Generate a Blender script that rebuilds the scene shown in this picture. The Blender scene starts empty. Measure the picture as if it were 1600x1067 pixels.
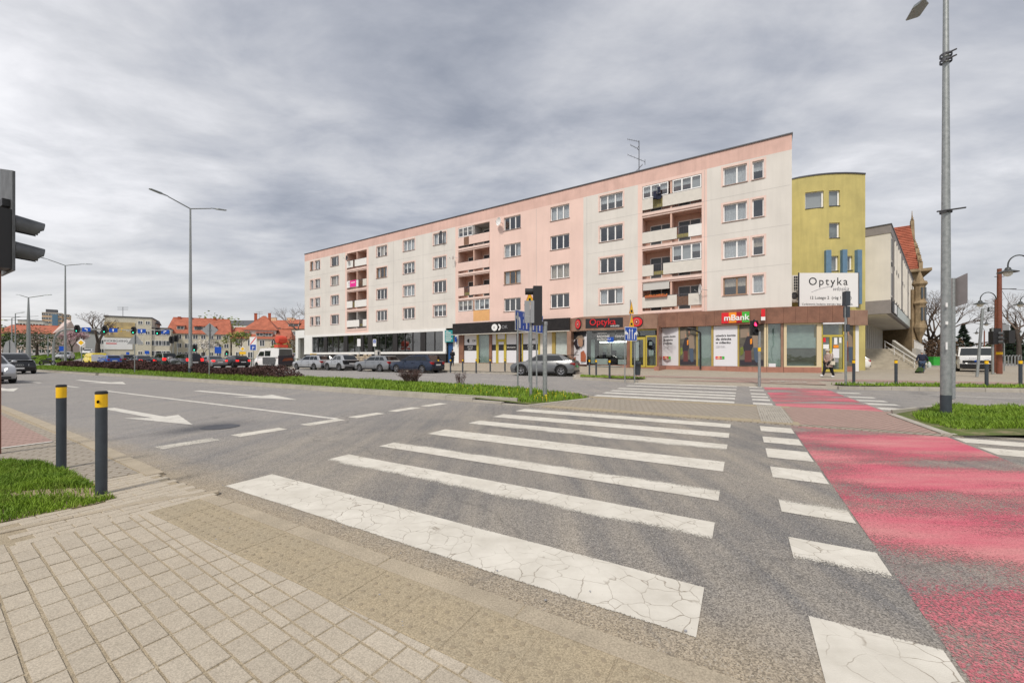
import bpy, bmesh, math, random
from mathutils import Matrix, Vector
R = math.radians
random.seed(11)
scene = bpy.context.scene
COL = scene.collection

# ------------------------------------------------------------ camera
CAM_H, FPX, HOR = 1.35, 622.0, 557.0      # eye height (m), focal length in pixels of the 1600 px photo, horizon row
cam_d = bpy.data.cameras.new('camera')
cam = bpy.data.objects.new('camera', cam_d)
COL.objects.link(cam)
cam.location = (0, 0, CAM_H)
cam.rotation_euler = (R(90), 0, 0)
cam_d.sensor_width = 36.0
cam_d.lens = 36.0 * FPX / 1600.0
cam_d.shift_y = (HOR - 533.5) / 1600.0
cam_d.clip_start = 0.05
cam_d.clip_end = 9000
scene.camera = cam

# ------------------------------------------------------------ sky, sun, exposure
SUN_EL, SUN_AZ = 52, 205                   # azimuth clockwise from +Y: behind the camera, a little to the left
w = bpy.data.worlds.new('World'); scene.world = w; w.use_nodes = True
nt = w.node_tree; nt.nodes.clear()
def wn(t, **k):
    n = nt.nodes.new(t)
    for a, b in k.items(): setattr(n, a, b)
    return n
L = nt.links.new
out = wn('ShaderNodeOutputWorld')
sky = wn('ShaderNodeTexSky', sky_type='NISHITA', sun_disc=False)
sky.sun_elevation = R(SUN_EL); sky.sun_rotation = R(SUN_AZ); sky.air_density = 1.0; sky.dust_density = 2.0
bg1 = wn('ShaderNodeBackground'); bg1.inputs[1].default_value = 0.11
L(sky.outputs[0], bg1.inputs[0])
tc = wn('ShaderNodeTexCoord')
sep = wn('ShaderNodeSeparateXYZ'); L(tc.outputs['Generated'], sep.inputs[0])
def mth(op, a, b=None, c=None, clamp=False):
    n = wn('ShaderNodeMath', operation=op); n.use_clamp = clamp
    for i, x in enumerate((a, b, c)):
        if x is None: continue
        if isinstance(x, (int, float)): n.inputs[i].default_value = x
        else: L(x, n.inputs[i])
    return n.outputs[0]
zz = mth('MAXIMUM', sep.outputs[2], 0.0)
den = mth('ADD', zz, 0.13)
cx = mth('DIVIDE', sep.outputs[0], den); cy = mth('DIVIDE', sep.outputs[1], den)
cmb = wn('ShaderNodeCombineXYZ'); L(cx, cmb.inputs[0]); L(cy, cmb.inputs[1])
def cloud(rot, sc, nscale, detail, rough, dist):
    mp = wn('ShaderNodeMapping'); mp.inputs['Rotation'].default_value = (0, 0, R(rot)); mp.inputs['Scale'].default_value = sc
    L(cmb.outputs[0], mp.inputs[0])
    n = wn('ShaderNodeTexNoise'); n.inputs['Scale'].default_value = nscale; n.inputs['Detail'].default_value = detail
    n.inputs['Roughness'].default_value = rough; n.inputs['Distortion'].default_value = dist
    L(mp.outputs[0], n.inputs['Vector']); return n.outputs['Fac']
c1 = cloud(24, (0.55, 1.15, 1), 0.70, 10, 0.55, 0.45)
c2 = cloud(-18, (0.8, 1.2, 1), 2.4, 9, 0.58, 0.25)
c3 = cloud(10, (1, 1, 1), 0.42, 3, 0.5, 0.0)
mix = mth('ADD', mth('MULTIPLY', c1, 0.46), mth('ADD', mth('MULTIPLY', c2, 0.26), mth('MULTIPLY', c3, 0.28)))
ramp = wn('ShaderNodeValToRGB'); L(mix, ramp.inputs[0])
cr = ramp.color_ramp
cr.elements[0].position = 0.40; cr.elements[0].color = (0.265, 0.285, 0.335, 1)
cr.elements[1].position = 0.605; cr.elements[1].color = (0.80, 0.795, 0.815, 1)
e = cr.elements.new(0.46); e.color = (0.385, 0.40, 0.445, 1)
e = cr.elements.new(0.53); e.color = (0.56, 0.565, 0.59, 1)
hz = wn('ShaderNodeMapRange'); hz.inputs[1].default_value = 0.0; hz.inputs[2].default_value = 0.30
hz.inputs[3].default_value = 0.75; hz.inputs[4].default_value = 0.0; hz.clamp = True
L(sep.outputs[2], hz.inputs[0])
mx = wn('ShaderNodeMix', data_type='RGBA'); L(hz.outputs[0], mx.inputs[0]); L(ramp.outputs[0], mx.inputs[6])
mx.inputs[7].default_value = (0.66, 0.65, 0.645, 1)
bg2 = wn('ShaderNodeBackground'); bg2.inputs[1].default_value = 0.66; L(mx.outputs[2], bg2.inputs[0])
ms = wn('ShaderNodeMixShader'); ms.inputs[0].default_value = 0.93
L(bg1.outputs[0], ms.inputs[1]); L(bg2.outputs[0], ms.inputs[2]); L(ms.outputs[0], out.inputs[0])

sd = bpy.data.lights.new('sun', 'SUN'); sd.energy = 1.5; sd.angle = R(10); sd.color = (1.0, 0.93, 0.83)
sun = bpy.data.objects.new('sun', sd); COL.objects.link(sun)
az = R(SUN_AZ); el = R(SUN_EL)
sv = Vector((math.sin(az) * math.cos(el), math.cos(az) * math.cos(el), math.sin(el)))
sun.rotation_euler = sv.to_track_quat('Z', 'Y').to_euler()
scene.view_settings.view_transform = 'Standard'
scene.view_settings.look = 'None'
scene.view_settings.gamma = 1
scene.view_settings.exposure = 0.89
scene.view_settings.use_curve_mapping = False
scene.cycles.max_bounces = 6
scene.cycles.transparent_max_bounces = 12
scene.cycles.caustics_reflective = False
scene.cycles.caustics_refractive = False

# ------------------------------------------------------------ survey helpers
def G(px, py, z=0.0):
    """ground point seen at photo pixel px,py on a level at height z"""
    Y = (CAM_H - z) * FPX / (py - HOR); return ((px - 800) * Y / FPX, Y)
def W(px, Y): return (px - 800) * Y / FPX
def Z(py, Y): return CAM_H + (HOR - py) * Y / FPX
def SC(s, c): return (-.866 * s + .5 * c, .5 * s + .866 * c)      # street frame -> world
def toSC(x, y): return (-.866 * x + .5 * y, .5 * x + .866 * y)
T = Vector((-.866, .5, 0)); N = Vector((.5, .866, 0))
def ss(x, a, b):
    t = max(0.0, min(1.0, (x - a) / (b - a))); return t * t * (3 - 2 * t)
def hgt(x, y):
    r = -x / max(y, 1.0)
    return .5 * ss(y, 46, 85) + .3 * ss(y, 85, 150) + 1.9 * ss(y, 60, 125) * ss(r, .97, 1.08)

# ------------------------------------------------------------ mesh builder
class MB:
    def __init__(s): s.v = []; s.f = []; s.m = []; s.k = 0; s.M = None
    def add(s, vs, fs):
        b = len(s.v)
        if s.M is not None: vs = [tuple(s.M @ Vector(p)) for p in vs]
        s.v += [tuple(p) for p in vs]
        for f in fs: s.f.append([b + i for i in f]); s.m.append(s.k)
        return s
    def box(s, x0, x1, y0, y1, z0, z1):
        if x0 > x1: x0, x1 = x1, x0
        if y0 > y1: y0, y1 = y1, y0
        if z0 > z1: z0, z1 = z1, z0
        return s.add([(x0,y0,z0),(x1,y0,z0),(x1,y1,z0),(x0,y1,z0),(x0,y0,z1),(x1,y0,z1),(x1,y1,z1),(x0,y1,z1)],
              [(0,3,2,1),(4,5,6,7),(0,1,5,4),(1,2,6,5),(2,3,7,6),(3,0,4,7)])
    def cbox(s, cx, cy, cz, sx, sy, sz): return s.box(cx-sx/2, cx+sx/2, cy-sy/2, cy+sy/2, cz-sz/2, cz+sz/2)
    def quad(s, a, b, c, d): return s.add([a, b, c, d], [(0, 1, 2, 3)])
    def wall(s, a, b, z0, z1, t):
        """box standing between plan points a and b, thickness t to the right of a->b"""
        dx, dy = b[0]-a[0], b[1]-a[1]; l = math.hypot(dx, dy); nx, ny = dy/l*t, -dx/l*t
        q = [a, b, (b[0]+nx, b[1]+ny), (a[0]+nx, a[1]+ny)]
        return s.prism([(p[0], p[1]) for p in q], z0, z1)
    def prism(s, poly, z0, z1):
        n = len(poly)
        ar = sum(poly[i][0]*poly[(i+1)%n][1]-poly[(i+1)%n][0]*poly[i][1] for i in range(n))
        if ar < 0: poly = poly[::-1]
        vs = [(p[0], p[1], z0) for p in poly] + [(p[0], p[1], z1) for p in poly]
        fs = [tuple(range(n))[::-1], tuple(range(n, 2*n))] + [(i, (i+1) % n, n+(i+1) % n, n+i) for i in range(n)]
        return s.add(vs, fs)
    def tube(s, p0, p1, r0, r1=None, n=10, cap=True):
        if r1 is None: r1 = r0
        a = Vector(p0); b = Vector(p1); d = (b-a)
        if d.length < 1e-6: return s
        q = d.to_track_quat('Z', 'Y'); vs = []
        for (c, r) in ((a, r0), (b, r1)):
            for i in range(n):
                t = 2*math.pi*i/n
                vs.append(tuple(c + q @ Vector((math.cos(t)*r, math.sin(t)*r, 0))))
        fs = [(i, (i+1) % n, n+(i+1) % n, n+i) for i in range(n)]
        if cap: fs += [tuple(range(n))[::-1], tuple(range(n, 2*n))]
        return s.add(vs, fs)
    def path(s, pts, r, n=8):
        for i in range(len(pts)-1): s.tube(pts[i], pts[i+1], r, r, n)
        return s
    def lathe(s, prof, n=16, o=(0, 0, 0), axis='z'):
        vs = []; k = len(prof)
        for i in range(n):
            t = 2*math.pi*i/n; c, sn = math.cos(t), math.sin(t)
            for (r, h) in prof:
                if axis == 'z': p = (r*c, r*sn, h)
                elif axis == 'y': p = (r*c, h, r*sn)
                else: p = (h, r*c, r*sn)
                vs.append((p[0]+o[0], p[1]+o[1], p[2]+o[2]))
        fs = []
        for i in range(n):
            j = (i+1) % n
            for q in range(k-1):
                f = (i*k+q, j*k+q, j*k+q+1, i*k+q+1)
                fs.append(f if axis != 'y' else f[::-1])
        return s.add(vs, fs)
    def ball(s, c, r, n=8, sz=(1, 1, 1)):
        pr = [(max(1e-4, r*math.sin(math.pi*i/n)), -r*math.cos(math.pi*i/n)) for i in range(n+1)]
        b = len(s.v); M = s.M; s.M = None; s.lathe(pr, n*2); s.M = M
        for i in range(b, len(s.v)):
            p = Vector((s.v[i][0]*sz[0]+c[0], s.v[i][1]*sz[1]+c[1], s.v[i][2]*sz[2]+c[2]))
            s.v[i] = tuple(M @ p) if M is not None else tuple(p)
        return s
    def build(s, name, mats, parent=None, smooth=None, world=False, kind=None, label=None, cat=None, group=None):
        me = bpy.data.meshes.new(name)
        vs = s.v
        if world and parent is not None:
            inv = PM[root_name(parent)].inverted(); vs = [tuple(inv @ Vector(p)) for p in vs]
        me.from_pydata(vs, [], s.f)
        if not isinstance(mats, (list, tuple)): mats = [mats]
        for m in mats: me.materials.append(M_[m] if isinstance(m, str) else m)
        if len(mats) > 1: me.polygons.foreach_set('material_index', s.m)
        if smooth is not None:
            me.polygons.foreach_set('use_smooth', [True]*len(me.polygons))
            me.set_sharp_from_angle(angle=R(smooth))
        me.update()
        return put(name, me, parent, kind, label, cat, group)
PM = {}
def root_name(o):
    while o.parent is not None: o = o.parent
    return o.name
def put(name, me, parent=None, kind=None, label=None, cat=None, group=None):
    o = bpy.data.objects.new(name, me); COL.objects.link(o)
    if parent is not None: o.parent = parent
    return tag(o, label, cat, group, kind)
def tag(o, label=None, cat=None, group=None, kind=None):
    if label: o['label'] = label
    if cat: o['category'] = cat
    if group: o['group'] = group
    if kind: o['kind'] = kind
    return o
def thing(name, label, cat, loc=(0, 0, 0), rz=0.0, group=None, kind=None):
    o = bpy.data.objects.new(name, None); COL.objects.link(o); o.empty_display_size = .2
    o.location = loc; o.rotation_euler = (0, 0, rz)
    PM[o.name] = Matrix.Translation(loc) @ Matrix.Rotation(rz, 4, 'Z')
    return tag(o, label, cat, group, kind)
def copy_tree(o, parent=None):
    c = o.copy(); COL.objects.link(c)
    if parent is not None: c.parent = parent
    for ch in list(o.children): copy_tree(ch, c)
    return c
def place(o, loc, rz, label=None, group=None):
    o.location = loc; o.rotation_euler = (0, 0, rz)
    PM[o.name] = Matrix.Translation(loc) @ Matrix.Rotation(rz, 4, 'Z')
    if label: o['label'] = label
    if group: o['group'] = group
    return o
def text(body, size, mat, parent, pos, dr, world=True, name='lettering', ext=.004, align='LEFT', sx=1.0, up=Vector((0, 0, 1)), shear=0, off=0, label=None):
    """lettering whose baseline starts at pos and runs along dr; faces dr x up"""
    cu = bpy.data.curves.new(name, 'FONT'); cu.body = body; cu.size = size; cu.extrude = ext
    cu.align_x = align; cu.resolution_u = 3; cu.shear = shear; cu.offset = off
    cu.materials.append(M_[mat])
    o = bpy.data.objects.new(name, cu); COL.objects.link(o)
    x = Vector(dr).normalized(); nrm = x.cross(up).normalized(); y = nrm.cross(x)
    M = Matrix((( x.x*sx, y.x, nrm.x, pos[0]), (x.y*sx, y.y, nrm.y, pos[1]), (x.z*sx, y.z, nrm.z, pos[2]), (0, 0, 0, 1)))
    if parent is not None:
        o.parent = parent
        if world: M = PM[root_name(parent)].inverted() @ M
    o.matrix_basis = M
    if label: o['label'] = label
    return o

# ------------------------------------------------------------ materials
M_ = {}
def mat(name, col, rough=.7, metal=0.0, var=0.0, vscale=3.0, bump=0.0, bscale=40.0, col2=None, spec=.4, streak=0.0, coat=0.0, fine=0.0, fscale=150.0, alpha=None):
    m = bpy.data.materials.new(name); m.use_nodes = True; n = m.node_tree; N_ = n.nodes; Lk = n.links.new
    b = N_['Principled BSDF']; b.inputs['Roughness'].default_value = rough; b.inputs['Metallic'].default_value = metal
    b.inputs['Specular IOR Level'].default_value = spec; b.inputs['Coat Weight'].default_value = coat
    b.inputs['Base Color'].default_value = (*col, 1)
    geo = N_.new('ShaderNodeNewGeometry')
    last = None
    def noise(sc, det=4, rg=.55, vec=None):
        t = N_.new('ShaderNodeTexNoise'); t.inputs['Scale'].default_value = sc; t.inputs['Detail'].default_value = det
        t.inputs['Roughness'].default_value = rg; Lk(vec or geo.outputs['Position'], t.inputs['Vector']); return t.outputs['Fac']
    if var > 0 or col2:
        mxn = N_.new('ShaderNodeMix'); mxn.data_type = 'RGBA'
        c2 = col2 or tuple(c*(1-var) for c in col)
        c1 = col if col2 else tuple(min(1, c*(1+var)) for c in col)
        mr = N_.new('ShaderNodeMapRange'); mr.inputs[1].default_value = .35; mr.inputs[2].default_value = .65
        Lk(noise(vscale, 6), mr.inputs[0]); Lk(mr.outputs[0], mxn.inputs[0])
        mxn.inputs[6].default_value = (*c1, 1); mxn.inputs[7].default_value = (*c2, 1); last = mxn.outputs[2]
    if streak > 0:
        mp = N_.new('ShaderNodeMapping'); mp.inputs['Scale'].default_value = (2.2, 2.2, .16); Lk(geo.outputs['Position'], mp.inputs[0])
        mr = N_.new('ShaderNodeMapRange'); mr.inputs[1].default_value = .45; mr.inputs[2].default_value = .75; mr.inputs[4].default_value = streak
        Lk(noise(1.3, 6, .6, mp.outputs[0]), mr.inputs[0])
        mxn = N_.new('ShaderNodeMix'); mxn.data_type = 'RGBA'; Lk(mr.outputs[0], mxn.inputs[0])
        if last: Lk(last, mxn.inputs[6])
        else: mxn.inputs[6].default_value = (*col, 1)
        mxn.inputs[7].default_value = (*[c*.55 for c in col], 1); last = mxn.outputs[2]
    if fine > 0:
        mr = N_.new('ShaderNodeMapRange'); mr.inputs[1].default_value = .3; mr.inputs[2].default_value = .7
        mr.inputs[3].default_value = 1-fine; mr.inputs[4].default_value = 1+fine
        Lk(noise(fscale, 2, .6), mr.inputs[0])
        mxn = N_.new('ShaderNodeVectorMath'); mxn.operation = 'SCALE'
        if last: Lk(last, mxn.inputs[0])
        else: mxn.inputs[0].default_value = col
        Lk(mr.outputs[0], mxn.inputs['Scale']); last = mxn.outputs[0]
    if last: Lk(last, b.inputs['Base Color'])
    if bump > 0:
        bp = N_.new('ShaderNodeBump'); bp.inputs['Strength'].default_value = bump; bp.inputs['Distance'].default_value = .01
        Lk(noise(bscale, 4, .6), bp.inputs['Height']); Lk(bp.outputs[0], b.inputs['Normal'])
    if alpha is not None: b.inputs['Alpha'].default_value = alpha
    M_[name] = m
    return m
def emit(name, col, s):
    m = mat(name, col, .4); b = m.node_tree.nodes['Principled BSDF']
    b.inputs['Emission Color'].default_value = (*col, 1); b.inputs['Emission Strength'].default_value = s
def glass(name, tint, base=.12, rough=.02):
    m = bpy.data.materials.new(name); m.use_nodes = True; n = m.node_tree; N_ = n.nodes; Lk = n.links.new
    N_.remove(N_['Principled BSDF']); o = N_['Material Output']
    tr = N_.new('ShaderNodeBsdfTransparent'); tr.inputs[0].default_value = (*tint, 1)
    gl = N_.new('ShaderNodeBsdfGlossy'); gl.inputs['Roughness'].default_value = rough; gl.inputs['Color'].default_value = (1, 1, 1, 1)
    fr = N_.new('ShaderNodeFresnel'); fr.inputs['IOR'].default_value = 1.5
    ad = N_.new('ShaderNodeMath'); ad.operation = 'ADD'; ad.inputs[1].default_value = base; ad.use_clamp = True
    bf = N_.new('ShaderNodeNewGeometry'); io = N_.new('ShaderNodeMapRange'); io.inputs[3].default_value = 1.5; io.inputs[4].default_value = .6667
    Lk(bf.outputs['Backfacing'], io.inputs[0]); Lk(io.outputs[0], fr.inputs['IOR']); Lk(fr.outputs[0], ad.inputs[0]); mxs = N_.new('ShaderNodeMixShader'); Lk(ad.outputs[0], mxs.inputs[0])
    geo = N_.new('ShaderNodeNewGeometry'); ns = N_.new('ShaderNodeTexNoise'); ns.inputs['Scale'].default_value = 1.1
    bp = N_.new('ShaderNodeBump'); bp.inputs['Strength'].default_value = .12; bp.inputs['Distance'].default_value = .05
    Lk(geo.outputs['Position'], ns.inputs['Vector']); Lk(ns.outputs['Fac'], bp.inputs['Height']); Lk(bp.outputs[0], gl.inputs['Normal'])
    Lk(tr.outputs[0], mxs.inputs[1]); Lk(gl.outputs[0], mxs.inputs[2]); Lk(mxs.outputs[0], o.inputs[0]); M_[name] = m

mat('stucco_grey', (.70, .67, .63), .9, var=.05, vscale=.35, streak=.15, bump=.25, bscale=60)
mat('stucco_pink', (.80, .59, .525), .9, var=.05, vscale=.4, streak=.12, bump=.25, bscale=60)
mat('cornice_pink', (.70, .47, .41), .9, var=.07, vscale=.8, streak=.3, bump=.25, bscale=60)
mat('surround_pink', (.76, .585, .525), .9, var=.05)
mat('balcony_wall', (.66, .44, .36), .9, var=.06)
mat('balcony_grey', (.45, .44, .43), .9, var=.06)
mat('panel_beige', (.66, .63, .58), .7, var=.04)
mat('panel_pink', (.77, .575, .51), .8, var=.04)
mat('panel_white', (.78, .77, .75), .6, var=.03)
mat('panel_brown', (.20, .11, .07), .7, var=.2, vscale=8)
mat('panel_orange', (.75, .42, .18), .8, var=.05)
mat('panel_olive', (.30, .26, .10), .7, var=.2)
mat('metal_edge', (.10, .10, .11), .5, metal=.5)
mat('sill_metal', (.34, .26, .23), .5, metal=.2)
mat('pvc', (.86, .86, .86), .4)
mat('wood_frame', (.35, .22, .13), .5)
mat('curtain', (.72, .71, .70), .9, var=.12, vscale=9)
mat('curtain_warm', (.62, .52, .42), .9, var=.15, vscale=6)
mat('blind', (.55, .54, .52), .8)
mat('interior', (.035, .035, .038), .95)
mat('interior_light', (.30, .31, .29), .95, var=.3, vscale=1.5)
glass('window_glass', (.74, .79, .82), .13)
glass('shop_glass', (.80, .85, .84), .05)
glass('dark_glass', (.30, .36, .36), .16)
glass('car_glass', (.13, .15, .16), .03)
mat('white_render', (.80, .80, .79), .7, var=.03, vscale=1, streak=.05)
mat('black_cladding', (.028, .026, .027), .45)
mat('black_sign', (.018, .015, .015), .3, var=.3, vscale=3)
mat('granite', (.27, .135, .09), .35, col2=(.19, .095, .065), vscale=1.6, fine=.25, fscale=60)
mat('granite_light', (.34, .21, .15), .35, col2=(.24, .14, .10), vscale=1.2, fine=.22, fscale=60)
mat('plinth_red', (.38, .18, .13), .5, var=.12, vscale=2)
mat('yellow_frame', (.50, .40, .07), .4)
mat('cream_frame', (.66, .55, .36), .5)
mat('mullion_gold', (.42, .31, .09), .45)
mat('poster_white', (.72, .72, .76), .45)
mat('frosted', (.52, .58, .56), .35, var=.1)
mat('ink_black', (.02, .02, .025), .6)
mat('ink_grey', (.30, .30, .32), .6)
mat('red_sign', (.70, .02, .03), .35)
mat('orange_sign', (.85, .28, .02), .35)
mat('darkred_sign', (.40, .01, .02), .35)
mat('green_sign', (.06, .42, .05), .35)
mat('white_sign', (.82, .82, .82), .4)
mat('blue_sign', (.01, .075, .42), .35)
mat('yellow_sign', (.85, .50, .02), .4)
mat('teal_sign', (.03, .30, .32), .4)
mat('blue_door', (.02, .08, .22), .4)
mat('sign_back', (.33, .34, .35), .45, metal=.5, var=.05)
mat('galv', (.36, .38, .38), .5, metal=.55, col2=(.27, .29, .29), vscale=14, fine=.12, fscale=80)
mat('lamp_steel', (.30, .33, .34), .5, metal=.4, var=.1)
mat('bollard_grey', (.045, .055, .068), .5, var=.12, vscale=9)
mat('bollard_yellow', (.88, .52, .01), .45, var=.05, vscale=9)
mat('rubber', (.02, .02, .02), .8)
mat('black_plastic', (.022, .022, .024), .5)
mat('grey_plastic', (.10, .105, .11), .5, var=.25, vscale=6)
mat('chrome', (.6, .6, .62), .2, metal=1)
mat('rim_silver', (.5, .5, .52), .3, metal=.8)
mat('rust_paint', (.19, .065, .04), .5, var=.15, vscale=5)
mat('lamp_dark', (.05, .055, .055), .45)
mat('lamp_globe', (.75, .75, .70), .3)
mat('stone_kerb', (.40, .37, .32), .85, var=.1, vscale=2, fine=.12, fscale=90, bump=.3, bscale=80)
mat('stud_worn', (.285, .235, .165), .8)
mat('kerb_dusty', (.38, .325, .245), .9, var=.1, vscale=3, fine=.25, fscale=120, bump=.3, bscale=120)
mat('concrete', (.42, .40, .36), .85, var=.1, vscale=1.5, fine=.1, bump=.3)
mat('step_stone', (.40, .36, .29), .85, var=.12, vscale=2)
mat('yellow_stucco', (.61, .52, .20), .9, col2=(.50, .43, .17), vscale=.6, streak=.35, bump=.25, bscale=50)
mat('blue_pillar', (.13, .23, .34), .6, var=.08)
mat('office_stucco', (.70, .67, .62), .9, var=.06, vscale=.5, streak=.12)
mat('office_grey', (.26, .24, .24), .85, var=.06)
mat('office_dark', (.20, .19, .19), .8)
mat('sandstone', (.29, .215, .13), .9, var=.25, vscale=1.5)
mat('roof_red', (.39, .125, .075), .85, var=.16, vscale=.8, fine=.12, fscale=3)
mat('roof_red2', (.42, .10, .05), .85, var=.2, vscale=1.2, fine=.15, fscale=3)
mat('roof_dark', (.10, .10, .11), .8)
mat('house_cream', (.62, .58, .47), .9, var=.06, streak=.1)
mat('house_beige', (.55, .49, .41), .9, var=.06, streak=.12)
mat('house_pink', (.68, .55, .50), .9, var=.05)
mat('tower_peach', (.66, .46, .30), .9, var=.04)
mat('house_orange', (.50, .16, .07), .9)
mat('far_window', (.07, .08, .09), .25, spec=.6)
mat('mural_yellow', (.66, .50, .22), .8, col2=(.35, .28, .18), vscale=.5)
mat('bark', (.075, .06, .05), .95, var=.2, vscale=5)
mat('twig', (.14, .105, .085), .95, var=.2)
mat('blossom', (.50, .33, .36), .9, var=.2)
mat('leaf_green', (.075, .12, .03), .8, col2=(.035, .065, .02), vscale=1.2)
mat('leaf_fresh', (.20, .24, .05), .8, var=.3, vscale=2)
mat('conifer', (.022, .04, .024), .9, var=.3, vscale=1.5)
mat('brown_hedge', (.12, .075, .045), .95, var=.3, vscale=2)
mat('barberry', (.10, .05, .042), .9, col2=(.05, .026, .025), vscale=3)
mat('barberry_twig', (.13, .085, .075), .95, var=.2)
mat('dandelion', (.9, .68, .02), .6)
mat('dirt', (.33, .26, .17), .95, var=.2, vscale=5, fine=.15, bump=.5)
mat('dead_leaf', (.42, .26, .12), .9)
mat('skin', (.55, .34, .25), .6)
mat('coat_mauve', (.33, .24, .21), .95, var=.2, vscale=30)
mat('cloth_navy', (.02, .025, .05), .9)
mat('cloth_black', (.014, .014, .016), .9)
mat('cloth_jeans', (.05, .08, .14), .9)
mat('cream_cloth', (.72, .66, .54), .85)
mat('white_shoe', (.75, .75, .77), .6)
mat('hair_grey', (.5, .48, .46), .9)
mat('pink_banner', (.80, .03, .30), .6)
mat('print_scene', (.085, .075, .06), .5, col2=(.16, .15, .12), vscale=1.6)
mat('print_skin', (.42, .25, .17), .5)
mat('print_tan', (.27, .21, .16), .5)
mat('print_dark', (.035, .03, .04), .5)
mat('print_denim', (.07, .10, .15), .5)
mat('print_maroon', (.13, .04, .04), .5)
mat('print_rust', (.40, .12, .06), .5)
mat('bin_green', (.03, .35, .04), .5)
mat('bin_yellow', (.75, .55, .02), .5)
mat('orange_paint', (.62, .08, .045), .5)
mat('flower_orange', (.80, .25, .05), .7)
mat('rubble', (.52, .44, .33), .9, col2=(.36, .30, .24), vscale=3)
emit('green_light', (.05, .95, .55), 2.2)
emit('red_light', (.95, .03, .12), 2.0)
emit('shop_light', (1, .97, .9), 2.5)
emit('tail_lit', (.9, .02, .02), .9)
emit('headlight_lit', (1, .95, .85), 1.6)
mat('tail_red', (.35, .01, .015), .2, coat=.6)
mat('headlamp', (.55, .57, .6), .12, coat=.8)
mat('plate', (.72, .72, .72), .5)
mat('plate_green', (.15, .62, .22), .5)
for nme, c, mt, rg in [('paint_silver', (.42, .43, .45), .5, .32), ('paint_grey', (.16, .165, .17), .5, .3), ('paint_black', (.014, .014, .017), .2, .2),
                   ('paint_white', (.78, .78, .78), 0, .3), ('paint_navy', (.018, .028, .055), .3, .25), ('paint_blue', (.02, .09, .38), .3, .3),
                   ('paint_green', (.03, .045, .035), .3, .3), ('paint_yellow', (.80, .62, .03), 0, .35), ('paint_steel', (.25, .26, .275), .5, .28)]:
    mat(nme, c, rg, mt, coat=.6, var=.03, vscale=2)
# fully detailed ground materials
def ground_mat(name, build):
    m = bpy.data.materials.new(name); m.use_nodes = True; n = m.node_tree; b = n.nodes['Principled BSDF']
    b.inputs['Roughness'].default_value = .92; b.inputs['Specular IOR Level'].default_value = .25
    class K: pass
    k = K(); k.n = n; k.b = b
    k.geo = n.nodes.new('ShaderNodeNewGeometry'); k.P = k.geo.outputs['Position']
    def new(t, **kw):
        x = n.nodes.new(t)
        for a, v in kw.items(): setattr(x, a, v)
        return x
    def ln(a, b_): n.links.new(a, b_)
    def noise(sc, det=4, rg=.55, vec=None, dist=0):
        t = new('ShaderNodeTexNoise'); t.inputs['Scale'].default_value = sc; t.inputs['Detail'].default_value = det
        t.inputs['Roughness'].default_value = rg; t.inputs['Distortion'].default_value = dist; ln(vec or k.P, t.inputs['Vector']); return t.outputs['Fac']
    def vor(sc, feature='F1', vec=None, outn='Distance', rnd=1):
        t = new('ShaderNodeTexVoronoi', feature=feature); t.inputs['Scale'].default_value = sc; t.inputs['Randomness'].default_value = rnd
        ln(vec or k.P, t.inputs['Vector']); return t.outputs[outn]
    def rng(x, a, b_, c=0.0, d=1.0):
        t = new('ShaderNodeMapRange'); t.inputs[1].default_value = a; t.inputs[2].default_value = b_; t.inputs[3].default_value = c; t.inputs[4].default_value = d
        ln(x, t.inputs[0]); return t.outputs[0]
    def mixc(f, a, b_):
        t = new('ShaderNodeMix', data_type='RGBA')
        for i, x in ((0, f), (6, a), (7, b_)):
            if isinstance(x, tuple): t.inputs[i].default_value = (*x, 1)
            elif isinstance(x, (float, int)): t.inputs[i].default_value = x
            else: ln(x, t.inputs[i])
        return t.outputs[2]
    def ma(op, a, b_=0.0, clamp=False):
        t = new('ShaderNodeMath', operation=op); t.use_clamp = clamp
        for i, x in enumerate((a, b_)):
            if isinstance(x, (float, int)): t.inputs[i].default_value = x
            else: ln(x, t.inputs[i])
        return t.outputs[0]
    def mapv(rot, sc, vec=None):
        t = new('ShaderNodeMapping'); t.inputs['Rotation'].default_value = (0, 0, R(rot)); t.inputs['Scale'].default_value = sc
        ln(vec or k.P, t.inputs[0]); return t.outputs[0]
    def bump(h, st, dist=.01):
        t = new('ShaderNodeBump'); t.inputs['Strength'].default_value = st; t.inputs['Distance'].default_value = dist; ln(h, t.inputs['Height']); ln(t.outputs[0], b.inputs['Normal'])
    def dot(v):
        t = new('ShaderNodeVectorMath', operation='DOT_PRODUCT'); ln(k.P, t.inputs[0]); t.inputs[1].default_value = v; return t.outputs['Value']
    for f in (new, ln, noise, vor, rng, mixc, ma, mapv, bump, dot): setattr(k, f.__name__, f)
    build(k); M_[name] = m
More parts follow.
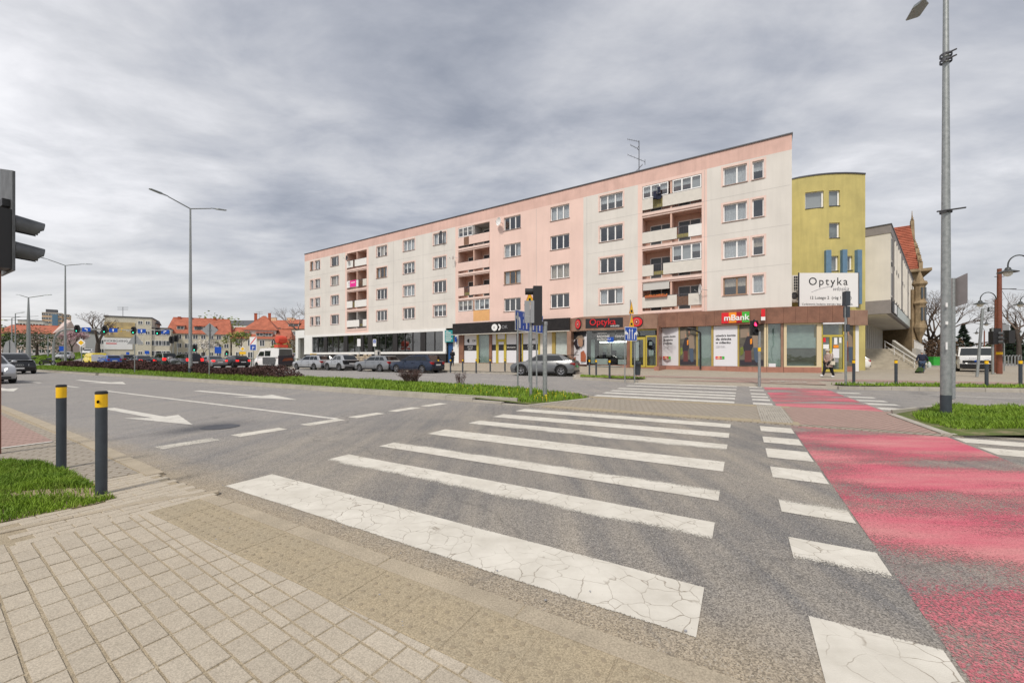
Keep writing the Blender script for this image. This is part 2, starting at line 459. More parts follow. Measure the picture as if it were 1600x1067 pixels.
def b_asphalt(k):
    c = k.dot((.5, .866, 0)); s = k.dot((-.866, .5, 0))
    big = k.noise(.55, 6, .6); band = k.noise(1.0, 5, .6, k.mapv(-30, (3.2, .22, 1)))
    f = k.ma('ADD', k.ma('MULTIPLY', big, .5), k.ma('MULTIPLY', band, .5))
    base = k.mixc(k.rng(f, .40, .62), (.172, .165, .160), (.300, .270, .230))
    # darker fresh binder on the crossing, lighter dusty approach lanes
    far = k.rng(s, 4.5, 9.0); base = k.mixc(k.ma('MULTIPLY', far, .6), base, (.272, .262, .258))
    far2 = k.rng(c, 12.5, 14.0); base = k.mixc(k.ma('MULTIPLY', far2, .5), base, (.285, .274, .268))
    # dust along the near kerb
    dust = k.rng(k.ma('ADD', c, k.ma('MULTIPLY', k.noise(3, 5), .5)), 2.15, 2.75, 1.0, 0.0)
    base = k.mixc(k.ma('MULTIPLY', dust, .85), base, (.33, .275, .20))
    # aggregate
    cell = k.vor(150, outn='Color'); sp = k.new('ShaderNodeSeparateColor'); k.ln(cell, sp.inputs[0])
    agg = k.rng(sp.outputs[0], 0, 1, .55, 1.5)
    t = k.new('ShaderNodeVectorMath', operation='SCALE'); k.ln(base, t.inputs[0]); k.ln(agg, t.inputs['Scale'])
    lightst = k.rng(sp.outputs[1], .93, .95); col = k.mixc(k.ma('MULTIPLY', lightst, .6), t.outputs[0], (.46, .42, .36))
    stain = k.rng(k.noise(.9, 7, .65, dist=.6), .66, .74); col = k.mixc(k.ma('MULTIPLY', stain, .35), col, (.09, .085, .08))
    # tar-filled cracks
    crk = k.rng(k.vor(.22, 'DISTANCE_TO_EDGE', k_dist(k, .8)), .0, .006, 1.0, 0.0)
    col = k.mixc(k.ma('MULTIPLY', crk, .32), col, (.09, .085, .08))
    k.ln(col, k.b.inputs['Base Color'])
    k.bump(k.vor(150), .5, .004)
def k_dist(k, amt):
    n1 = k.new('ShaderNodeTexNoise'); n1.inputs['Scale'].default_value = 1.6; n1.inputs['Detail'].default_value = 5; k.ln(k.P, n1.inputs['Vector'])
    v = k.new('ShaderNodeVectorMath', operation='SCALE'); v.inputs['Scale'].default_value = amt; k.ln(n1.outputs['Color'], v.inputs[0])
    a = k.new('ShaderNodeVectorMath', operation='ADD'); k.ln(k.P, a.inputs[0]); k.ln(v.outputs[0], a.inputs[1]); return a.outputs[0]
ground_mat('asphalt', b_asphalt)
def worn(k, col_a, col_b, cracks, red=False):
    oi = k.new('ShaderNodeObjectInfo'); oc = k.new('ShaderNodeSeparateColor'); k.ln(oi.outputs['Color'], oc.inputs[0])
    tcn = k.new('ShaderNodeTexCoord'); gs = k.new('ShaderNodeSeparateXYZ'); k.ln(tcn.outputs['Generated'], gs.inputs[0])
    grit = k.noise(95, 3, .7); mid = k.noise(2.2, 5, .6)
    # object colour: R = wear on the far edge, G = wear on the near edge, B = wear all over
    yf = k.rng(gs.outputs[1], .45, 1.0); yn = k.rng(gs.outputs[1], .55, 0.0)
    wear = k.ma('ADD', k.ma('MULTIPLY', yf, oc.outputs[0]), k.ma('ADD', k.ma('MULTIPLY', yn, oc.outputs[1]), oc.outputs[2]))
    edge = k.ma('MULTIPLY', k.ma('ADD', k.rng(gs.outputs[1], .05, .0), k.rng(gs.outputs[1], .95, 1.0)), .42)
    wear = k.ma('ADD', k.ma('ADD', wear, edge), k.ma('MULTIPLY', k.ma('SUBTRACT', mid, .5), .6))
    x = k.ma('SUBTRACT', wear, k.ma('SUBTRACT', grit, .5))
    return x, oc
def b_paint(k):
    x, oc = worn(k, None, None, True)
    a = k.rng(x, .28, .42, 1.0, 0.0)
    col = k.mixc(k.rng(k.noise(3.2, 6, .65), .35, .7), (.66, .63, .565), (.53, .50, .44))
    tyre = k.rng(k.noise(1.0, 6, .65, k.mapv(-30, (.3, 5, 1))), .5, .75); col = k.mixc(k.ma('MULTIPLY', tyre, .35), col, (.40, .37, .32))
    cr = k.rng(k.vor(6.5, 'DISTANCE_TO_EDGE', k_dist(k, .42)), 0, .022, 1.0, 0.0)
    msk = k.rng(k.noise(1.9, 6, .65), .42, .56); cr = k.ma('MULTIPLY', k.ma('MULTIPLY', cr, msk), .85)
    col = k.mixc(cr, col, (.17, .13, .09))
    k.ln(col, k.b.inputs['Base Color']); k.ln(a, k.b.inputs['Alpha']); k.bump(k.vor(150), .25, .003)
ground_mat('road_paint', b_paint)
def b_paintfar(k):
    col = k.mixc(k.rng(k.noise(4, 5), .35, .7), (.64, .62, .57), (.50, .48, .44)); k.ln(col, k.b.inputs['Base Color'])
    k.ln(k.rng(k.noise(14, 6, .7), .60, .70, 1.0, .15), k.b.inputs['Alpha'])
ground_mat('road_paint_far', b_paintfar)
def b_red(k):
    s = k.dot((-.866, .5, 0)); c = k.dot((.5, .866, 0))
    band = k.noise(1.0, 5, .6, k.mapv(-30, (.35, 1, 1)), .3); wave = k.noise(.95, 3, .45, k.mapv(-30, (.5, 1, 1)))
    fine = k.noise(1.0, 5, .65, k.mapv(-30, (.5, 9, 1)))
    f = k.ma('ADD', k.ma('MULTIPLY', wave, .70), k.ma('ADD', k.ma('MULTIPLY', fine, .10), k.ma('MULTIPLY', k.noise(80, 3, .75), .60)))
    f = k.ma('ADD', f, k.rng(c, 3.2, 2.3, 0.0, .10))
    a = k.rng(f, .670, .775, .97, .03)
    col = k.mixc(k.rng(k.noise(1.4, 6, .6, k.mapv(-30, (.4, 2, 1))), .35, .68), (.56, .11, .165), (.58, .25, .25))
    sp = k.new('ShaderNodeSeparateColor'); k.ln(k.vor(150, outn='Color'), sp.inputs[0])
    t = k.new('ShaderNodeVectorMath', operation='SCALE'); k.ln(col, t.inputs[0]); k.ln(k.rng(sp.outputs[0], 0, 1, .8, 1.15), t.inputs['Scale'])
    k.ln(t.outputs[0], k.b.inputs['Base Color']); k.ln(a, k.b.inputs['Alpha']); k.bump(k.vor(150), .35, .003)
ground_mat('red_paint', b_red)
def paver(ca, cb, mortar, bw, bh, rot, msize=.012, offs=.5):
    def f(k):
        t = k.new('ShaderNodeTexBrick'); t.inputs['Scale'].default_value = 1.0; t.inputs['Brick Width'].default_value = bw; t.inputs['Row Height'].default_value = bh
        t.inputs['Mortar Size'].default_value = msize; t.inputs['Color1'].default_value = (*ca, 1); t.inputs['Color2'].default_value = (*cb, 1); t.inputs['Mortar'].default_value = (*mortar, 1)
        t.inputs['Bias'].default_value = 0; t.inputs['Mortar Smooth'].default_value = .3; t.offset = offs
        k.ln(k.mapv(rot, (1, 1, 1)), t.inputs['Vector'])
        col = k.mixc(k.rng(k.noise(.8, 6, .6), .35, .7, 0, .45), t.outputs[0], tuple(x*.72 for x in ca))
        sp = k.new('ShaderNodeSeparateColor'); k.ln(k.vor(160, outn='Color'), sp.inputs[0])
        v = k.new('ShaderNodeVectorMath', operation='SCALE'); k.ln(col, v.inputs[0]); k.ln(k.rng(sp.outputs[0], 0, 1, .82, 1.18), v.inputs['Scale'])
        k.ln(v.outputs[0], k.b.inputs['Base Color']); k.bump(t.outputs['Fac'], .5, -.008)
    return f
ground_mat('pavers_beige', paver((.37, .33, .275), (.33, .295, .25), (.21, .175, .13), .2, .1, -30))
ground_mat('pavers_pink', paver((.40, .275, .24), (.36, .25, .22), (.22, .165, .13), .2, .1, -30))
ground_mat('pavers_far', paver((.40, .355, .29), (.37, .33, .27), (.26, .22, .17), .4, .2, -30, .01))
ground_mat('cobbles', paver((.40, .38, .34), (.30, .28, .25), (.17, .15, .11), .11, .1, -24, .02))
def b_brick(k):
    oi = k.new('ShaderNodeObjectInfo')
    rnd = k.rng(oi.outputs['Random'], 0, 1, .94, 1.06)
    base = k.mixc(k.rng(k.noise(2.5, 6, .65), .3, .7), (.45, .40, .325), (.39, .34, .27))
    sp = k.new('ShaderNodeSeparateColor'); k.ln(k.vor(210, outn='Color'), sp.inputs[0])
    v = k.new('ShaderNodeVectorMath', operation='SCALE'); k.ln(base, v.inputs[0]); k.ln(k.ma('MULTIPLY', rnd, k.rng(sp.outputs[0], 0, 1, .80, 1.20)), v.inputs['Scale'])
    k.ln(v.outputs[0], k.b.inputs['Base Color']); k.bump(k.noise(240, 3, .7), .35, .003)
ground_mat('paver_stone', b_brick)
def b_sand(k):
    base = k.mixc(k.rng(k.noise(6, 6, .65), .3, .7), (.41, .345, .25), (.34, .285, .20))
    sp = k.new('ShaderNodeSeparateColor'); k.ln(k.vor(260, outn='Color'), sp.inputs[0])
    v = k.new('ShaderNodeVectorMath', operation='SCALE'); k.ln(base, v.inputs[0]); k.ln(k.rng(sp.outputs[0], 0, 1, .6, 1.3), v.inputs['Scale'])
    k.ln(v.outputs[0], k.b.inputs['Base Color']); k.bump(k.noise(150, 4, .7), .6, .006)
ground_mat('joint_sand', b_sand)
def b_slab(k):
    base = k.mixc(k.rng(k.noise(2.2, 6, .65), .3, .7), (.38, .315, .215), (.34, .29, .21))
    sp = k.new('ShaderNodeSeparateColor'); k.ln(k.vor(190, outn='Color'), sp.inputs[0])
    v = k.new('ShaderNodeVectorMath', operation='SCALE'); k.ln(base, v.inputs[0]); k.ln(k.rng(sp.outputs[0], 0, 1, .72, 1.25), v.inputs['Scale'])
    k.ln(v.outputs[0], k.b.inputs['Base Color']); k.bump(k.noise(180, 3, .7), .45, .004)
ground_mat('tactile_slab', b_slab)
def b_grass(k):
    col = k.mixc(k.rng(k.noise(1.6, 5, .6), .35, .65), (.21, .33, .03), (.12, .215, .022))
    col = k.mixc(k.rng(k.noise(7, 5, .7), .52, .72, 0, .6), col, (.235, .26, .06)); k.ln(col, k.b.inputs['Base Color'])
    k.b.inputs['Roughness'].default_value = .6
ground_mat('grass_blade', b_grass)
def b_turf(k):
    col = k.mixc(k.rng(k.noise(2.5, 6, .6), .35, .65), (.11, .15, .035), (.09, .11, .035)); col = k.mixc(k.rng(k.noise(4, 6, .7), .50, .66, 0, .9), col, (.26, .21, .13))
    k.ln(col, k.b.inputs['Base Color']); k.bump(k.noise(60, 4), .25, .006)
ground_mat('turf', b_turf)
def b_earth(k):
    col = k.mixc(k.rng(k.noise(.05, 5, .6), .35, .65), (.14, .15, .07), (.20, .185, .14)); k.ln(col, k.b.inputs['Base Color'])
ground_mat('far_ground', b_earth)
import numpy as np
rs = np.random.RandomState(5)
# ------------------------------------------------------------ terrain and carriageway
def grid_sheet(name, xs, ys, zf, mt):
    vs = [(x, y, zf(x, y)) for y in ys for x in xs]; nx = len(xs)
    fs = [(j*nx+i, j*nx+i+1, (j+1)*nx+i+1, (j+1)*nx+i) for j in range(len(ys)-1) for i in range(nx-1)]
    b = MB(); b.add(vs, fs); return b.build(name, mt, smooth=80, kind='structure')
grid_sheet('ground', [-3500, -900, -400]+list(range(-260, 120, 20))+[150, 400, 900, 3500], [-600, -60, 0]+list(range(20, 260, 12))+[300, 600, 1500, 4500], lambda x, y: hgt(x, y)-.06, 'far_ground')
road = grid_sheet('road', [-190+7*i for i in range(40)], [-12+5*i for i in range(27)], lambda x, y: hgt(x, y), 'asphalt')

def strip(name, A, B, n, zf, mt, parent=None, kind='structure', skirt=None):
    """sheet between two street-frame polylines A and B (same number of points)"""
    vs = []; fs = []; k = len(A)
    for i in range(k):
        for j in range(n+1):
            t = j/n; s = A[i][0]*(1-t)+B[i][0]*t; c = A[i][1]*(1-t)+B[i][1]*t
            x, y = SC(s, c); vs.append((x, y, zf(s, c)))
    for i in range(k-1):
        for j in range(n):
            a = i*(n+1)+j; fs.append((a, a+1, a+n+2, a+n+1))
    b = MB(); b.add(vs, fs); o = b.build(name, mt, parent, smooth=80, kind=kind); return o
def slab(name, poly, z0, z1, mt, parent=None, kind='structure', sc=True):
    b = MB(); b.prism([SC(*p) if sc else p for p in poly], z0, z1); return b.build(name, mt, parent, kind=kind)

# ------------------------------------------------------------ painted markings (each sheet 4 mm over the road)
def marking(name, s0, s1, c0, c1, z=.004, col=(0, 0, 0, 1), mt='road_paint', parent=road):
    """rectangle in the street frame as its own object, local y = across the street"""
    cx_, cy_ = SC((s0+s1)/2, (c0+c1)/2); l = abs(s1-s0)/2; wd = abs(c1-c0)/2; b = MB()
    n = max(2, int(l*3)); ed = []
    for i in range(n+1): ed.append((-l+2*l*i/n, random.uniform(-.008, .008)))
    up = [(x, wd+d, 0) for x, d in ed]; dn = [(x, -wd+random.uniform(-.008, .008), 0) for x, d in ed]
    b.add(dn+up, [(i, i+1, n+2+i, n+1+i) for i in range(n)])
    o = b.build(name, mt, parent, kind='structure'); o.location = (cx_, cy_, z); o.rotation_euler = (0, 0, R(-30)); o.color = col
    return o
big = [(2.09, 2.58), (3.15, 3.63), (4.19, 4.68), (5.28, 5.78), (6.44, 6.93), (7.5, 7.98), (8.58, 9.08)]
wear = [(0, .1, .02), (0, .85, 0), (1.0, 0, .0), (.05, 0, .04), (0, .5, .02), (.0, .0, .06), (.1, 0, .05)]
for (a, b_), (wf, wn_, wa) in zip(big, wear):
    marking('zebra_stripe', .19, 4.6+.03*a, a, b_, col=(wf, wn_, wa, 1))
for (a, b_), (wf, wn_, wa) in zip([(1.98, 2.57), (3.12, 3.62), (4.16, 4.70), (5.31, 5.82), (6.34, 6.95), (7.4, 7.95), (8.5, 9.1)], [(0, 0, 0), (0, .7, 0), (1.0, 0, .06), (0, 0, 0), (0, 0, 0), (0, 0, .03), (0, 0, 0)]):
    marking('crossing_block', -.8, -.3, a, b_, col=(wf, wn_, wa, 1))
for a, b_ in [(6.9, 7.45), (8.05, 8.6), (8.95, 9.4)]: marking('crossing_block', -3.9, -3.04, a, b_, col=(0, 0, .05, 1))
far_rows = [(13.15, .5), (14.35, .5), (15.4, .5), (16.6, .5), (18.4, .5), (20.2, .55)]
for c0, wd in far_rows:
    marking('zebra_stripe', .19, 4.35+.04*(c0-12), c0, c0+wd, mt='road_paint_far'); marking('crossing_block', -.75, -.28, c0, c0+wd, mt='road_paint_far')
    if c0 < 20: marking('crossing_block', -3.75, -3.08, c0+.3, c0+.3+wd, mt='road_paint_far')
# raised-colour cycle crossing
def sheet(name, pts, z, mt, parent=road, col=None):
    b = MB(); b.add([(*SC(*p), z) for p in pts], [tuple(range(len(pts)))]); o = b.build(name, mt, parent, kind='structure'); return o
sheet('cycle_crossing', [(-.82, .6), (-.82, 9.42), (-2.98, 9.42), (-2.98, .6)], .0045, 'red_paint')
sheet('cycle_crossing', [(-.82, 12.9), (-.82, 20.75), (-3.02, 20.75), (-3.02, 12.9)], .0045, 'red_paint')
# stop-line blocks and lane lines
for c0, c1, wa in [(2.45, 3.25, .3), (3.5, 4.32, .0), (4.7, 5.6, .18), (5.85, 6.65, 0), (7.0, 7.85, .0), (8.15, 8.95, .08)]:
    marking('stop_line_block', 7.3, 7.6, c0, c1, col=(0, .0, wa, 1))
marking('lane_line', 7.6, 21.6, 5.50, 5.63, mt='road_paint_far')
for s0 in (25, 31, 37, 43, 49): marking('lane_line', s0, s0+3.2, 5.5, 5.63, mt='road_paint_far')
for s0 in (-5.6, -9.5): marking('lane_line', s0-2.3, s0, 19.2, 19.33, mt='road_paint_far')
for s0 in (10, 17, 24, 31, 38, 45): marking('lane_line', s0, s0+3.4, 19.6, 19.73, mt='road_paint_far')
def arrow(pts, col=(0, 0, .02, 1)):
    cxm = sum(p[0] for p in pts)/len(pts); cym = sum(p[1] for p in pts)/len(pts)
    o_ = SC(cxm, cym); b = MB(); b.add([(SC(*p)[0]-o_[0], SC(*p)[1]-o_[1], 0) for p in pts], [tuple(range(len(pts)))])
    o = b.build('lane_arrow', 'road_paint_far', road, kind='structure'); o.location = (*o_, .004)
arrow([(14.3, 3.62), (11.2, 3.62), (11.75, 3.30), (9.4, 3.66), (11.3, 4.12), (11.2, 3.84), (14.3, 3.84)])
arrow([(18.6, 7.25), (14.2, 7.25), (14.9, 6.85), (12.0, 7.4), (14.4, 7.95), (14.2, 7.5), (18.6, 7.5)])
arrow([(33, 7.2), (28.5, 7.2), (29.2, 6.8), (26.0, 7.4), (28.6, 8.0), (28.5, 7.5), (33, 7.5)])
arrow([(30.5, 3.6), (26.5, 3.6), (27.1, 3.2), (24.4, 3.7), (26.8, 4.2), (26.5, 3.85), (30.5, 3.85)])

mx_, my_ = G(345, 667); b = MB(); b.lathe([(.001, .009), (.27, .009), (.275, .006), (.31, .006), (.31, .0)], 24, (mx_, my_, 0)); b.build('manhole_cover', 'metal_edge', road, kind='structure')

# ------------------------------------------------------------ near pavement: sand bed, bricks, tactile slabs, gutter
C_IN, C_MID, C_OUT = 1.385, 1.715, 1.875
near = slab('near_pavement', [(-9, -7), (-9, C_OUT-.01), (5.6, C_OUT-.01), (9, 2.0), (18, 2.4), (40, 2.6), (40, -7)], -.2, .0255, 'joint_sand')
d1 = Vector((-.834, .552)); d2 = Vector((.552, .834)); O = Vector(G(409, 966))
def clip(poly, cmax):
    outp = []
    for i in range(len(poly)):
        a, b = poly[i], poly[(i+1) % len(poly)]; ca = toSC(*a)[1]-cmax; cb = toSC(*b)[1]-cmax
        if ca <= 0: outp.append(a)
        if ca*cb < 0:
            t = ca/(ca-cb); outp.append((a[0]+(b[0]-a[0])*t, a[1]+(b[1]-a[1])*t))
    return outp
def pin(p, poly):
    x, y = p; c = False; j = len(poly)-1
    for i in range(len(poly)):
        if (poly[i][1] > y) != (poly[j][1] > y) and x < (poly[j][0]-poly[i][0])*(y-poly[i][1])/(poly[j][1]-poly[i][1])+poly[i][0]: c = not c
        j = i
    return c
near_grass = [G(182, 783), G(160, 772), G(128, 752), G(96, 737), G(60, 727), G(20, 724), G(-40, 724), G(-300, 730), G(-380, 836), G(-60, 832), G(0, 822), G(50, 812), G(95, 803), G(150, 792)]
def brick_shape(b, poly, z0, z1, inset=.0035, ch=.003):
    n = len(poly); cx_ = sum(p[0] for p in poly)/n; cy_ = sum(p[1] for p in poly)/n
    top = [(cx_+(p[0]-cx_)*(1-inset/max(.02, math.hypot(p[0]-cx_, p[1]-cy_))), cy_+(p[1]-cy_)*(1-inset/max(.02, math.hypot(p[0]-cx_, p[1]-cy_))), z1) for p in poly]
    b.add([(p[0], p[1], z0) for p in poly]+[(p[0], p[1], z1-ch) for p in poly]+top,
          [(i, (i+1) % n, n+(i+1) % n, n+i) for i in range(n)]+[(n+i, n+(i+1) % n, 2*n+(i+1) % n, 2*n+i) for i in range(n)]+[tuple(range(2*n, 3*n))])
ang = math.atan2(d1.y, d1.x)
variants = []
for q in range(5):
    b = MB(); hw = .0962-random.uniform(0, .0015); hh = .0462
    brick_shape(b, [(-hw, -hh), (hw, -hh+random.uniform(-.0015, .0015)), (hw-random.uniform(0, .003), hh), (-hw, hh-random.uniform(0, .002))], 0, .016)
    tmp = b.build('brick', 'paver_stone'); variants.append(tmp.data); bpy.data.objects.remove(tmp)
cands = []
colpos = []; v = .02
k = 0
# columns run away along d1; rows step along d2.  one column of half-width stones runs through the field
acc = .0
for col in range(0, 60):
    wdt = .056 if col == 0 else .104
    colpos.append((acc-wdt/2, wdt)); acc -= wdt
for col in range(1, 12): colpos.append((.0+.104*(col-.5), .104))
for (vc, wdt) in colpos:
    wob = random.uniform(-.0015, .0015); ph = random.choice([0, .1])+random.uniform(-.012, .012)
    for r in range(-16, 36):
        uc = r*.2035+ph
        P_ = O + d1*uc + d2*(vc+.05+wob+.004*math.sin(uc*1.3))
        if P_.y < 1.25 or P_.y > 4.6 or P_.x < -P_.y*1.36-.1: continue
        sc_ = toSC(P_.x, P_.y)
        if sc_[1] > C_IN+.05 or sc_[0] > 4.45: continue
        if pin((P_.x, P_.y), near_grass): continue
        cands.append((P_.length, P_, wdt, sc_))
cands.sort(key=lambda t: t[0])
rest = MB(); nb = 0
for dist, P_, wdt, sc_ in cands:
    full = wdt > .1 and sc_[1] < C_IN-.11
    hw = .0962; hh = wdt/2-.0058
    if full and nb < 290:
        o = bpy.data.objects.new('brick', random.choice(variants)); COL.objects.link(o); o.parent = near
        o.location = (P_.x, P_.y, .014+random.uniform(-.001, .0025)); o.rotation_euler = (random.uniform(-.01, .01), random.uniform(-.006, .006), ang+random.uniform(-.012, .012)+random.choice([0, math.pi])); nb += 1
    else:
        q = [P_-d1*hw-d2*hh, P_+d1*hw-d2*hh, P_+d1*hw+d2*hh, P_-d1*hw+d2*hh]; q = clip([(p.x, p.y) for p in q], C_IN-.004)
        if len(q) >= 3:
            ar = abs(sum(q[i][0]*q[(i+1) % len(q)][1]-q[(i+1) % len(q)][0]*q[i][1] for i in range(len(q))))/2
            if ar > .0012:
                if nb < 298 and dist < 3.2:
                    b = MB(); brick_shape(b, q, .014, .03+random.uniform(-.001, .002)); b.build('brick', 'paver_stone', near); nb += 1
                else: brick_shape(rest, q, .014, .03+random.uniform(-.001, .002))
# bricks beside the grass towards the kerb, laid the other way
for i in range(0, 34):
    for j in range(0, 6):
        s = 4.42+i*.104; c = .78+j*.2035+(.1 if i % 2 else 0)
        if c > 1.80 or s > 5.9+.0*c: continue
        x, y = SC(s, c)
        if pin((x, y), near_grass): continue
        hw = .0985; hh = .0475; q = [SC(s-hh, c-hw), SC(s+hh, c-hw), SC(s+hh, c+hw), SC(s-hh, c+hw)]
        brick_shape(rest, q, .014, .029+random.uniform(-.001, .002))
rest.build('paving_bricks', 'paver_stone', near, kind='stuff')
# tactile slabs (35 cm) with studs
for i in range(-14, 12):
    s0 = .1+i*.355+.02
    if s0 > 4.25: continue
    b = MB(); brick_shape(b, [SC(s0+.004, C_IN+.004), SC(s0+.351, C_IN+.004), SC(s0+.351, C_MID+.03), SC(s0+.004, C_MID+.03)], .012, .029+random.uniform(-.001, .001), .004)
    b.k = 1
    for a in range(4):
        for c in range(4):
            x, y = SC(s0+.045+a*.088, C_IN+.05+c*.088); h = random.uniform(.0035, .0055)
            b.lathe([(.0135, 0), (.012, h*.8), (.006, h), (.0001, h)], 8, (x, y, .0275))
    b.build('tactile_slab', ['tactile_slab', 'stud_worn'], near)
b = MB()
for i in range(-8, 5): b.prism([SC(i*1.0+.006, C_MID+.036), SC(i*1.0+.994, C_MID+.036), SC(i*1.0+.994, C_OUT), SC(i*1.0+.006, C_OUT)], -.05, .026+random.uniform(0, .003))
b.build('flush_kerb', 'kerb_dusty', near, kind='stuff')
# edging course along the field of bricks towards the grass
ea, eb = Vector(G(0, 838)), Vector(G(214, 791)); ec = Vector(G(300, 778)); 
def course(a, b_, wdt, ln, z0, z1, mt, name, parent):
    d = (b_-a); L_ = d.length; d.normalize(); n_ = Vector((-d.y, d.x)); q = 0
    while q+ln < L_+.3:
        p = a+d*q; b = MB(); brick_shape(b, [tuple(p+d*.004-n_*wdt/2), tuple(p+d*(ln-.004)-n_*wdt/2), tuple(p+d*(ln-.004)+n_*wdt/2), tuple(p+d*.004+n_*wdt/2)], z0, z1+random.uniform(-.001, .002)); b.build(name, mt, parent); q += ln
course(ea+(ea-eb)*.3, eb, .07, .6, .01, .034, 'kerb_dusty', 'edging_stone', near)
course(eb, ec, .07, .6, .01, .034, 'kerb_dusty', 'edging_stone', near)
# far part of the near pavement
b = MB(); b.add([(x, y, .0268) for x, y in [(-22, -8), (8, -8), (8, -3.1), (.6, 1.2), (-1.75, 1.2), (-6.4, 4.6), (-9, 5.4), (-22, 9)]], [tuple(range(8))]); b.build('near_paving_field', 'pavers_beige', near, kind='structure')
def zflat(z): return lambda s, c: z
strip('near_footway', [(5.95, .2), (9, -.5), (16, -3), (30, -6), (40, -7)], [(5.95, 1.80), (9, 1.95), (16, 2.15), (30, 2.4), (40, 2.5)], 2, zflat(.029), 'pavers_beige')
sheet('near_cycle_path', [(9.15, -1.6), (9.3, 1.80), (16, 2.08), (30, 2.35), (30, -4), (12, -3.0)], .034, 'pavers_pink', None)
sheet('path_line', [(9.05, -1.6), (9.2, 1.78), (9.28, 1.78), (9.13, -1.6)], .038, 'road_paint_far', None)
b = MB()
pts = [(5.7, 1.80), (9, 1.98), (16, 2.25), (28, 2.5), (40, 2.62)]
for i in range(4):
    (s0, c0), (s1, c1) = pts[i], pts[i+1]; n = int((s1-s0))
    for j in range(n):
        a = s0+(s1-s0)*j/n+.008; e = s0+(s1-s0)*(j+1)/n-.008; ca = c0+(c1-c0)*j/n; ce = c0+(c1-c0)*(j+1)/n
        b.prism([SC(a, ca), SC(e, ce), SC(e, ce+.15), SC(a, ca+.15)], -.05, .034)
b.build('near_kerb', 'kerb_dusty', near, kind='stuff')

# ------------------------------------------------------------ grass
def grass(name, label, poly, dens, h, wd, zf, mt='grass_blade', lean=.5, hole=None, turf=True, zt=None):
    xs = [p[0] for p in poly]; ys = [p[1] for p in poly]
    area = (max(xs)-min(xs))*(max(ys)-min(ys)); n = int(area*dens)
    P_ = np.stack([rs.uniform(min(xs), max(xs), n), rs.uniform(min(ys), max(ys), n)], 1)
    ins = np.zeros(n, bool); j = len(poly)-1
    for i in range(len(poly)):
        xi, yi = poly[i]; xj, yj = poly[j]
        cnd = (yi > P_[:, 1]) != (yj > P_[:, 1])
        with np.errstate(divide='ignore', invalid='ignore'): xx = (xj-xi)*(P_[:, 1]-yi)/(yj-yi+1e-12)+xi
        ins ^= cnd & (P_[:, 0] < xx); j = i
    P_ = P_[ins]
    if hole is not None: P_ = P_[~hole(P_)]
    n = len(P_); a = rs.uniform(0, 2*np.pi, n); clump = .62+.55*(np.sin(P_[:, 0]*5.1+np.cos(P_[:, 1]*4.3)*2)*.5+.5)*(np.sin(P_[:, 1]*7.7+P_[:, 0]*2.1)*.25+.75)
    hh = h*rs.uniform(.45, 1.15, n)*clump; la = rs.uniform(0, 2*np.pi, n); le = hh*rs.uniform(.1, lean*1.6, n)
    z0 = np.array([zf(x, y) for x, y in P_]) if callable(zf) else np.full(n, zf)
    dx = np.cos(a)*wd/2; dy = np.sin(a)*wd/2; lx = np.cos(la)*le; ly = np.sin(la)*le
    V = np.zeros((n, 5, 3))
    V[:, 0] = np.stack([P_[:, 0]-dx, P_[:, 1]-dy, z0-.005], 1); V[:, 1] = np.stack([P_[:, 0]+dx, P_[:, 1]+dy, z0-.005], 1)
    V[:, 2] = np.stack([P_[:, 0]+dx*.8+lx*.35, P_[:, 1]+dy*.8+ly*.35, z0+hh*.6], 1); V[:, 3] = np.stack([P_[:, 0]-dx*.8+lx*.35, P_[:, 1]-dy*.8+ly*.35, z0+hh*.6], 1)
    V[:, 4] = np.stack([P_[:, 0]+lx, P_[:, 1]+ly, z0+hh], 1)
    F_ = (np.arange(n)[:, None]*5+np.array([0, 1, 2, 3, 3, 2, 4])[None]).ravel()
    me = bpy.data.meshes.new(name); me.vertices.add(n*5); me.vertices.foreach_set('co', V.ravel())
    me.loops.add(n*7); me.loops.foreach_set('vertex_index', F_.astype(np.int32)); me.polygons.add(n*2)
    ls = (np.arange(n)[:, None]*7+np.array([0, 4])[None]).ravel(); me.polygons.foreach_set('loop_start', ls.astype(np.int32)); me.update(calc_edges=True); me.validate()
    me.materials.append(M_[mt]); return put(name, me, None, 'stuff', label, 'grass')
mud = G(118, 776)
def hole_mud(P_): return (((P_[:, 0]-mud[0])/.62)**2+((P_[:, 1]-mud[1])/.16)**2 < 1) & (rs.uniform(0, 1, len(P_)) < .88)
b = MB(); b.add([(p[0], p[1], .0315) for p in near_grass], [tuple(range(len(near_grass)))[::-1]]); b.build('near_verge_soil', 'dirt', kind='structure')
grass('near_grass', 'lush green grass verge around the two tall bollards at the lower left', near_grass, 7500, .07, .0075, .034, hole=hole_mud)
b = MB()
for i in range(26):
    x = random.uniform(-5.4, -3.6); y = random.uniform(3.0, 4.6)
    if not pin((x, y), near_grass): continue
    b.M = Matrix.Translation((x, y, .05+random.random()*.03)) @ Matrix.Rotation(random.random()*6, 4, 'Z') @ Matrix.Rotation(random.uniform(-.6, .6), 4, 'X')
    b.add([(-.022, 0, 0), (0, -.012, .004), (.024, 0, 0), (0, .012, .004)], [(0, 1, 2, 3)])
b.build('dead_leaves', 'dead_leaf', kind='stuff', label='scattered dry brown leaves on the near grass verge', cat='leaves')

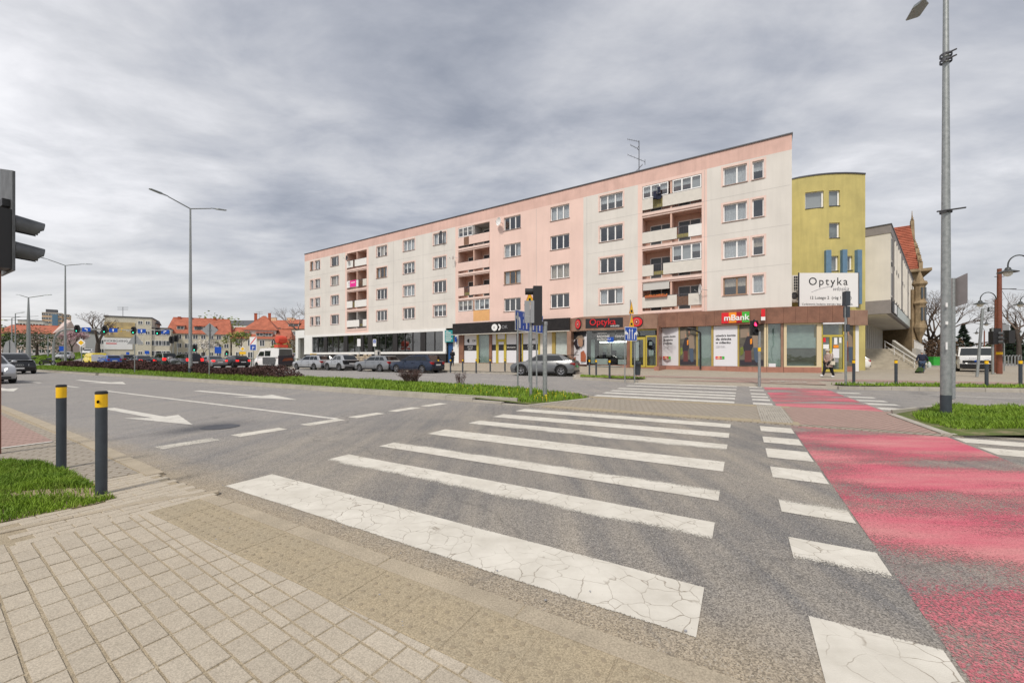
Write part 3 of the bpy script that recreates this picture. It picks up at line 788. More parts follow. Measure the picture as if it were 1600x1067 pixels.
# ------------------------------------------------------------ median: kerbs, turf, grass, paved crossing island
med_near = [(5.1, 9.62), (5.9, 9.62), (8, 9.72), (15, 9.8), (25, 9.9), (40, 9.9), (60, 9.9), (80, 9.9)]
med_far = [(4.25, 12.2), (4.9, 12.95), (8.5, 13.5), (14.7, 13.9), (22.6, 14.0), (40, 15.2), (60, 16.5), (80, 17)]
def zmed(s, c): return .025+.11*ss(s, 4.3, 7.5)+.05*ss(s, 6, 20)*(1-abs(c-12)/4)
strip('median_soil', [(s, c+.14) for s, c in med_near], med_far, 8, lambda s, c: zmed(s, c)-.01, 'turf')
b = MB()
for i in range(len(med_far)-1):
    (s0, c0), (s1, c1) = med_far[i], med_far[i+1]; b.prism([SC(s0, c0-.02), SC(s1, c1-.02), SC(s1, c1+.12), SC(s0, c0+.12)], -.05, .12)
b.prism([SC(4.25, 12.3), SC(5.1, 9.62), SC(4.98, 9.60), SC(4.1, 12.2)], -.05, .03)
b.build('median_far_kerb', 'stone_kerb', road)
def kerb_run(pts, wdt, z0, z1, ln, parent, maxn=80):
    n = 0
    for i in range(len(pts)-1):
        a = Vector(SC(*pts[i])); e = Vector(SC(*pts[i+1])); d = e-a; L_ = d.length; d.normalize(); nn = Vector((-d.y, d.x)); k = max(1, round(L_/ln)); st = L_/k
        for j in range(k):
            p = a+d*(j*st+.004); q = a+d*((j+1)*st-.004); b = MB()
            zt = z1 if not callable(z1) else z1(pts[i][0]+(pts[i+1][0]-pts[i][0])*j/k)
            b.prism([tuple(p), tuple(q), tuple(q-nn*wdt), tuple(p-nn*wdt)], z0, zt+random.uniform(-.003, .004)); b.build('kerb_stone', 'stone_kerb', parent, kind=None); n += 1
kerb_run([(5.0, 9.60), (5.9, 9.62), (8, 9.72), (15, 9.8), (25, 9.9), (40, 9.9)], .15, -.05, lambda s: .02+.12*ss(s, 4.9, 7.5), 1.0, road)
b = MB(); b.prism([SC(40, 9.75), SC(80, 9.75), SC(80, 9.9), SC(40, 9.9)], -.05, .14); b.build('median_near_kerb', 'stone_kerb', road)
# second, inner edging (a gutter slab) that runs beside the kerb
b = MB(); b.prism([SC(*p) for p in [(5.6, 9.98), (8, 9.98), (15, 10.02), (40, 10.1), (40, 10.2), (15, 10.12), (8, 10.08), (5.6, 10.05)]], -.02, .155); b.build('median_edging', 'stone_kerb', road)
mg = [SC(s, c+.36) for s, c in med_near] + [SC(s, c-.02) for s, c in reversed(med_far)]
def zgr(x, y): return zmed(*toSC(x, y))
def hole_far(P_): s = -.866*P_[:, 0]+.5*P_[:, 1]; return rs.uniform(0, 1, len(P_)) < np.clip((s-8)/30, 0, .8)
grass('median_grass', 'long green grass strip of the median left of the crossing island', [p for p in mg], 300, .14, .03, zgr, hole=hole_far)
b = MB()
for i in range(42):
    s = 4.6+abs(random.gauss(0, 1.9)); c = random.uniform(10.3, 12.7); x, y = SC(s, c); z = zmed(s, c)+random.uniform(.09, .16)
    b.lathe([(.001, 0), (.018, .004), (.013, .012), (.001, .015)], 7, (x, y, z)); b.tube((x, y, z-.1), (x, y, z), .003, .003, 3)
b.build('dandelions', 'dandelion', kind='stuff', label='yellow dandelions scattered in the grass tip of the median', cat='flowers')
island = slab('crossing_island', [(4.95, 9.50), (4.1, 12.35), (4.9, 12.98), (-3.2, 12.88), (-3.2, 9.47)], -.2, .016, 'pavers_beige')
sheet('island_cycle_path', [(-.93, 9.62), (-.93, 12.82), (-3.2, 12.82), (-3.2, 9.62)], .020, 'pavers_pink', island)
b = MB()
for r in range(12):
    for q in range(34):
        if q*.095 > 3.1: break
        s = -.36-r*.046-.0; c = 9.66+q*.095+(r % 2)*.045
        if s < -.9: continue
        b.M = Matrix.Translation((*SC(s, c), .016)) @ Matrix.Rotation(R(-30)+random.uniform(-.15, .15), 4, 'Z')
        b.box(-.019, .019, -.04, .04, 0, .012+random.uniform(0, .008))
b.build('cobble_stones', 'stone_kerb', island, kind='stuff')
b = MB()
for i in range(14):
    s0 = 4.6-i*.4; b.prism([SC(s0, 9.52), SC(s0-.39, 9.52), SC(s0-.39, 9.9), SC(s0, 9.9)], 0, .022+random.uniform(0, .002))
    b.prism([SC(s0-.1, 12.5), SC(s0-.49, 12.5), SC(s0-.49, 12.86), SC(s0-.1, 12.86)], 0, .022+random.uniform(0, .002))
b.build('tactile_slabs', 'tactile_slab', island, kind='stuff')
# right median
mr_near = [(-3.1, 9.72), (-4.2, 9.9), (-8, 10.1), (-16, 10.6), (-30, 11.4)]
mr_far = [(-3.0, 12.3), (-4.2, 13.9), (-8, 14.6), (-16, 15.4), (-30, 16.6)]
zmr = lambda s: .025+.10*ss(-s, 3.1, 4.6)
strip('right_median_soil', [(s, c-.2) for s, c in mr_near], mr_far, 6, lambda s, c: zmr(s), 'turf')
kerb_run([(-3.0, 9.58), (-4.2, 9.72), (-8, 9.95), (-16, 10.45), (-24, 10.95)], -.13, -.05, lambda s: .03+.10*ss(-s, 3.2, 5), 1.0, road)
b = MB()
for i in range(len(mr_far)-1):
    (s0, c0), (s1, c1) = mr_far[i], mr_far[i+1]; b.prism([SC(s0, c0-.02), SC(s1, c1-.02), SC(s1, c1+.12), SC(s0, c0+.12)], -.05, .12)
b.prism([SC(-3.1, 9.6), SC(-2.96, 9.6), SC(-2.9, 12.3), SC(-3.04, 12.4)], -.05, .04)
b.build('right_median_kerb', 'stone_kerb', road)
# paved wedge in front of the right-hand grass
rg = [SC(-3.3, 12.2), SC(-3.15, 11.2), SC(-3.35, 10.15), SC(-4.0, 10.35), SC(-8, 10.5), SC(-16, 11), SC(-16, 15.3), SC(-8, 14.5), SC(-4.2, 13.8)]
grass('right_median_grass', 'green grass bed around the foot of the tall galvanised lamp post at right', rg, 1500, .13, .016, lambda x, y: zmr(toSC(x, y)[0]))

# ------------------------------------------------------------ far pavement
def bline(s): return 34.25+.052*max(s, -6)         # building line, street frame
def zsw(s, c):
    if -3.5 < s < 4.7 and c < 22.3: return .02+.115*max(0, c-20.9)/1.4
    zb = .22+.02*max(0.0, min(s, 20.0))-.16*ss(-s, 4, 13); t = max(0.0, min(1.0, (c-23.5)/(bline(s)-23.5))); return .13+(zb-.13)*t**1.7
kerbA = [(-60, 40), (-30, 30.6), (-16, 25.2), (-10, 22.9), (-6, 21.7), (-3.4, 20.95), (0, 20.92), (4.6, 20.95), (7.0, 21.8), (8.5, 22.2), (9.0, 23.8), (10.1, 26.1), (20, 26.35), (35, 26.9), (48, 27.6), (52, 29.5), (54, 34)]
kerbB = [(-60, 96), (-30, 84), (-16, 74), (-10, 66), (-6, 54), (-3.4, 44), (0, 36), (4.6, 36), (7.4, 36), (9.3, 36), (9.9, 36), (11.6, 36), (20, 36.5), (35, 37.2), (48, 38), (56, 39.5), (66, 44)]
strip('far_pavement', kerbA, kerbB, 14, zsw, 'pavers_far')
b = MB()
for i in range(len(kerbA)-1):
    (s0, c0), (s1, c1) = kerbA[i], kerbA[i+1]; a = Vector(SC(s0, c0)); e = Vector(SC(s1, c1)); d = (e-a); n = max(1, round(d.length)); dd = d/n; nn = Vector((-d.y, d.x)).normalized()*-.14
    zt = .133 if not (-3.5 < s0 < 4) else .02
    for j in range(n):
        p = a+dd*(j+.006); q = a+dd*(j+.994); b.prism([tuple(p-nn), tuple(q-nn), tuple(q), tuple(p)], -.05, zt+.002)
b.build('far_kerb', 'stone_kerb', road, kind='stuff')
# apron down to the crossing
def on_sw(name, pts, mt, dz=.012):
    b = MB(); b.add([(*SC(*p), zsw(*p)+dz) for p in pts], [tuple(range(len(pts)))]); return b.build(name, mt, None, kind='structure')
on_sw('far_cycle_path', [(2.9, 21.9), (-3.2, 21.9), (-3.2, 23.9), (0, 23.9), (5, 23.9), (9, 24.0), (9, 25.2), (2, 25.3), (-8, 25.6), (-8, 27.2), (-3, 27), (9.5, 26.6), (9.5, 23.4)][:4]+[], 'pavers_pink')
strip('far_cycle_track', [(-16, 27.2), (-6, 25.2), (0, 24.3), (8, 24.3)], [(-16, 29.0), (-6, 27.0), (0, 26.0), (8, 26.0)], 3, lambda s, c: zsw(s, c)+.012, 'pavers_pink')
strip('cycle_track_line', [(-.2, 24.2), (4, 24.2), (8, 24.2)], [(-.2, 24.32), (4, 24.32), (8, 24.32)], 1, lambda s, c: zsw(s, c)+.018, 'road_paint_far')
strip('cycle_track_line', [(.6, 25.9), (4, 25.9), (8, 25.9)], [(.6, 26.02), (4, 26.02), (8, 26.02)], 1, lambda s, c: zsw(s, c)+.018, 'road_paint_far')
# cycle symbol before the red crossing
b = MB(); cc = Vector((*SC(-1.9, 22.9), .165))
for dxs in (-.42, .42):
    p = cc+T*dxs
    for i in range(14):
        a0, a1 = 2*math.pi*i/14, 2*math.pi*(i+1)/14
        b.quad(*[tuple(p+T*math.cos(a)*r+N*math.sin(a)*r) for a, r in ((a0, .22), (a1, .22), (a1, .30), (a0, .30))])
for p, q in (((-.42, 0), (-.1, .35)), ((-.1, .35), (.25, .35)), ((.42, 0), (.2, .5)), ((-.1, .35), (.1, 0)), ((.1, 0), (.25, .35))):
    A_, B_ = cc+T*p[0]+N*p[1], cc+T*q[0]+N*q[1]; d = (B_-A_).normalized(); n_ = Vector((-d.y, d.x, 0))*.035; b.quad(tuple(A_-n_), tuple(B_-n_), tuple(B_+n_), tuple(A_+n_))
b.build('cycle_symbol', 'road_paint_far', road, kind='structure')
# verge strips beyond the second carriageway
isl = [SC(*p) for p in [(8.3, 22.45), (6.4, 22.05), (4.6, 22.1), (4.6, 22.9), (6.8, 23.6), (8.7, 23.8)]]
isl_o = MB(); isl_o.add([(p[0], p[1], .155) for p in isl], [tuple(range(len(isl)))]); isl_o.build('island_verge_soil', 'dirt', kind='structure')
grass('kerbside_grass', 'small patch of grass with sign posts in front of the optician shop', isl, 260, .13, .03, .15)
rv_n = [(-3.9, 21.5), (-6, 22.1), (-10, 23.3), (-16, 25.6), (-30, 31)]; rv_f = [(-3.4, 22.2), (-6, 23.3), (-10, 24.6), (-16, 27), (-30, 32.6)]
strip('right_verge_soil', rv_n, rv_f, 2, lambda s, c: zsw(s, c)+.012, 'turf')
grass('right_verge_grass', 'narrow grass verge with grey bollards in front of the stair building', [SC(*p) for p in rv_n]+[SC(*p) for p in reversed(rv_f)], 200, .16, .035, lambda x, y: zsw(*toSC(x, y)))
# ------------------------------------------------------------ apartment block.  local x runs leftwards along the front, local y points out to the street
P0 = Vector((19.88, 28.28, 0)); FD = Vector((-.841, .541, 0)).normalized(); FO = Vector((-FD.y*-1*-1, FD.x, 0)); FO = Vector((-.541, -.841, 0)).normalized()
RZ = math.atan2(FD.y, FD.x); LEN = 61.9; TOP = 17.15
SILL = [14.45, 11.64, 8.83, 6.02]; WH = 1.36
def U(px):
    r = (px-800)/622.; return (P0.x-r*P0.y)/(r*FD.y-FD.x)
bld = thing('apartment_building', 'long five-storey pink and grey apartment block with recessed balconies', 'building', tuple(P0), RZ)
cols = [(484.7, 489.7, 1), (491.7, 500, 2), (516.7, 529.3, 2.5), (588.2, 604.6, 3), (629.8, 647.8, 3), (677, 697, 3), (787.4, 813.5, 3), (860, 889.5, 3), (937, 973, 3), (1130, 1167, 2), (1175.5, 1193.5, 1)]
wins = []
for a, b_, n in cols:
    for z in SILL: wins.append((U(b_), U(a), z, z+WH, n))
bals = [(U(573), U(542)), (U(765), U(716)), (U(1096.4), U(1003.7))]
holes = [(w_[0], w_[1], w_[2], w_[3]) for w_ in wins]
CE = [15.8, 13.22, 10.42, 7.62]; FLR = [13.5, 10.68, 7.88, 5.2]
for (a, b_) in bals:
    for c_, f_ in zip(CE, FLR): holes.append((a, b_, f_-.02, c_))
bandz = 16.05
def wall_holes(u0, u1, z0, z1, holes, y, dep, regions, mats, parent, name):
    us = sorted(set([u0, u1]+[h for H in holes for h in H[:2]]+[r for g in regions for r in g[:2] if u0 < r < u1]))
    zs = sorted(set([z0, z1, bandz]+[h for H in holes for h in H[2:4]])); zs = [z for z in zs if z0 <= z <= z1]
    b = MB()
    for i in range(len(us)-1):
        um = (us[i]+us[i+1])/2
        run = None
        for j in range(len(zs)-1):
            zm = (zs[j]+zs[j+1])/2
            if any(H[0] < um < H[1] and H[2] < zm < H[3] for H in holes): continue
            b.k = 2 if zm > bandz else next((g[2] for g in regions if g[0] <= um <= g[1]), 0)
            b.quad((us[i+1], y, zs[j]), (us[i], y, zs[j]), (us[i], y, zs[j+1]), (us[i+1], y, zs[j+1]))
    b.k = 3
    for (a, c, e, f) in holes:
        d = dep
        b.quad((a, y, e), (a, y-d, e), (a, y-d, f), (a, y, f)); b.quad((c, y-d, e), (c, y, e), (c, y, f), (c, y-d, f))
        b.quad((a, y-d, f), (c, y-d, f), (c, y, f), (a, y, f)); b.quad((a, y, e), (c, y, e), (c, y-d, e), (a, y-d, e))
    return b.build(name, mats, parent)
regions = [(U(911.6), U(711.5), 1)]
for (a, b_) in bals:
    if not (U(911.6) < a < U(711.5)): regions.insert(0, (a-.38, b_+.38, 1))
wall = wall_holes(0, LEN, 4.6, TOP, holes, 0, .24, regions, ['stucco_grey', 'stucco_pink', 'cornice_pink', 'surround_pink'], bld, 'wall')
b = MB(); b.box(0, LEN, -12.5, -12.2, 0, TOP); b.box(0, .2, -12.2, -1.6, 0, TOP-.2); b.box(LEN-.2, LEN, -12.2, -1.6, 0, TOP-.2)
b.box(0, .2, -1.6, -.002, 4.6, TOP-.2); b.box(LEN-.2, LEN, -1.6, -.002, 0, TOP-.2); b.box(.2, LEN-.2, -12.2, -.26, TOP-.4, TOP-.15)
b.build('side_wall', 'stucco_grey', bld)
b = MB(); b.box(-.06, LEN+.06, -.35, .07, TOP+.002, TOP+.09); b.box(-.06, .06, -12.5, -.352, TOP+.002, TOP+.09); b.build('roof_edge', 'metal_edge', bld)
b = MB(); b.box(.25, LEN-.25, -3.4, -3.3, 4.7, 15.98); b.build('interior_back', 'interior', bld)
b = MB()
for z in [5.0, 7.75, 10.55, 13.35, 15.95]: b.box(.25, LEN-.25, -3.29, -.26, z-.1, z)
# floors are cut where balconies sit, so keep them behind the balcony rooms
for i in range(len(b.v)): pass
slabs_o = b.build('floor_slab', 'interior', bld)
# painted surrounds (3 mm proud bands) on the grey sections
def band(a, c, e, f, t=.15, y=.004):
    b.box(a-t, c+t, .001, y, f, f+t); b.box(a-t, c+t, .001, y, e-t*.5, e); b.box(a-t, a, .001, y, e, f); b.box(c, c+t, .001, y, e, f)
for (a, c, e, f, n) in wins:
    if U(911.6) < a < U(711.5): continue
    b = MB(); band(a, c, e, f); b.build('window_surround', 'surround_pink', bld)
# panel joints of the prefabricated wall
b = MB()
for px in (838, 615, 661, 917, 1101, 694): 
    u_ = U(px); b.box(u_-.012, u_+.012, .002, .006, 4.9, 16.0)
for z in (7.95, 10.75, 13.55): b.box(.1, U(916), .002, .005, z-.008, z+.008); b.box(U(707), LEN-.1, .002, .005, z-.008, z+.008)
b.build('panel_joint', 'balcony_grey', bld)
random.seed(3)
def window(parent, u0, u1, z0, z1, n, y=-.16, style=None, frame='pvc', sill=True):
    b = MB(); t = .075; W_ = u1-u0
    b.box(u0, u1, y-.03, y+.03, z0, z0+t); b.box(u0, u1, y-.03, y+.03, z1-t, z1)
    if n == 2.5: cuts = [.34]; 
    elif n == 1: cuts = []
    elif n == 2: cuts = [.5 if W_ < 1.5 else .42]
    else: cuts = [i/n for i in range(1, int(n))]
    xs = [u0+t/2]+[u0+W_*c for c in cuts]+[u1-t/2]
    for i, x in enumerate(xs):
        tt = t/2 if i in (0, len(xs)-1) else .055
        b.box(x-tt, x+tt, y-.028, y+.028, z0+t, z1-t)
    f = b.build('window', frame, parent)
    for i in range(len(xs)-1):
        b = MB(); b.quad((xs[i+1], y, z0+t), (xs[i], y, z0+t), (xs[i], y, z1-t), (xs[i+1], y, z1-t)); b.build('pane', 'window_glass', f)
    st = style or random.choice(['full', 'full', 'half', 'sides', 'none', 'blind', 'none', 'sides', 'half'])
    cm = 'curtain_warm' if random.random() < .15 else ('blind' if st == 'blind' else 'curtain')
    b = MB(); yc = y-.14
    def cloth(a, c, e, f_):
        k = max(3, int((c-a)/.09)); vs = []
        for i in range(k+1):
            x = a+(c-a)*i/k; yy = yc+(.025 if i % 2 else -.025)+random.uniform(-.01, .01); vs += [(x, yy, e), (x, yy, f_)]
        b.add(vs, [(2*i, 2*i+2, 2*i+3, 2*i+1) for i in range(k)])
    if st == 'full': cloth(u0, u1, z0+.03, z1)
    elif st == 'half': cloth(u0, u1, z0+(z1-z0)*.5, z1)
    elif st == 'sides': cloth(u0, u0+W_*.3, z0+.03, z1); cloth(u1-W_*.28, u1, z0+.03, z1)
    elif st == 'blind':
        for i in range(int(max(1, n))): 
            a = u0+W_*i/max(1, int(n)); zb = z0+(z1-z0)*random.choice([.1, .35, .5, .05]); b.quad((a+W_/max(1, int(n)), yc, zb), (a, yc, zb), (a, yc, z1), (a+W_/max(1, int(n)), yc, z1))
    if b.v: b.build('curtain', cm, f)
    if sill:
        b = MB(); b.box(u0-.06, u1+.06, y+.035, .06, z0-.045, z0-.003); b.build('sill', 'sill_metal', f)
    return f
styl = {}
for i, (a, c, e, f, n) in enumerate(wins):
    window(bld, a, c, e, f, n, frame='pvc' if (i % 13) != 0 else 'wood_frame')
# balconies
def railing(b, u0, u1, z0, z1, y=-.03, bars=True):
    b.box(u0, u1, y-.02, y+.02, z1-.035, z1); b.box(u0, u1, y-.015, y+.015, z0+.02, z0+.045)
    if bars:
        k = max(1, int((u1-u0)/.12))
        for i in range(k+1):
            x = u0+(u1-u0)*i/k; b.box(x-.008, x+.008, y-.008, y+.008, z0+.045, z1-.035)
specs = {  # per balcony stack: per floor: parapet pieces (f0,f1,material), glazed (f0,f1), wall material.   f runs from the photo's left
 0: [dict(p=[(0, .33, 'panel_white'), (.42, 1, 'panel_white')], gap='panel_brown', glz=[]),
     dict(p=[(0, .60, 'panel_white'), (.82, 1, 'panel_beige')], gap='panel_brown', glz=[]),
     dict(p=[(0, .30, 'panel_white'), (.42, 1, 'panel_white')], gap='panel_olive', glz=[]),
     dict(p=[(0, .64, 'panel_white'), (.82, 1, 'panel_white')], gap='metal_edge', glz=[])],
 1: [dict(p=[(0, 1, 'panel_pink')], gap=None, glz=[(0, .47)], patch=(.2, .36, 'panel_brown')),
     dict(p=[(0, 1, 'panel_pink')], gap=None, glz=[], patch=(.64, .80, 'surround_pink')),
     dict(p=[(0, .2, 'panel_pink'), (.38, 1, 'panel_pink')], gap='metal_edge', glz=[]),
     dict(p=[(0, .5, 'panel_pink'), (.5, 1, 'panel_orange')], gap=None, glz=[(0, .47), (.53, 1)])],
 2: [dict(p=[(0, .19, 'panel_beige'), (.36, 1, 'panel_beige')], gap='panel_olive', glz=[(0, .46), (.52, 1)]),
     dict(p=[(0, .60, 'panel_beige'), (.79, 1, 'panel_white')], gap='metal_edge', glz=[]),
     dict(p=[(0, .20, 'panel_beige'), (.37, 1, 'panel_beige')], gap='metal_edge', glz=[(.52, 1)]),
     dict(p=[(0, .60, 'panel_beige'), (.79, 1, 'panel_beige')], gap='panel_brown', glz=[])]}
DP = 1.45
for bi, (a, c) in enumerate(bals):
    for fl in range(4):
        sp_ = specs[bi][fl]; cz, fz = CE[fl], FLR[fl]; wd = c-a
        def uu(f): return c-wd*f
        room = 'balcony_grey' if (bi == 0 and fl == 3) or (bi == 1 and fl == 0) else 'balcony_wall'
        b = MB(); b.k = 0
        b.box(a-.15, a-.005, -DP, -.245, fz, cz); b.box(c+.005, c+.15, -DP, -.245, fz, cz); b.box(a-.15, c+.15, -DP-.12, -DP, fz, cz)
        b.box(a-.15, c+.15, -DP, -.245, cz+.004, cz+.12); b.box((a+c)/2-.07, (a+c)/2+.07, -DP, -.06, fz+.01, cz-.005)
        bal = b.build('balcony', room, bld)
        b = MB(); b.box(a-.02, c+.02, -DP, .05, fz-.22, fz); b.build('balcony_floor', 'surround_pink', bal)
        b = MB(); b.box(a, c, -.07, -.02, cz-.10, cz-.004) if fl else None
        if b.v: b.build('lintel', 'surround_pink', bal)
        pt = fz+1.18; pb = fz+.26
        if bi == 1 and fl == 3: pb = fz+.0
        for (f0, f1, mt) in sp_['p']:
            b = MB(); b.box(uu(f1), uu(f0), .0, .045, pb, pt); b.build('parapet_panel', mt, bal)
        b = MB(); railing(b, a, c, pb-.05, pt+.05, y=-.03, bars=False)
        gaps = []; last = 0
        for (f0, f1, mt) in sp_['p']:
            if f0-last > .02: gaps.append((last, f0))
            last = f1
        for g0, g1 in gaps: railing(b, uu(g1), uu(g0), pb, pt, y=.01)
        b.build('railing', 'metal_edge', bal)
        if sp_['gap'] and gaps:
            g0, g1 = gaps[0]; b = MB(); b.box(uu(g1)+.02, uu(g0)-.02, -.065, -.052, pb+.02, pt-.15 if sp_['gap'] != 'metal_edge' else pb+.35); b.build('screen', sp_['gap'] if sp_['gap'] != 'metal_edge' else 'panel_olive', bal)
        if 'patch' in sp_:
            f0, f1, mt = sp_['patch']; b = MB(); b.box(uu(f1), uu(f0), .047, .06, pb+.03, pt-.04); b.build('parapet_panel', mt, bal)
        # doors and windows on the back wall of each half
        for h0, h1 in ((0, .5), (.5, 1)):
            x1, x0 = uu(h0)-.35, uu(h1)+.25
            glazed = any(g[0] <= h0+.1 and g[1] >= h1-.1 for g in sp_['glz'])
            b = MB(); z1 = fz+2.0; yb = -DP+.004
            b.box(x0, x0+(x1-x0)*.46, yb, yb+.05, fz+.75, fz+.82); b.box(x0, x1, yb, yb+.05, z1, z1+.07)
            for x in (x0, x0+(x1-x0)*.46, x1): b.box(x-.035, x+.035, yb, yb+.055, fz+(.02 if x > x0+.01 else .82), z1)
            dr = b.build('balcony_door', 'pvc', bal)
            b = MB(); b.quad((x1, yb+.02, fz+.05), (x0+(x1-x0)*.46, yb+.02, fz+.05), (x0+(x1-x0)*.46, yb+.02, z1), (x1, yb+.02, z1)); b.quad((x0+(x1-x0)*.46, yb+.02, fz+.8), (x0, yb+.02, fz+.8), (x0, yb+.02, z1), (x0+(x1-x0)*.46, yb+.02, z1))
            b.build('pane', 'far_window', dr)
        for (g0, g1) in sp_['glz']:
            window(bal, uu(g1)+.03, uu(g0)-.03, pt+.06, cz-.03, 3, y=-.05, style=random.choice(['full', 'blind', 'half']), sill=False)
# roller blind, flower boxes and washing on individual balconies
a, c = bals[2]; wd = c-a
b = MB(); b.box(c-wd*.47, c-.05, -.05, -.03, 6.95, 7.55); b.box(c-wd*.47, c-.05, -.09, -.02, 7.5, 7.6); b.build('roller_blind', 'blind', bld)
fb = thing('flower_box', 'row of orange and yellow flowers on the lowest right-hand balcony rail', 'flower box', tuple(P0+FD*(c-1.15)+FO*.13+Vector((0, 0, 6.28))), RZ)
b = MB(); b.box(-.9, .9, -.06, .09, 0, .13); b.build('box', 'print_rust', fb)
b = MB()
for i in range(70): b.ball((random.uniform(-.88, .88), random.uniform(-.05, .08), random.uniform(.13, .22)), random.uniform(.02, .04), 3)
b.build('flowers', 'flower_orange', fb)
dr = thing('drying_rack', 'folded clothes rack with dark laundry hung outside the top balcony', 'laundry rack', tuple(P0+FD*(c-1.28)+FO*.05+Vector((0, 0, 14.75))), RZ)
b = MB(); 
for q in (-.3, .3): b.tube((q, 0, 0), (q*.4, .25, .75), .012); b.tube((q, .3, .1), (q*.4, 0, .75), .012)
b.tube((-.35, .3, .35), (.35, .3, .35), .012); b.build('frame', 'metal_edge', dr)
b = MB(); b.box(-.25, -.02, .24, .28, .1, .6); b.box(.04, .3, .3, .33, -.3, .3); b.box(-.3, .1, .1, .14, -.35, .12); b.build('laundry', 'cloth_navy', dr)
a0, c0 = bals[0]
bn = thing('banner', 'pink and white printed banner hung on a third-floor balcony', 'banner', tuple(P0+FD*(c0-.05)+FO*.06+Vector((0, 0, 10.95))), RZ)
b = MB(); b.k = 0; b.box(-2.1, -.75, .0, .02, .05, .95); b.k = 1; b.box(-.74, -.2, .0, .02, -.0, .95); b.k = 2; b.box(-.6, -.5, .021, .026, .2, .75); b.box(-.66, -.44, .021, .026, .62, .78); b.k = 1; b.box(-1.9, -1.0, .021, .025, .6, .7)
b.build('cloth', ['pink_banner', 'white_sign', 'ink_grey'], bn)
# satellite dishes
def dish(px, z, r, label, dark=False, yaw=20):
    u_ = U(px); p = P0+FD*u_+FO*.45+Vector((0, 0, z))
    t = thing('satellite_dish', label, 'satellite dish', tuple(p), RZ-R(yaw), 'satellite dishes on the long block')
    b = MB(); b.lathe([(.001, 0), (r*.4, .02), (r*.75, .06), (r, .12), (r+.01, .115), (r*.75, .045), (r*.4, .0), (.001, -.02)], 18, axis='y'); b.build('reflector', 'metal_edge' if dark else 'white_sign', t, smooth=40)
    b = MB(); b.tube((0, 0, -r*.9), (0, .45, -.1), .012); b.ball((0, .47, -.06), .04, 5); b.build('arm', 'sign_back', t)
    b = MB(); b.tube((0, 0, 0), (0, -.45, -.1), .02); b.build('bracket', 'sign_back', t); return t
dish(784, 15.35, .42, 'white satellite dish at the left of the topmost pink-section window')
dish(694, 15.35, .40, 'dark satellite dish at the topmost window of the left grey section', True)
dish(1097, 6.6, .40, 'white oval satellite dish right of the lowest right-hand balcony', False, 70)
dish(713, 12.5, .25, 'small white dish on the left edge of the pink section', False, 60)
dish(547, 15.0, .35, 'dark grey dish on the topmost left-hand balcony', True)
# roof aerial
u_ = U(995.5); yb = -1.2
an = thing('roof_aerial', 'tall television aerial mast on the roof of the long block', 'aerial', tuple(P0+FD*u_+FO*-.6+Vector((0, 0, TOP))), 0)
k_ = 34.2/622
b = MB(); b.tube((0, 0, -.1), (0, 0, 2.95), .035); b.build('mast', 'metal_edge', an)
b = MB()
for (x0, z0, x1, z1) in [(-1.0, 3.1, -.05, 2.9), (-.75, 2.6, -.15, 2.3), (-.98, 1.75, .5, 1.15), (-.5, .1, 0, .55), (.0, .6, .3, .88)]:
    b.tube((x0, 0, z0), (x1, 0, z1), .018)
    k = 5
    for i in range(k+1):
        f = i/k; x = x0+(x1-x0)*f; z = z0+(z1-z0)*f; b.tube((x-.05, -.18, z), (x+.05, .18, z), .009, n=5)
b.tube((.52, 0, .85), (.52, 0, 1.35), .02); b.tube((-.15, 0, 2.3), (0, 0, 2.55), .02); b.tube((-.15, 0, 2.3), (0, 0, 2.1), .02)
b.build('antenna', 'metal_edge', an)
# ------------------------------------------------------------ left ground-floor unit: white frame, black pilasters, long glazing
u0, u1 = U(697), LEN
b = MB()
gl = [(488.1, 496.1), (497.5, 505.9), (511, 519), (520, 528), (529, 537), (543, 553.3), (554, 564), (568, 575), (582, 590.8), (591.7, 602), (603, 613.7), (620.8, 632), (633, 644), (645, 656.9), (664.8, 678.4), (679.4, 692.5)]
b.box(u0, u1, -.15, .06, 4.30, 4.60-.003); b.box(u0, u0+.42, -.15, .06, 1.95, 4.30); b.box(U(488.1), u1, -.15, .06, 1.95, 4.30); b.box(u0, u1, -.15, .10, 1.68, 1.95)
wr = b.build('ground_floor_frame', 'white_render', bld)
b = MB(); b.box(u0, u1, -.18, .03, .1, 1.678); b.build('plinth', 'black_cladding', bld)
for i in range(len(gl)-1):
    a_, c_ = U(gl[i+1][0]), U(gl[i][1]); b = MB()
    if abs(c_-a_) > .35: b.box(a_, c_, -.1, .03, 1.952, 4.298)
    else: b.box(a_+.01, c_-.01, -.1, .01, 1.952, 4.298)
    b.build('pilaster', 'black_cladding', bld)
b = MB(); b.box(U(692.5)-.1, U(692.5), -.1, .01, 1.952, 4.298); b.build('pilaster', 'black_cladding', bld)
for g0, g1 in gl:
    b = MB(); b.quad((U(g0), -.06, 1.95), (U(g1), -.06, 1.95), (U(g1), -.06, 4.3), (U(g0), -.06, 4.3)); b.build('pane', 'dark_glass', bld)
b = MB(); b.box(u0, u1, -4.2, -4.0, .1, 4.6); b.build('shop_back_wall', 'interior_light', bld)
b = MB(); b.box(u0, u1, -4.0, -.2, .6, .7); b.box(u0, u1, -4.0, -.2, 4.5, 4.6)
for i in range(22): 
    x = random.uniform(u0+.5, u1-.5); y = random.uniform(-3.5, -.8); b.box(x-.4, x+.4, y-.3, y+.3, .7, random.uniform(1.6, 2.6))
b.build('shop_furniture', 'grey_plastic', bld)
b = MB()
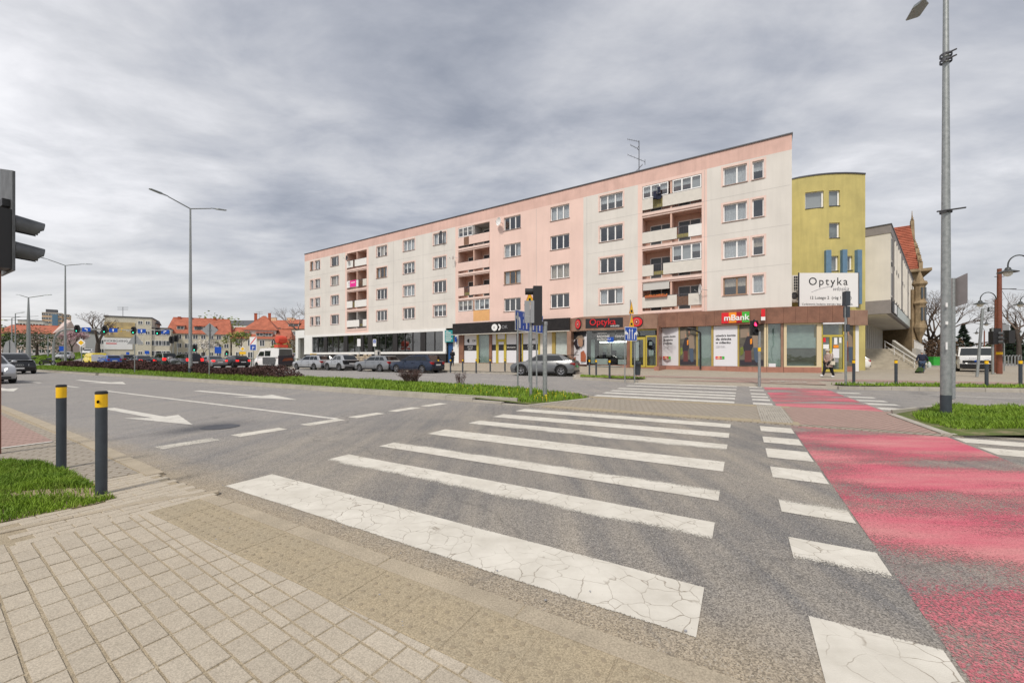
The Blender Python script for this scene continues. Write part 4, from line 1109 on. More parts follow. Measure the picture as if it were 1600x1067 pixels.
for i in range(160):
    x = random.choice([U(500), U(532), U(560), U(595), U(640), U(672), U(686)])+random.gauss(0, .45); z = 2.1+abs(random.gauss(0, .6)); b.M = Matrix.Translation((x, -.5+random.uniform(-.2, .2), z)) @ Matrix.Rotation(random.random()*6, 4, 'Y') @ Matrix.Rotation(random.random()*3, 4, 'X'); b.add([(-.14, 0, 0), (0, 0, -.05), (.14, 0, 0), (0, 0, .05)], [(0, 1, 2, 3)])
b.M = None; b.build('reflection_leaves', 'leaf_green', bld)  # leaves added behind the glazing in place of green tree reflections
# white portal beyond the left end
b = MB(); b.box(LEN, LEN+2.5, -.3, .05, 4.25, 5.45); b.box(LEN+1.75, LEN+2.5, -.3, .05, .1, 4.25); b.box(LEN, LEN+2.5, -3.2, -3.0, .1, 5.4); b.box(LEN+2.3, LEN+2.5, -3.0, -.3, .1, 5.4); b.box(LEN, LEN+2.5, -3, -.3, 5.2, 5.4)
po = b.build('entrance_portal', 'white_render', bld)

# ------------------------------------------------------------ shop units.  world plan points from px + distance
def PT(px, Y): return (W(px, Y), Y)
def along(pl, px):
    """plan point where the ray of photo column px meets polyline pl"""
    r = (px-800)/622.
    for i in range(len(pl)-1):
        (x0, y0), (x1, y1) = pl[i], pl[i+1]
        a, c = x0-r*y0, x1-r*y1
        if a*c <= 0 or (i == len(pl)-2): 
            t = a/(a-c); return (x0+(x1-x0)*t, y0+(y1-y0)*t)
def recess(pl, d):
    outp = []
    for i, p in enumerate(pl):
        a = Vector(pl[max(0, i-1)]); c = Vector(pl[min(len(pl)-1, i+1)]); t = (c-a).normalized(); n_ = Vector((-t.y, t.x)); outp.append((p[0]+n_.x*d, p[1]+n_.y*d))
    return outp
def groundz(p): return zsw(*toSC(*p))
def zone(parent, pl, pa, pb, z0, z1, mt, name, t=.06, off=0.0, label=None, kind=None):
    """vertical slab on polyline pl between photo columns pa..pb, face pushed out by off"""
    A_ = along(pl, pa); B_ = along(pl, pb); d = (Vector(B_)-Vector(A_)).normalized(); n_ = Vector((d.y, -d.x))
    a = Vector(A_)+n_*off; c = Vector(B_)+n_*off
    b = MB(); q = [tuple(a), tuple(c), tuple(c-n_*t), tuple(a-n_*t)]; b.prism(q, z0, z1)
    return b.build(name, mt, parent, world=True, label=label)
def fascia_poly(parent, pl, z0, z1, dep, mt, px_joints, name='fascia_panel'):
    """clad the fascia in separate stone panels cut at the given columns"""
    xs = px_joints
    for i in range(len(xs)-1):
        A_ = Vector(along(pl, xs[i])); B_ = Vector(along(pl, xs[i+1])); d = (B_-A_).normalized(); n_ = Vector((-d.y, d.x))
        a = A_+d*.006; c = B_-d*.006; o_ = random.uniform(-.004, .004); b = MB()
        b.prism([tuple(a-n_*o_), tuple(c-n_*o_), tuple(c+n_*dep), tuple(a+n_*dep)], z0, z1+random.uniform(-.004, .004)); b.build(name, mt, parent, world=True)
def plane_pt(pl, px, z, off=.0):
    A_ = Vector(along(pl, px)); A2 = Vector(along(pl, px+2)); d = (A2-A_).normalized(); n_ = Vector((d.y, -d.x)); p = A_+n_*off
    return (p.x, p.y, z), Vector((d.x, d.y, 0))
# --- unit with the black fascia
plK = [PT(707, 44.4), PT(890, 37.3)]
shopK = thing('corner_shop', 'empty white-panelled shop under a long black fascia', 'shop', (*plK[0], 0), 0)
fascia = MB(); 
A_, B_ = Vector(plK[0]), Vector(plK[1]); d = (B_-A_).normalized(); n_ = Vector((-d.y, d.x))
fascia.prism([tuple(A_), tuple(B_), tuple(B_+n_*1.0), tuple(A_+n_*1.0)], 3.80, 4.99); fascia.build('fascia', 'black_sign', shopK, world=True)
b = MB(); b.prism([tuple(A_-n_*.03), tuple(B_-n_*.03), tuple(B_+n_*1.0), tuple(A_+n_*1.0)], 3.74, 3.797); b.build('soffit_trim', 'panel_beige', shopK, world=True)
wK = recess(plK, .95)
zp = .62
def K(pa, pb, z0, z1, mt, name, t=.1, off=0.0): return zone(shopK, wK, pa, pb, z0, z1, mt, name, t, off)
K(717.8, 725.2, .4, 3.8, 'granite', 'pillar', .3, .12); K(765, 769, .4, 3.8, 'granite', 'pillar', .3, .12); K(810, 813, .4, 3.8, 'granite', 'pillar', .3, .12); K(863, 868.4, .4, 3.8, 'mullion_gold', 'pillar', .3, .1)
K(725.2, 889.5, .2, .66, 'granite_light', 'plinth', .3, .02)
for a_, c_ in ((725.5, 744.6), (769.2, 775), (791.5, 806.8), (817.5, 841)):
    K(a_, c_, .68, 3.78, 'poster_white', 'window_panel'); K(a_, c_, 2.0, 2.62, 'ink_black', 'black_band', .02, .012)
K(779, 787.5, .68, 2.9, 'poster_white', 'door', .06, .0); K(779.3, 787.2, 2.0, 2.62, 'ink_black', 'black_band', .02, .015); K(777.5, 789, 3.2, 3.78, 'poster_white', 'window_panel')
for a_, c_ in ((744.8, 748), (775.2, 777.3), (789, 791.2), (815.6, 817.4), (841.1, 843.6)): K(a_, c_, .62, 3.8, 'yellow_frame', 'mullion', .12, .04)
K(777.4, 788.9, 2.92, 3.18, 'yellow_frame', 'transom', .12, .04); K(777.4, 779, .62, 2.91, 'yellow_frame', 'door_frame', .12, .03); K(787.4, 788.9, .62, 2.91, 'yellow_frame', 'door_frame', .12, .03)
K(748, 765, .66, 3.8, 'shop_glass', 'pane', .01); K(748, 765, .66, 3.8, 'frosted', 'backdrop', .05, -.22); K(813, 815.6, .66, 3.8, 'shop_glass', 'pane', .01)
K(843.8, 863, .66, 3.8, 'panel_beige', 'window_panel'); K(868.6, 889, .66, 3.8, 'frosted', 'window_panel'); K(707, 717.6, .1, 3.8, 'white_render', 'wall', .2, -.1)
K(700.5, 707, .3, 2.9, 'blue_door', 'atm_door', .1, -.02)
p, dr_ = plane_pt(wK, 733, 3.1, .02)
b = MB(); b.lathe([(.02, 0), (.22, 0), (.22, .01), (.001, .01)], 16, (p[0], p[1], p[2]), 'y'); b.build('logo_mark', 'ink_black', shopK, world=True)
text('OK', .35, 'ink_black', shopK, plane_pt(wK, 738, 2.98, .02)[0], dr_); text('OK', .3, 'ink_black', shopK, plane_pt(wK, 831, 2.98, .02)[0], dr_)
for px, t1, t2 in ((735, 'HOTELE', 'GRUPY'), (829, 'POKOJE', 'USŁUG')):
    pp, dd = plane_pt(wK, px, 2.36, .035); text(t1, .2, 'white_sign', shopK, pp, dd, align='CENTER'); pp, dd = plane_pt(wK, px, 2.12, .035); text(t2, .2, 'white_sign', shopK, pp, dd, align='CENTER')
pp, dd = plane_pt(wK, 799, 2.24, .035); text('SZKOLENIA', .2, 'white_sign', shopK, pp, dd, align='CENTER')
# fascia logo: round white mark, crescent, letters
lg = thing('shop_logo', 'white round logo with crescent on the black fascia', 'sign', plane_pt(plK, 773, 4.38, .02)[0], 0)
pp, dd = plane_pt(plK, 773, 4.38, .03)
def disc(b, c, dr, r, th, n=24, hole=0.0, a0=0, a1=360):
    x = dr.normalized(); nn = Vector((x.y, -x.x, 0)); z = Vector((0, 0, 1)); k = max(3, int(n*(a1-a0)/360))
    for i in range(k):
        t0 = R(a0+(a1-a0)*i/k); t1 = R(a0+(a1-a0)*(i+1)/k); q = []
        for t_ in (t0, t1):
            for rr in (hole, r): q.append(Vector(c)+x*math.cos(t_)*rr+z*math.sin(t_)*rr)
        f = [q[0], q[1], q[3], q[2]]; fo = [v+nn*th for v in f]
        b.add([tuple(v) for v in f+fo], [(4, 5, 6, 7), (1, 2, 6, 5), (0, 4, 7, 3)])
b = MB(); disc(b, pp, dd, .36, .03); b.build('round_mark', 'white_sign', lg, world=True)
b = MB(); c2 = Vector(pp)+dd*.42; disc(b, tuple(c2), dd, .36, .03, hole=.2, a0=-75, a1=75); b.build('crescent', 'white_sign', lg, world=True)
text('K', .34, 'ink_grey', lg, tuple(Vector(pp)-dd*.12+Vector((0, 0, -.12))+FO*.05), dd); text('OK', .5, 'ink_grey', lg, tuple(Vector(pp)+dd*.85+Vector((0, 0, -.16))), dd)
# teal sign over the cash-machine door
def flat_sign(name, label, cat, pl, pa, pb, z0, z1, mt, off=.05, t=.05, group=None):
    A_ = Vector(along(pl, pa)); B_ = Vector(along(pl, pb)); d = (B_-A_).normalized(); n_ = Vector((d.y, -d.x)); c = (A_+B_)/2+n_*off
    tg = thing(name, label, cat, (c.x, c.y, z0), math.atan2(d.y, d.x), group); l = (B_-A_).length/2; b = MB(); b.box(-l, l, 0, t, 0, z1-z0)
    b.build('panel', mt, tg); return tg, l, z1-z0
tg, l, h = flat_sign('shop_sign', 'teal sign with pale lettering over the blue door', 'sign', wK, 697.5, 710.5, 3.0, 4.35, 'teal_sign', .3)
b = MB()
for i in range(5): b.box(-l*.8, l*(.8 if i % 2 else .5), -.012, -.0, .12+i*.22, .24+i*.22)
b.box(-l*.7, -l*.1, -.012, -.0, 1.2, 1.3); b.build('print_line', 'frosted', tg)
tg, l, h = flat_sign('shop_sign', 'small blue square sign on the white pier', 'sign', wK, 711.6, 714.4, 3.0, 3.6, 'blue_sign', .12)
# --- optician
plO = [PT(890.6, 37.45), PT(910, 35.9), PT(1027.8, 33.05)]
shopO = thing('optician_shop', 'optician shop clad in brown granite with large display window', 'shop', (*plO[0], 0), 0)
fascia_poly(shopO, plO, 3.68, 4.92, 1.3, 'granite_light', [890.6, 910, 929, 948, 967, 986, 1005, 1027.8])
wO = recess(plO, .22)
def O_(pa, pb, z0, z1, mt, name, t=.1, off=0.0): return zone(shopO, wO, pa, pb, z0, z1, mt, name, t, off)
O_(890.6, 895.5, .3, 3.68, 'granite_light', 'pillar', .4, .1); O_(979.5, 984.5, .3, 3.68, 'granite', 'pillar', .4, .1); O_(1026.5, 1033.5, .2, 3.68, 'granite', 'pillar', .4, .15)
O_(895.5, 979.5, .2, .62, 'plinth_red', 'plinth', .4, .05); O_(984.5, 1026.5, .2, .42, 'plinth_red', 'plinth', .4, .05)
O_(917, 979.5, .62, 3.68, 'shop_glass', 'pane', .012)
po = O_(895.8, 916.5, .64, 3.66, 'poster_white', 'poster', .03)
# printed portrait: hat, face, hair, coat
def printed(parent, pl, shapes, off):
    for i, (mt, pts) in enumerate(shapes):
        vs = []
        for (px, z) in pts:
            p, dd = plane_pt(pl, px, z, off+.004*(i+1)); vs.append(p)
        b = MB(); b.add(vs, [tuple(range(len(vs)))]); b.build('print', mt, parent, world=True)
printed(po, wO, [('ink_black', [(896, 3.64), (896, 2.9), (901, 3.05), (908, 3.2), (916, 3.2), (916.4, 3.64)]),
    ('print_tan', [(899, 2.95), (903, 3.25), (909, 3.3), (913, 3.0), (912, 2.85), (905, 3.0)]),
    ('print_dark', [(896, 2.6), (899.5, 2.95), (902, 2.9), (902.5, 2.4), (907, 2.15), (901, 2.0)]),
    ('print_skin', [(903, 2.95), (906, 3.08), (910.5, 2.9), (911, 2.5), (908.5, 2.2), (905, 2.3), (903, 2.6)]),
    ('print_dark', [(910.5, 2.95), (912.5, 2.8), (912.5, 2.3), (911, 2.4)]),
    ('print_rust', [(907.5, 1.75), (912, 1.9), (915.5, 1.5), (915.5, .9), (907.5, .9)]), ('ink_grey', [(896, 1.45), (902, 1.95), (903, 1.9), (896.2, 1.35)]),
    ('print_rust', [(896.2, 1.1), (899, 1.35), (900, 1.3), (898, .9), (896.2, .9)])], .0)
# interior: shelves of frames, counter, light strip
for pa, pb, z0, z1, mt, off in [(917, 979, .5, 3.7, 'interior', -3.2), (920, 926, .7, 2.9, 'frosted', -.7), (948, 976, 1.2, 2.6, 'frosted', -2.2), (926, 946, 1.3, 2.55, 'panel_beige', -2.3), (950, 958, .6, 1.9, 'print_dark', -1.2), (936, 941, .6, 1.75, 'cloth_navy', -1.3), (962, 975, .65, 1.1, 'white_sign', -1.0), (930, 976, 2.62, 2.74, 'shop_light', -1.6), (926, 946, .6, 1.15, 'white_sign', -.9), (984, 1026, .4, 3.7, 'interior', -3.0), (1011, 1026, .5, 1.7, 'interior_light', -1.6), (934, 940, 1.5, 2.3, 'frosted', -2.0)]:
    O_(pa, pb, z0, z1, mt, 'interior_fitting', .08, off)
b = MB()
p0_ = Vector(along(wO, 917)); p1_ = Vector(along(wO, 979)); dd = (p1_-p0_).normalized(); nn = Vector((-dd.y, dd.x)); b.prism([tuple(p0_), tuple(p1_), tuple(p1_+nn*3.2), tuple(p0_+nn*3.2)], .45, .55); b.build('interior_floor', 'interior_light', shopO, world=True)
O_(925, 961, 3.05, 3.62, 'grey_plastic', 'window_film', .01, .015); O_(962, 979, 3.05, 3.62, 'grey_plastic', 'window_film', .01, .015)
for tx, sz, px, z in (('Zapraszamy na', .13, 934, 3.38), ('BADANIE', .27, 933, 3.05), ('WZROKU', .27, 933, 2.78)): pp, dd = plane_pt(wO, px, z, .04); text(tx, sz, 'white_sign', shopO, pp, dd)
pp, dd = plane_pt(wO, 961, 3.05, .04); text('Optyka', .26, 'white_sign', shopO, pp, dd); pp, dd = plane_pt(wO, 964, 2.72, .04); text('włoska', .14, 'white_sign', shopO, pp, dd)
O_(949, 959, 2.6, 3.05, 'blue_sign', 'sticker', .01, .02)
for a_, c_, z0, z1 in ((984.6, 987.4, .45, 3.66), (1005, 1008.5, .45, 3.0), (987.4, 1005, 2.78, 3.0), (987.4, 1005, .45, .62), (1009, 1026.4, 3.0, 3.12), (1009, 1011, .45, 3.0), (1024.8, 1026.4, .45, 3.0), (987.4, 1026.4, 3.55, 3.66), (1011, 1024.8, .45, .6)): O_(a_, c_, z0, z1, 'yellow_frame', 'door_frame', .1, .03)
for a_, c_, z0, z1 in ((987.4, 1005, .62, 2.78), (1011, 1024.8, .6, 3.0), (987.4, 1024, 3.1, 3.55)): O_(a_, c_, z0, z1, 'shop_glass', 'pane', .012, .0)
for a_, c_, z0, z1, mt in ((993, 998, 1.0, 2.6, 'poster_white'), (1014, 1019, 2.3, 2.6, 'poster_white'), (1014, 1021, 1.4, 1.9, 'frosted')): O_(a_, c_, z0, z1, mt, 'door_notice', .01, -.03)
tg, l, h = flat_sign('shop_sign', 'black sign with glowing red script letters of the optician', 'sign', plO, 915, 973.5, 3.88, 4.72, 'ink_black', .02)
text('Optyka', .80, 'red_sign', tg, (-l+.35, -.03, .25), (1, 0, 0), world=False, ext=.03, sx=.98); text('włoska', .28, 'white_sign', tg, (l-1.1, -.02, .06), (1, 0, 0), world=False, shear=.3, sx=1.0)
def eye(pl, px, z, rx, rz_, label):
    pp, dd = plane_pt(pl, px, z, .03); tg = thing('eye_emblem', label, 'sign', pp, math.atan2(dd.y, dd.x), 'round red eye emblems on the granite fascia')
    def ell(name, m_, a, c, y, th):
        b = MB(); n = 24; v = [(a*math.cos(2*math.pi*i/n), y, c*math.sin(2*math.pi*i/n)) for i in range(n)]+[(a*math.cos(2*math.pi*i/n), y-th, c*math.sin(2*math.pi*i/n)) for i in range(n)]
        b.add(v, [tuple(range(n))[::-1], tuple(range(n, 2*n))]+[(i, (i+1) % n, n+(i+1) % n, n+i) for i in range(n)]); b.build(name, m_, tg)
    ell('backing', 'ink_black', rx, rz_, .0, .04); ell('eyeball', 'red_sign', rx*.88, rz_*.84, -.045, .02); ell('iris_ring', 'print_skin', rx*.42, rz_*.56, -.07, .012); ell('pupil', 'darkred_sign', rx*.30, rz_*.40, -.085, .012); ell('glint', 'white_sign', rx*.10, rz_*.12, -.10, .01)
eye(plO, 904, 4.30, .42, .50, 'red eye emblem left of the optician lettering'); eye(plO, 995, 4.28, .52, .46, 'red eye emblem right of the optician lettering, behind the yellow sign')
# --- bank branch
plB = [PT(1028, 32.95), PT(1040, 32.2), PT(1100, 31.0), PT(1198, 28.75), PT(1224, 28.3), PT(1320, 27.4)]
shopB = thing('bank_branch', 'bank branch clad in brown granite with faceted fascia', 'shop', (*plB[0], 0), 0)
fascia_poly(shopB, plB, 3.72, 4.88, 1.2, 'granite', [1028, 1040, 1058, 1084, 1103, 1116, 1134, 1152, 1172, 1198])
fascia_poly(shopB, plB, 3.72, 4.88, 1.2, 'granite', [1198, 1224]); fascia_poly(shopB, plB, 3.72, 4.88, 1.2, 'granite', [1224, 1243, 1262, 1281, 1301, 1319.9])
plB2 = [PT(1324.5, 30.6), PT(1356, 30.6)]
fascia_poly(shopB, plB2, 3.76, 4.92, 3.0, 'granite_light', [1324.5, 1335, 1356])
b = MB(); b.prism([PT(1319.9, 27.45), PT(1322.5, 30.5), PT(1324, 33.6), PT(1300, 33.6), PT(1296, 30)], 3.73, 4.90); b.prism([PT(1050, 33.0), PT(1198, 30.3), PT(1224, 30.6), PT(1300, 30), PT(1300, 36), PT(1100, 36)], 4.7, 4.85); b.build('roof_slab', 'granite', shopB, world=True)
wB = recess(plB, .25)
def B1(pa, pb, z0, z1, mt, name, t=.1, off=0.0): return zone(shopB, wB, pa, pb, z0, z1, mt, name, t, off)
zb = .60
for a_, c_ in ((1028, 1040), (1040, 1062), (1062, 1085), (1085, 1111), (1111, 1135), (1135, 1155), (1155, 1176), (1176, 1198), (1198, 1224), (1224.2, 1255), (1255, 1283)): B1(a_+.1, c_-.1, .1, zb, 'plinth_red', 'plinth_panel', .35, .06)
def poster_text(pa):
    pp, dd = plane_pt(wB, pa, 2.95, .008)
    for i, tx in enumerate(['otwórz konto', 'dla dziecka', 'w mBanku']): text(tx, .235, 'ink_black', shopB, (pp[0], pp[1], 2.88-.27*i), dd, off=.006, sx=1.02)
    for i in range(2): 
        q, dd = plane_pt(wB, pa, 2.12-.09*i, .008); text('w mBanku bez opłat' if i == 0 else 'szczegóły w placówce', .075, 'ink_grey', shopB, q, dd)
def artwork(pa, pb):
    po = B1(pa, pb, zb+.02, 3.68, 'print_scene', 'photo_poster', .03)
    k = (pb-pa)/26.
    f = lambda x: pa+(x)*k
    printed(po, wB, [('print_tan', [(f(1), 3.4), (f(10), 3.5), (f(10), 2.8), (f(1), 2.75)]), ('print_dark', [(f(.5), 1.1), (f(25.5), 1.1), (f(25.5), .7), (f(.5), .7)]),
        ('print_dark', [(f(4), 2.1), (f(8), 2.85), (f(13), 2.85), (f(15), 2.2), (f(12), 1.7), (f(5), 1.75)]), ('print_maroon', [(f(6), 1.8), (f(12.5), 1.8), (f(13), .95), (f(5.5), .95)]),
        ('print_skin', [(f(8.4), 3.12), (f(10), 3.16), (f(10.4), 2.9), (f(8.9), 2.82)]), ('print_tan', [(f(13.5), 2.9), (f(17), 3.15), (f(22), 3.0), (f(23.5), 2.0), (f(21), 1.9), (f(15), 2.0)]),
        ('print_denim', [(f(15), 2.0), (f(21.3), 2.0), (f(22), .95), (f(18), .9), (f(16), 1.1)]), ('print_skin', [(f(13.3), 3.4), (f(16), 3.45), (f(16), 3.08), (f(13.8), 3.05)]), ('print_dark', [(f(12.5), 3.6), (f(16.8), 3.62), (f(17), 3.36), (f(13), 3.38)]),
        ('orange_sign', [(f(11.3), 2.62), (f(13.5), 2.7), (f(13.5), 2.3), (f(11.5), 2.25)]), ('leaf_fresh', [(f(.8), 2.0), (f(4), 2.1), (f(4.5), 1.6), (f(1), 1.4)])], .0)
B1(1034.2, 1060, zb+.02, 3.70, 'poster_white', 'poster', .03); poster_text(1036.2); artwork(1062.3, 1087.8)
B1(1115, 1152.3, zb+.02, 3.70, 'poster_white', 'poster', .03); poster_text(1118.3); artwork(1155.3, 1193.6)
for px in (1036, 1118):
    for q, (m_, w0, w1) in enumerate((('red_sign', 0, .25), ('orange_sign', .25, .5), ('darkred_sign', .5, .72), ('green_sign', .72, 1))): 
        W_ = 12. if px < 1100 else 14; B1(px+W_*w0, px+W_*w1, 1.14, 1.36, m_, 'print', .012, .012)
    pp, dd = plane_pt(wB, px+1.2, 1.19, .03); text('mBank', .16, 'white_sign', shopB, pp, dd)
for a_, c_ in ((1060.2, 1062), (1087.9, 1090.5), (1111.4, 1114.8), (1152.4, 1155), (1028.3, 1034)): B1(a_, c_, zb, 3.72, 'mullion_gold' if a_ > 1030 else 'granite', 'mullion', .12, .03)
for a_, c_ in ((1193.8, 1197.6),): B1(a_, c_, zb, 3.72, 'cream_frame', 'mullion', .14, .05)
B1(1198.4, 1200, zb, 3.72, 'cream_frame', 'mullion', .14, .05); B1(1219.8, 1223.5, zb, 3.72, 'granite_light', 'mullion', .14, .05)
B1(1224.3, 1228.8, zb, 3.72, 'cream_frame', 'mullion', .14, .05); B1(1275.6, 1283.2, .3, 3.72, 'cream_frame', 'mullion', .14, .05); B1(1228.8, 1275.6, 3.6, 3.72, 'cream_frame', 'mullion', .14, .05); B1(1228.8, 1275.6, zb, zb+.08, 'cream_frame', 'mullion', .14, .05)
for a_, c_ in ((1090.6, 1111.3), (1200.2, 1219.7), (1229, 1275.4)):
    B1(a_, c_, zb, 3.7, 'shop_glass', 'pane', .012); B1(a_, c_, zb, 3.7, 'frosted', 'backdrop', .05, -.3)
B1(1200.2, 1219.7, zb, 2.62, 'frosted', 'window_film', .01, -.05); B1(1229, 1275.4, 1.95, 2.7, 'frosted', 'window_film', .01, -.06); B1(1229, 1275.4, zb+.4, 1.9, 'print_scene', 'window_film', .01, -.1); B1(1201, 1212, zb, .85, 'poster_white', 'window_film', .01, .02)
# door in yellow frame
B1(1283.4, 1318.6, 2.72, 2.86, 'yellow_frame', 'door_frame', .12, .04)
for a_, c_ in ((1283.4, 1285.2), (1296, 1299.5), (1316.6, 1318.6)): B1(a_, c_, .28, 3.66 if a_ != 1296 else 2.72, 'yellow_frame', 'door_frame', .12, .04)
B1(1285.2, 1316.6, .28, .46, 'yellow_frame', 'door_frame', .12, .04); B1(1283.4, 1318.6, 3.60, 3.7, 'poster_white', 'door_frame', .3, .25)
for a_, c_, z0, z1 in ((1285.2, 1296, .46, 2.72), (1299.5, 1316.6, .46, 2.72), (1285.2, 1316.6, 2.86, 3.6)): B1(a_, c_, z0, z1, 'shop_glass', 'pane', .012); 
B1(1284, 1318, .3, 3.6, 'interior_light', 'backdrop', .05, -.6)
for a_, c_, z0, z1, mt in ((1286, 1290, 2.36, 2.66, 'red_sign'), (1286, 1295, 1.9, 2.2, 'white_sign'), (1303, 1308, 2.2, 2.66, 'white_sign'), (1311, 1314.5, 2.3, 2.66, 'white_sign'), (1302, 1310, 1.95, 2.15, 'orange_sign'), (1301, 1311, 1.25, 1.9, 'poster_white'), (1303, 1310, .95, 1.2, 'ink_grey')): B1(a_, c_, z0, z1, mt, 'door_notice', .01, .02)
wB2 = recess(plB2, .3)
for pa, pb, z0, z1, mt, nm in ((1321, 1332.8, .6, 3.76, 'print_scene', 'photo_poster'), (1333, 1336.6, .2, 3.76, 'mullion_gold', 'mullion'), (1336.8, 1342, .2, 3.76, 'white_render', 'pier'), (1321, 1336.6, .1, .58, 'plinth_red', 'plinth_panel')): zone(shopB, wB2, pa, pb, z0, z1, mt, nm, .1, .0)
pst = zone(shopB, wB2, 1321.5, 1332.5, .62, 3.7, 'print_scene', 'photo_poster', .01, .015)
printed(pst, wB2, [('print_tan', [(1324, 2.9), (1327, 3.1), (1331, 2.9), (1332, 2.1), (1325, 2.1)]), ('print_denim', [(1325.5, 2.1), (1331.5, 2.1), (1331.8, .9), (1327, .9)]), ('print_skin', [(1323.8, 3.25), (1326, 3.3), (1326.2, 3.0), (1324, 2.95)]), ('print_maroon', [(1321.8, 2.4), (1324.5, 2.5), (1325, 1.0), (1321.8, 1.0)]), ('orange_sign', [(1321.8, 2.5), (1323.6, 2.55), (1323.6, 2.1), (1321.8, 2.1)])], .02)
tg, l, h = flat_sign('bank_sign', 'bank sign of red, orange, crimson and green blocks with white letters', 'sign', plB, 1127.5, 1171, 3.86, 4.66, 'red_sign', .06, .12)
for m_, w0, w1 in (('orange_sign', .27, .54), ('darkred_sign', .55, .73), ('green_sign', .74, 1.0)): 
    b = MB(); b.box(-l+2*l*w0, -l+2*l*w1, -.02, .0, .02, h-.0); b.build('colour_block', m_, tg)
text('mBank', .60, 'white_sign', tg, (-l+.16, -.04, .20), (1, 0, 0), world=False, ext=.02, sx=1.0, off=.012)
tg, l, h = flat_sign('bank_sign', 'small red and white upright box sign beside the bank lettering', 'sign', plB, 1189.5, 1195.6, 3.94, 4.75, 'red_sign', .35, .12)
b = MB(); b.box(-l-.01, l+.01, -.01, .0, .0, .26); b.build('white_band', 'white_sign', tg)
b = MB(); p_ = Vector(along(wB, 1092)); b.path([(p_.x-.9, p_.y-.0, 3.6), (p_.x-.5, p_.y-.15, 3.5), (p_.x, p_.y-.22, 3.2), (p_.x+.02, p_.y-.22, .4)], .07); b.build('drain_pipe', 'black_plastic', shopB, world=True)
# ------------------------------------------------------------ yellow rounded building beside the block
yb_pts = [(1236.5, 36.7), (1248, 36.35), (1262, 36.05), (1276, 35.8), (1290, 35.62), (1305, 35.5), (1320, 35.46), (1336, 35.5), (1352, 35.62)]
plY = [PT(*p) for p in yb_pts]
yel = thing('yellow_building', 'yellow rendered building with gently bowed front and blue pillars', 'building', (*plY[0], 0), 0)
ywin = [(1258, 1287, 325, 299.5), (1295.2, 1312.5, 321.5, 297.5), (1295.5, 1312, 371.5, 348), (1296, 1310, 423, 400), (1321, 1332, 422, 400)]
cols_y = sorted(set([p[0] for p in yb_pts]+[w_[0] for w_ in ywin]+[w_[1] for w_ in ywin]))
yz = []
for (a, c, py0, py1) in ywin:
    Yd = along(plY, (a+c)/2)[1]; yz.append((a, c, Z(py0, Yd), Z(py1, Yd)))
YT = 17.62
b = MB()
for i in range(len(cols_y)-1):
    a, c = cols_y[i], cols_y[i+1]; A_, B_ = along(plY, a), along(plY, c); hs = sorted([(h[2], h[3]) for h in yz if h[0] <= (a+c)/2 <= h[1]]); z = .1
    for (e, f) in hs+[(YT, YT)]:
        b.quad((*A_, z), (*B_, z), (*B_, e), (*A_, e)); z = f
for (a, c, e, f) in yz:
    A_, B_ = Vector(along(plY, a)), Vector(along(plY, c)); d = (B_-A_).normalized(); n_ = Vector((-d.y, d.x))*.22
    A2, B2 = A_+n_, B_+n_
    b.quad((*A_, e), (*A2, e), (*A2, f), (*A_, f)); b.quad((*B2, e), (*B_, e), (*B_, f), (*B2, f)); b.quad((*A2, f), (*B2, f), (*B_, f), (*A_, f)); b.quad((*A_, e), (*B_, e), (*B2, e), (*A2, e))
e_ = plY[-1]; s_ = plY[0]
b.quad((*e_, .1), (e_[0]+5.2, e_[1]+9, .1), (e_[0]+5.2, e_[1]+9, YT), (*e_, YT)); b.quad((s_[0]-1.5, s_[1]+9, .1), (*s_, .1), (*s_, YT), (s_[0]-1.5, s_[1]+9, YT)); b.quad((e_[0]+5.2, e_[1]+9, .1), (s_[0]-1.5, s_[1]+9, .1), (s_[0]-1.5, s_[1]+9, YT), (e_[0]+5.2, e_[1]+9, YT))
b.build('wall', 'yellow_stucco', yel, world=True)
b = MB()
pl_ = [tuple(Vector(p)) for p in plY]; poly = [(p[0], p[1]-.06) for p in pl_]+[(e_[0]+5.25, e_[1]+9.05), (s_[0]-1.55, s_[1]+9.05)]; b.prism(poly, YT+.002, YT+.12); b.build('roof', 'metal_edge', yel, world=True)
for i, (a, c, e, f) in enumerate(yz):
    A_, B_ = Vector(along(plY, a)), Vector(along(plY, c)); d = (B_-A_).normalized(); n_ = Vector((-d.y, d.x)); A2 = A_+n_*.14; B2 = B_+n_*.14; t = .06
    def bar(P_, Q_, z0, z1, th=.05):
        b.prism([tuple(P_), tuple(Q_), tuple(Q_+n_*th), tuple(P_+n_*th)], z0, z1)
    b = MB(); bar(A2, B2, e, e+t); bar(A2, B2, f-t, f); bar(A2, A2+d*t, e+t, f-t); bar(B2-d*t*2.2, B2, e+t, f-t); wf_ = b.build('window', 'pvc', yel, world=True)
    b = MB(); q = n_*.02; b.quad((*(A2+q), e+t), (*(B2+q), e+t), (*(B2+q), f-t), (*(A2+q), f-t)); b.build('pane', 'window_glass', wf_, world=True)
    b = MB(); q = n_*.12; b.quad((*(A2+q), e+t), (*(B2+q), e+t), (*(B2+q), f-t), (*(A2+q), f-t)); b.build('blind', 'blind' if i < 2 else 'interior_light', wf_, world=True)
    b = MB(); bar(A_-n_*.07, B_-n_*.07, e-.05, e-.004, .2); b.build('sill', 'metal_edge', wf_, world=True)
for a, c in ((1287.8, 1296), (1312.6, 1320), (1335.2, 1342)):
    A_, B_ = Vector(along(plY, a)), Vector(along(plY, c)); d = (B_-A_).normalized(); n_ = Vector((d.y, -d.x)); b = MB(); b.prism([tuple(A_), tuple(A_+n_*.3), tuple(B_+n_*.3), tuple(B_)], 6.0, Z(390.5, 35.3)); b.build('pillar', 'blue_pillar', yel, world=True)
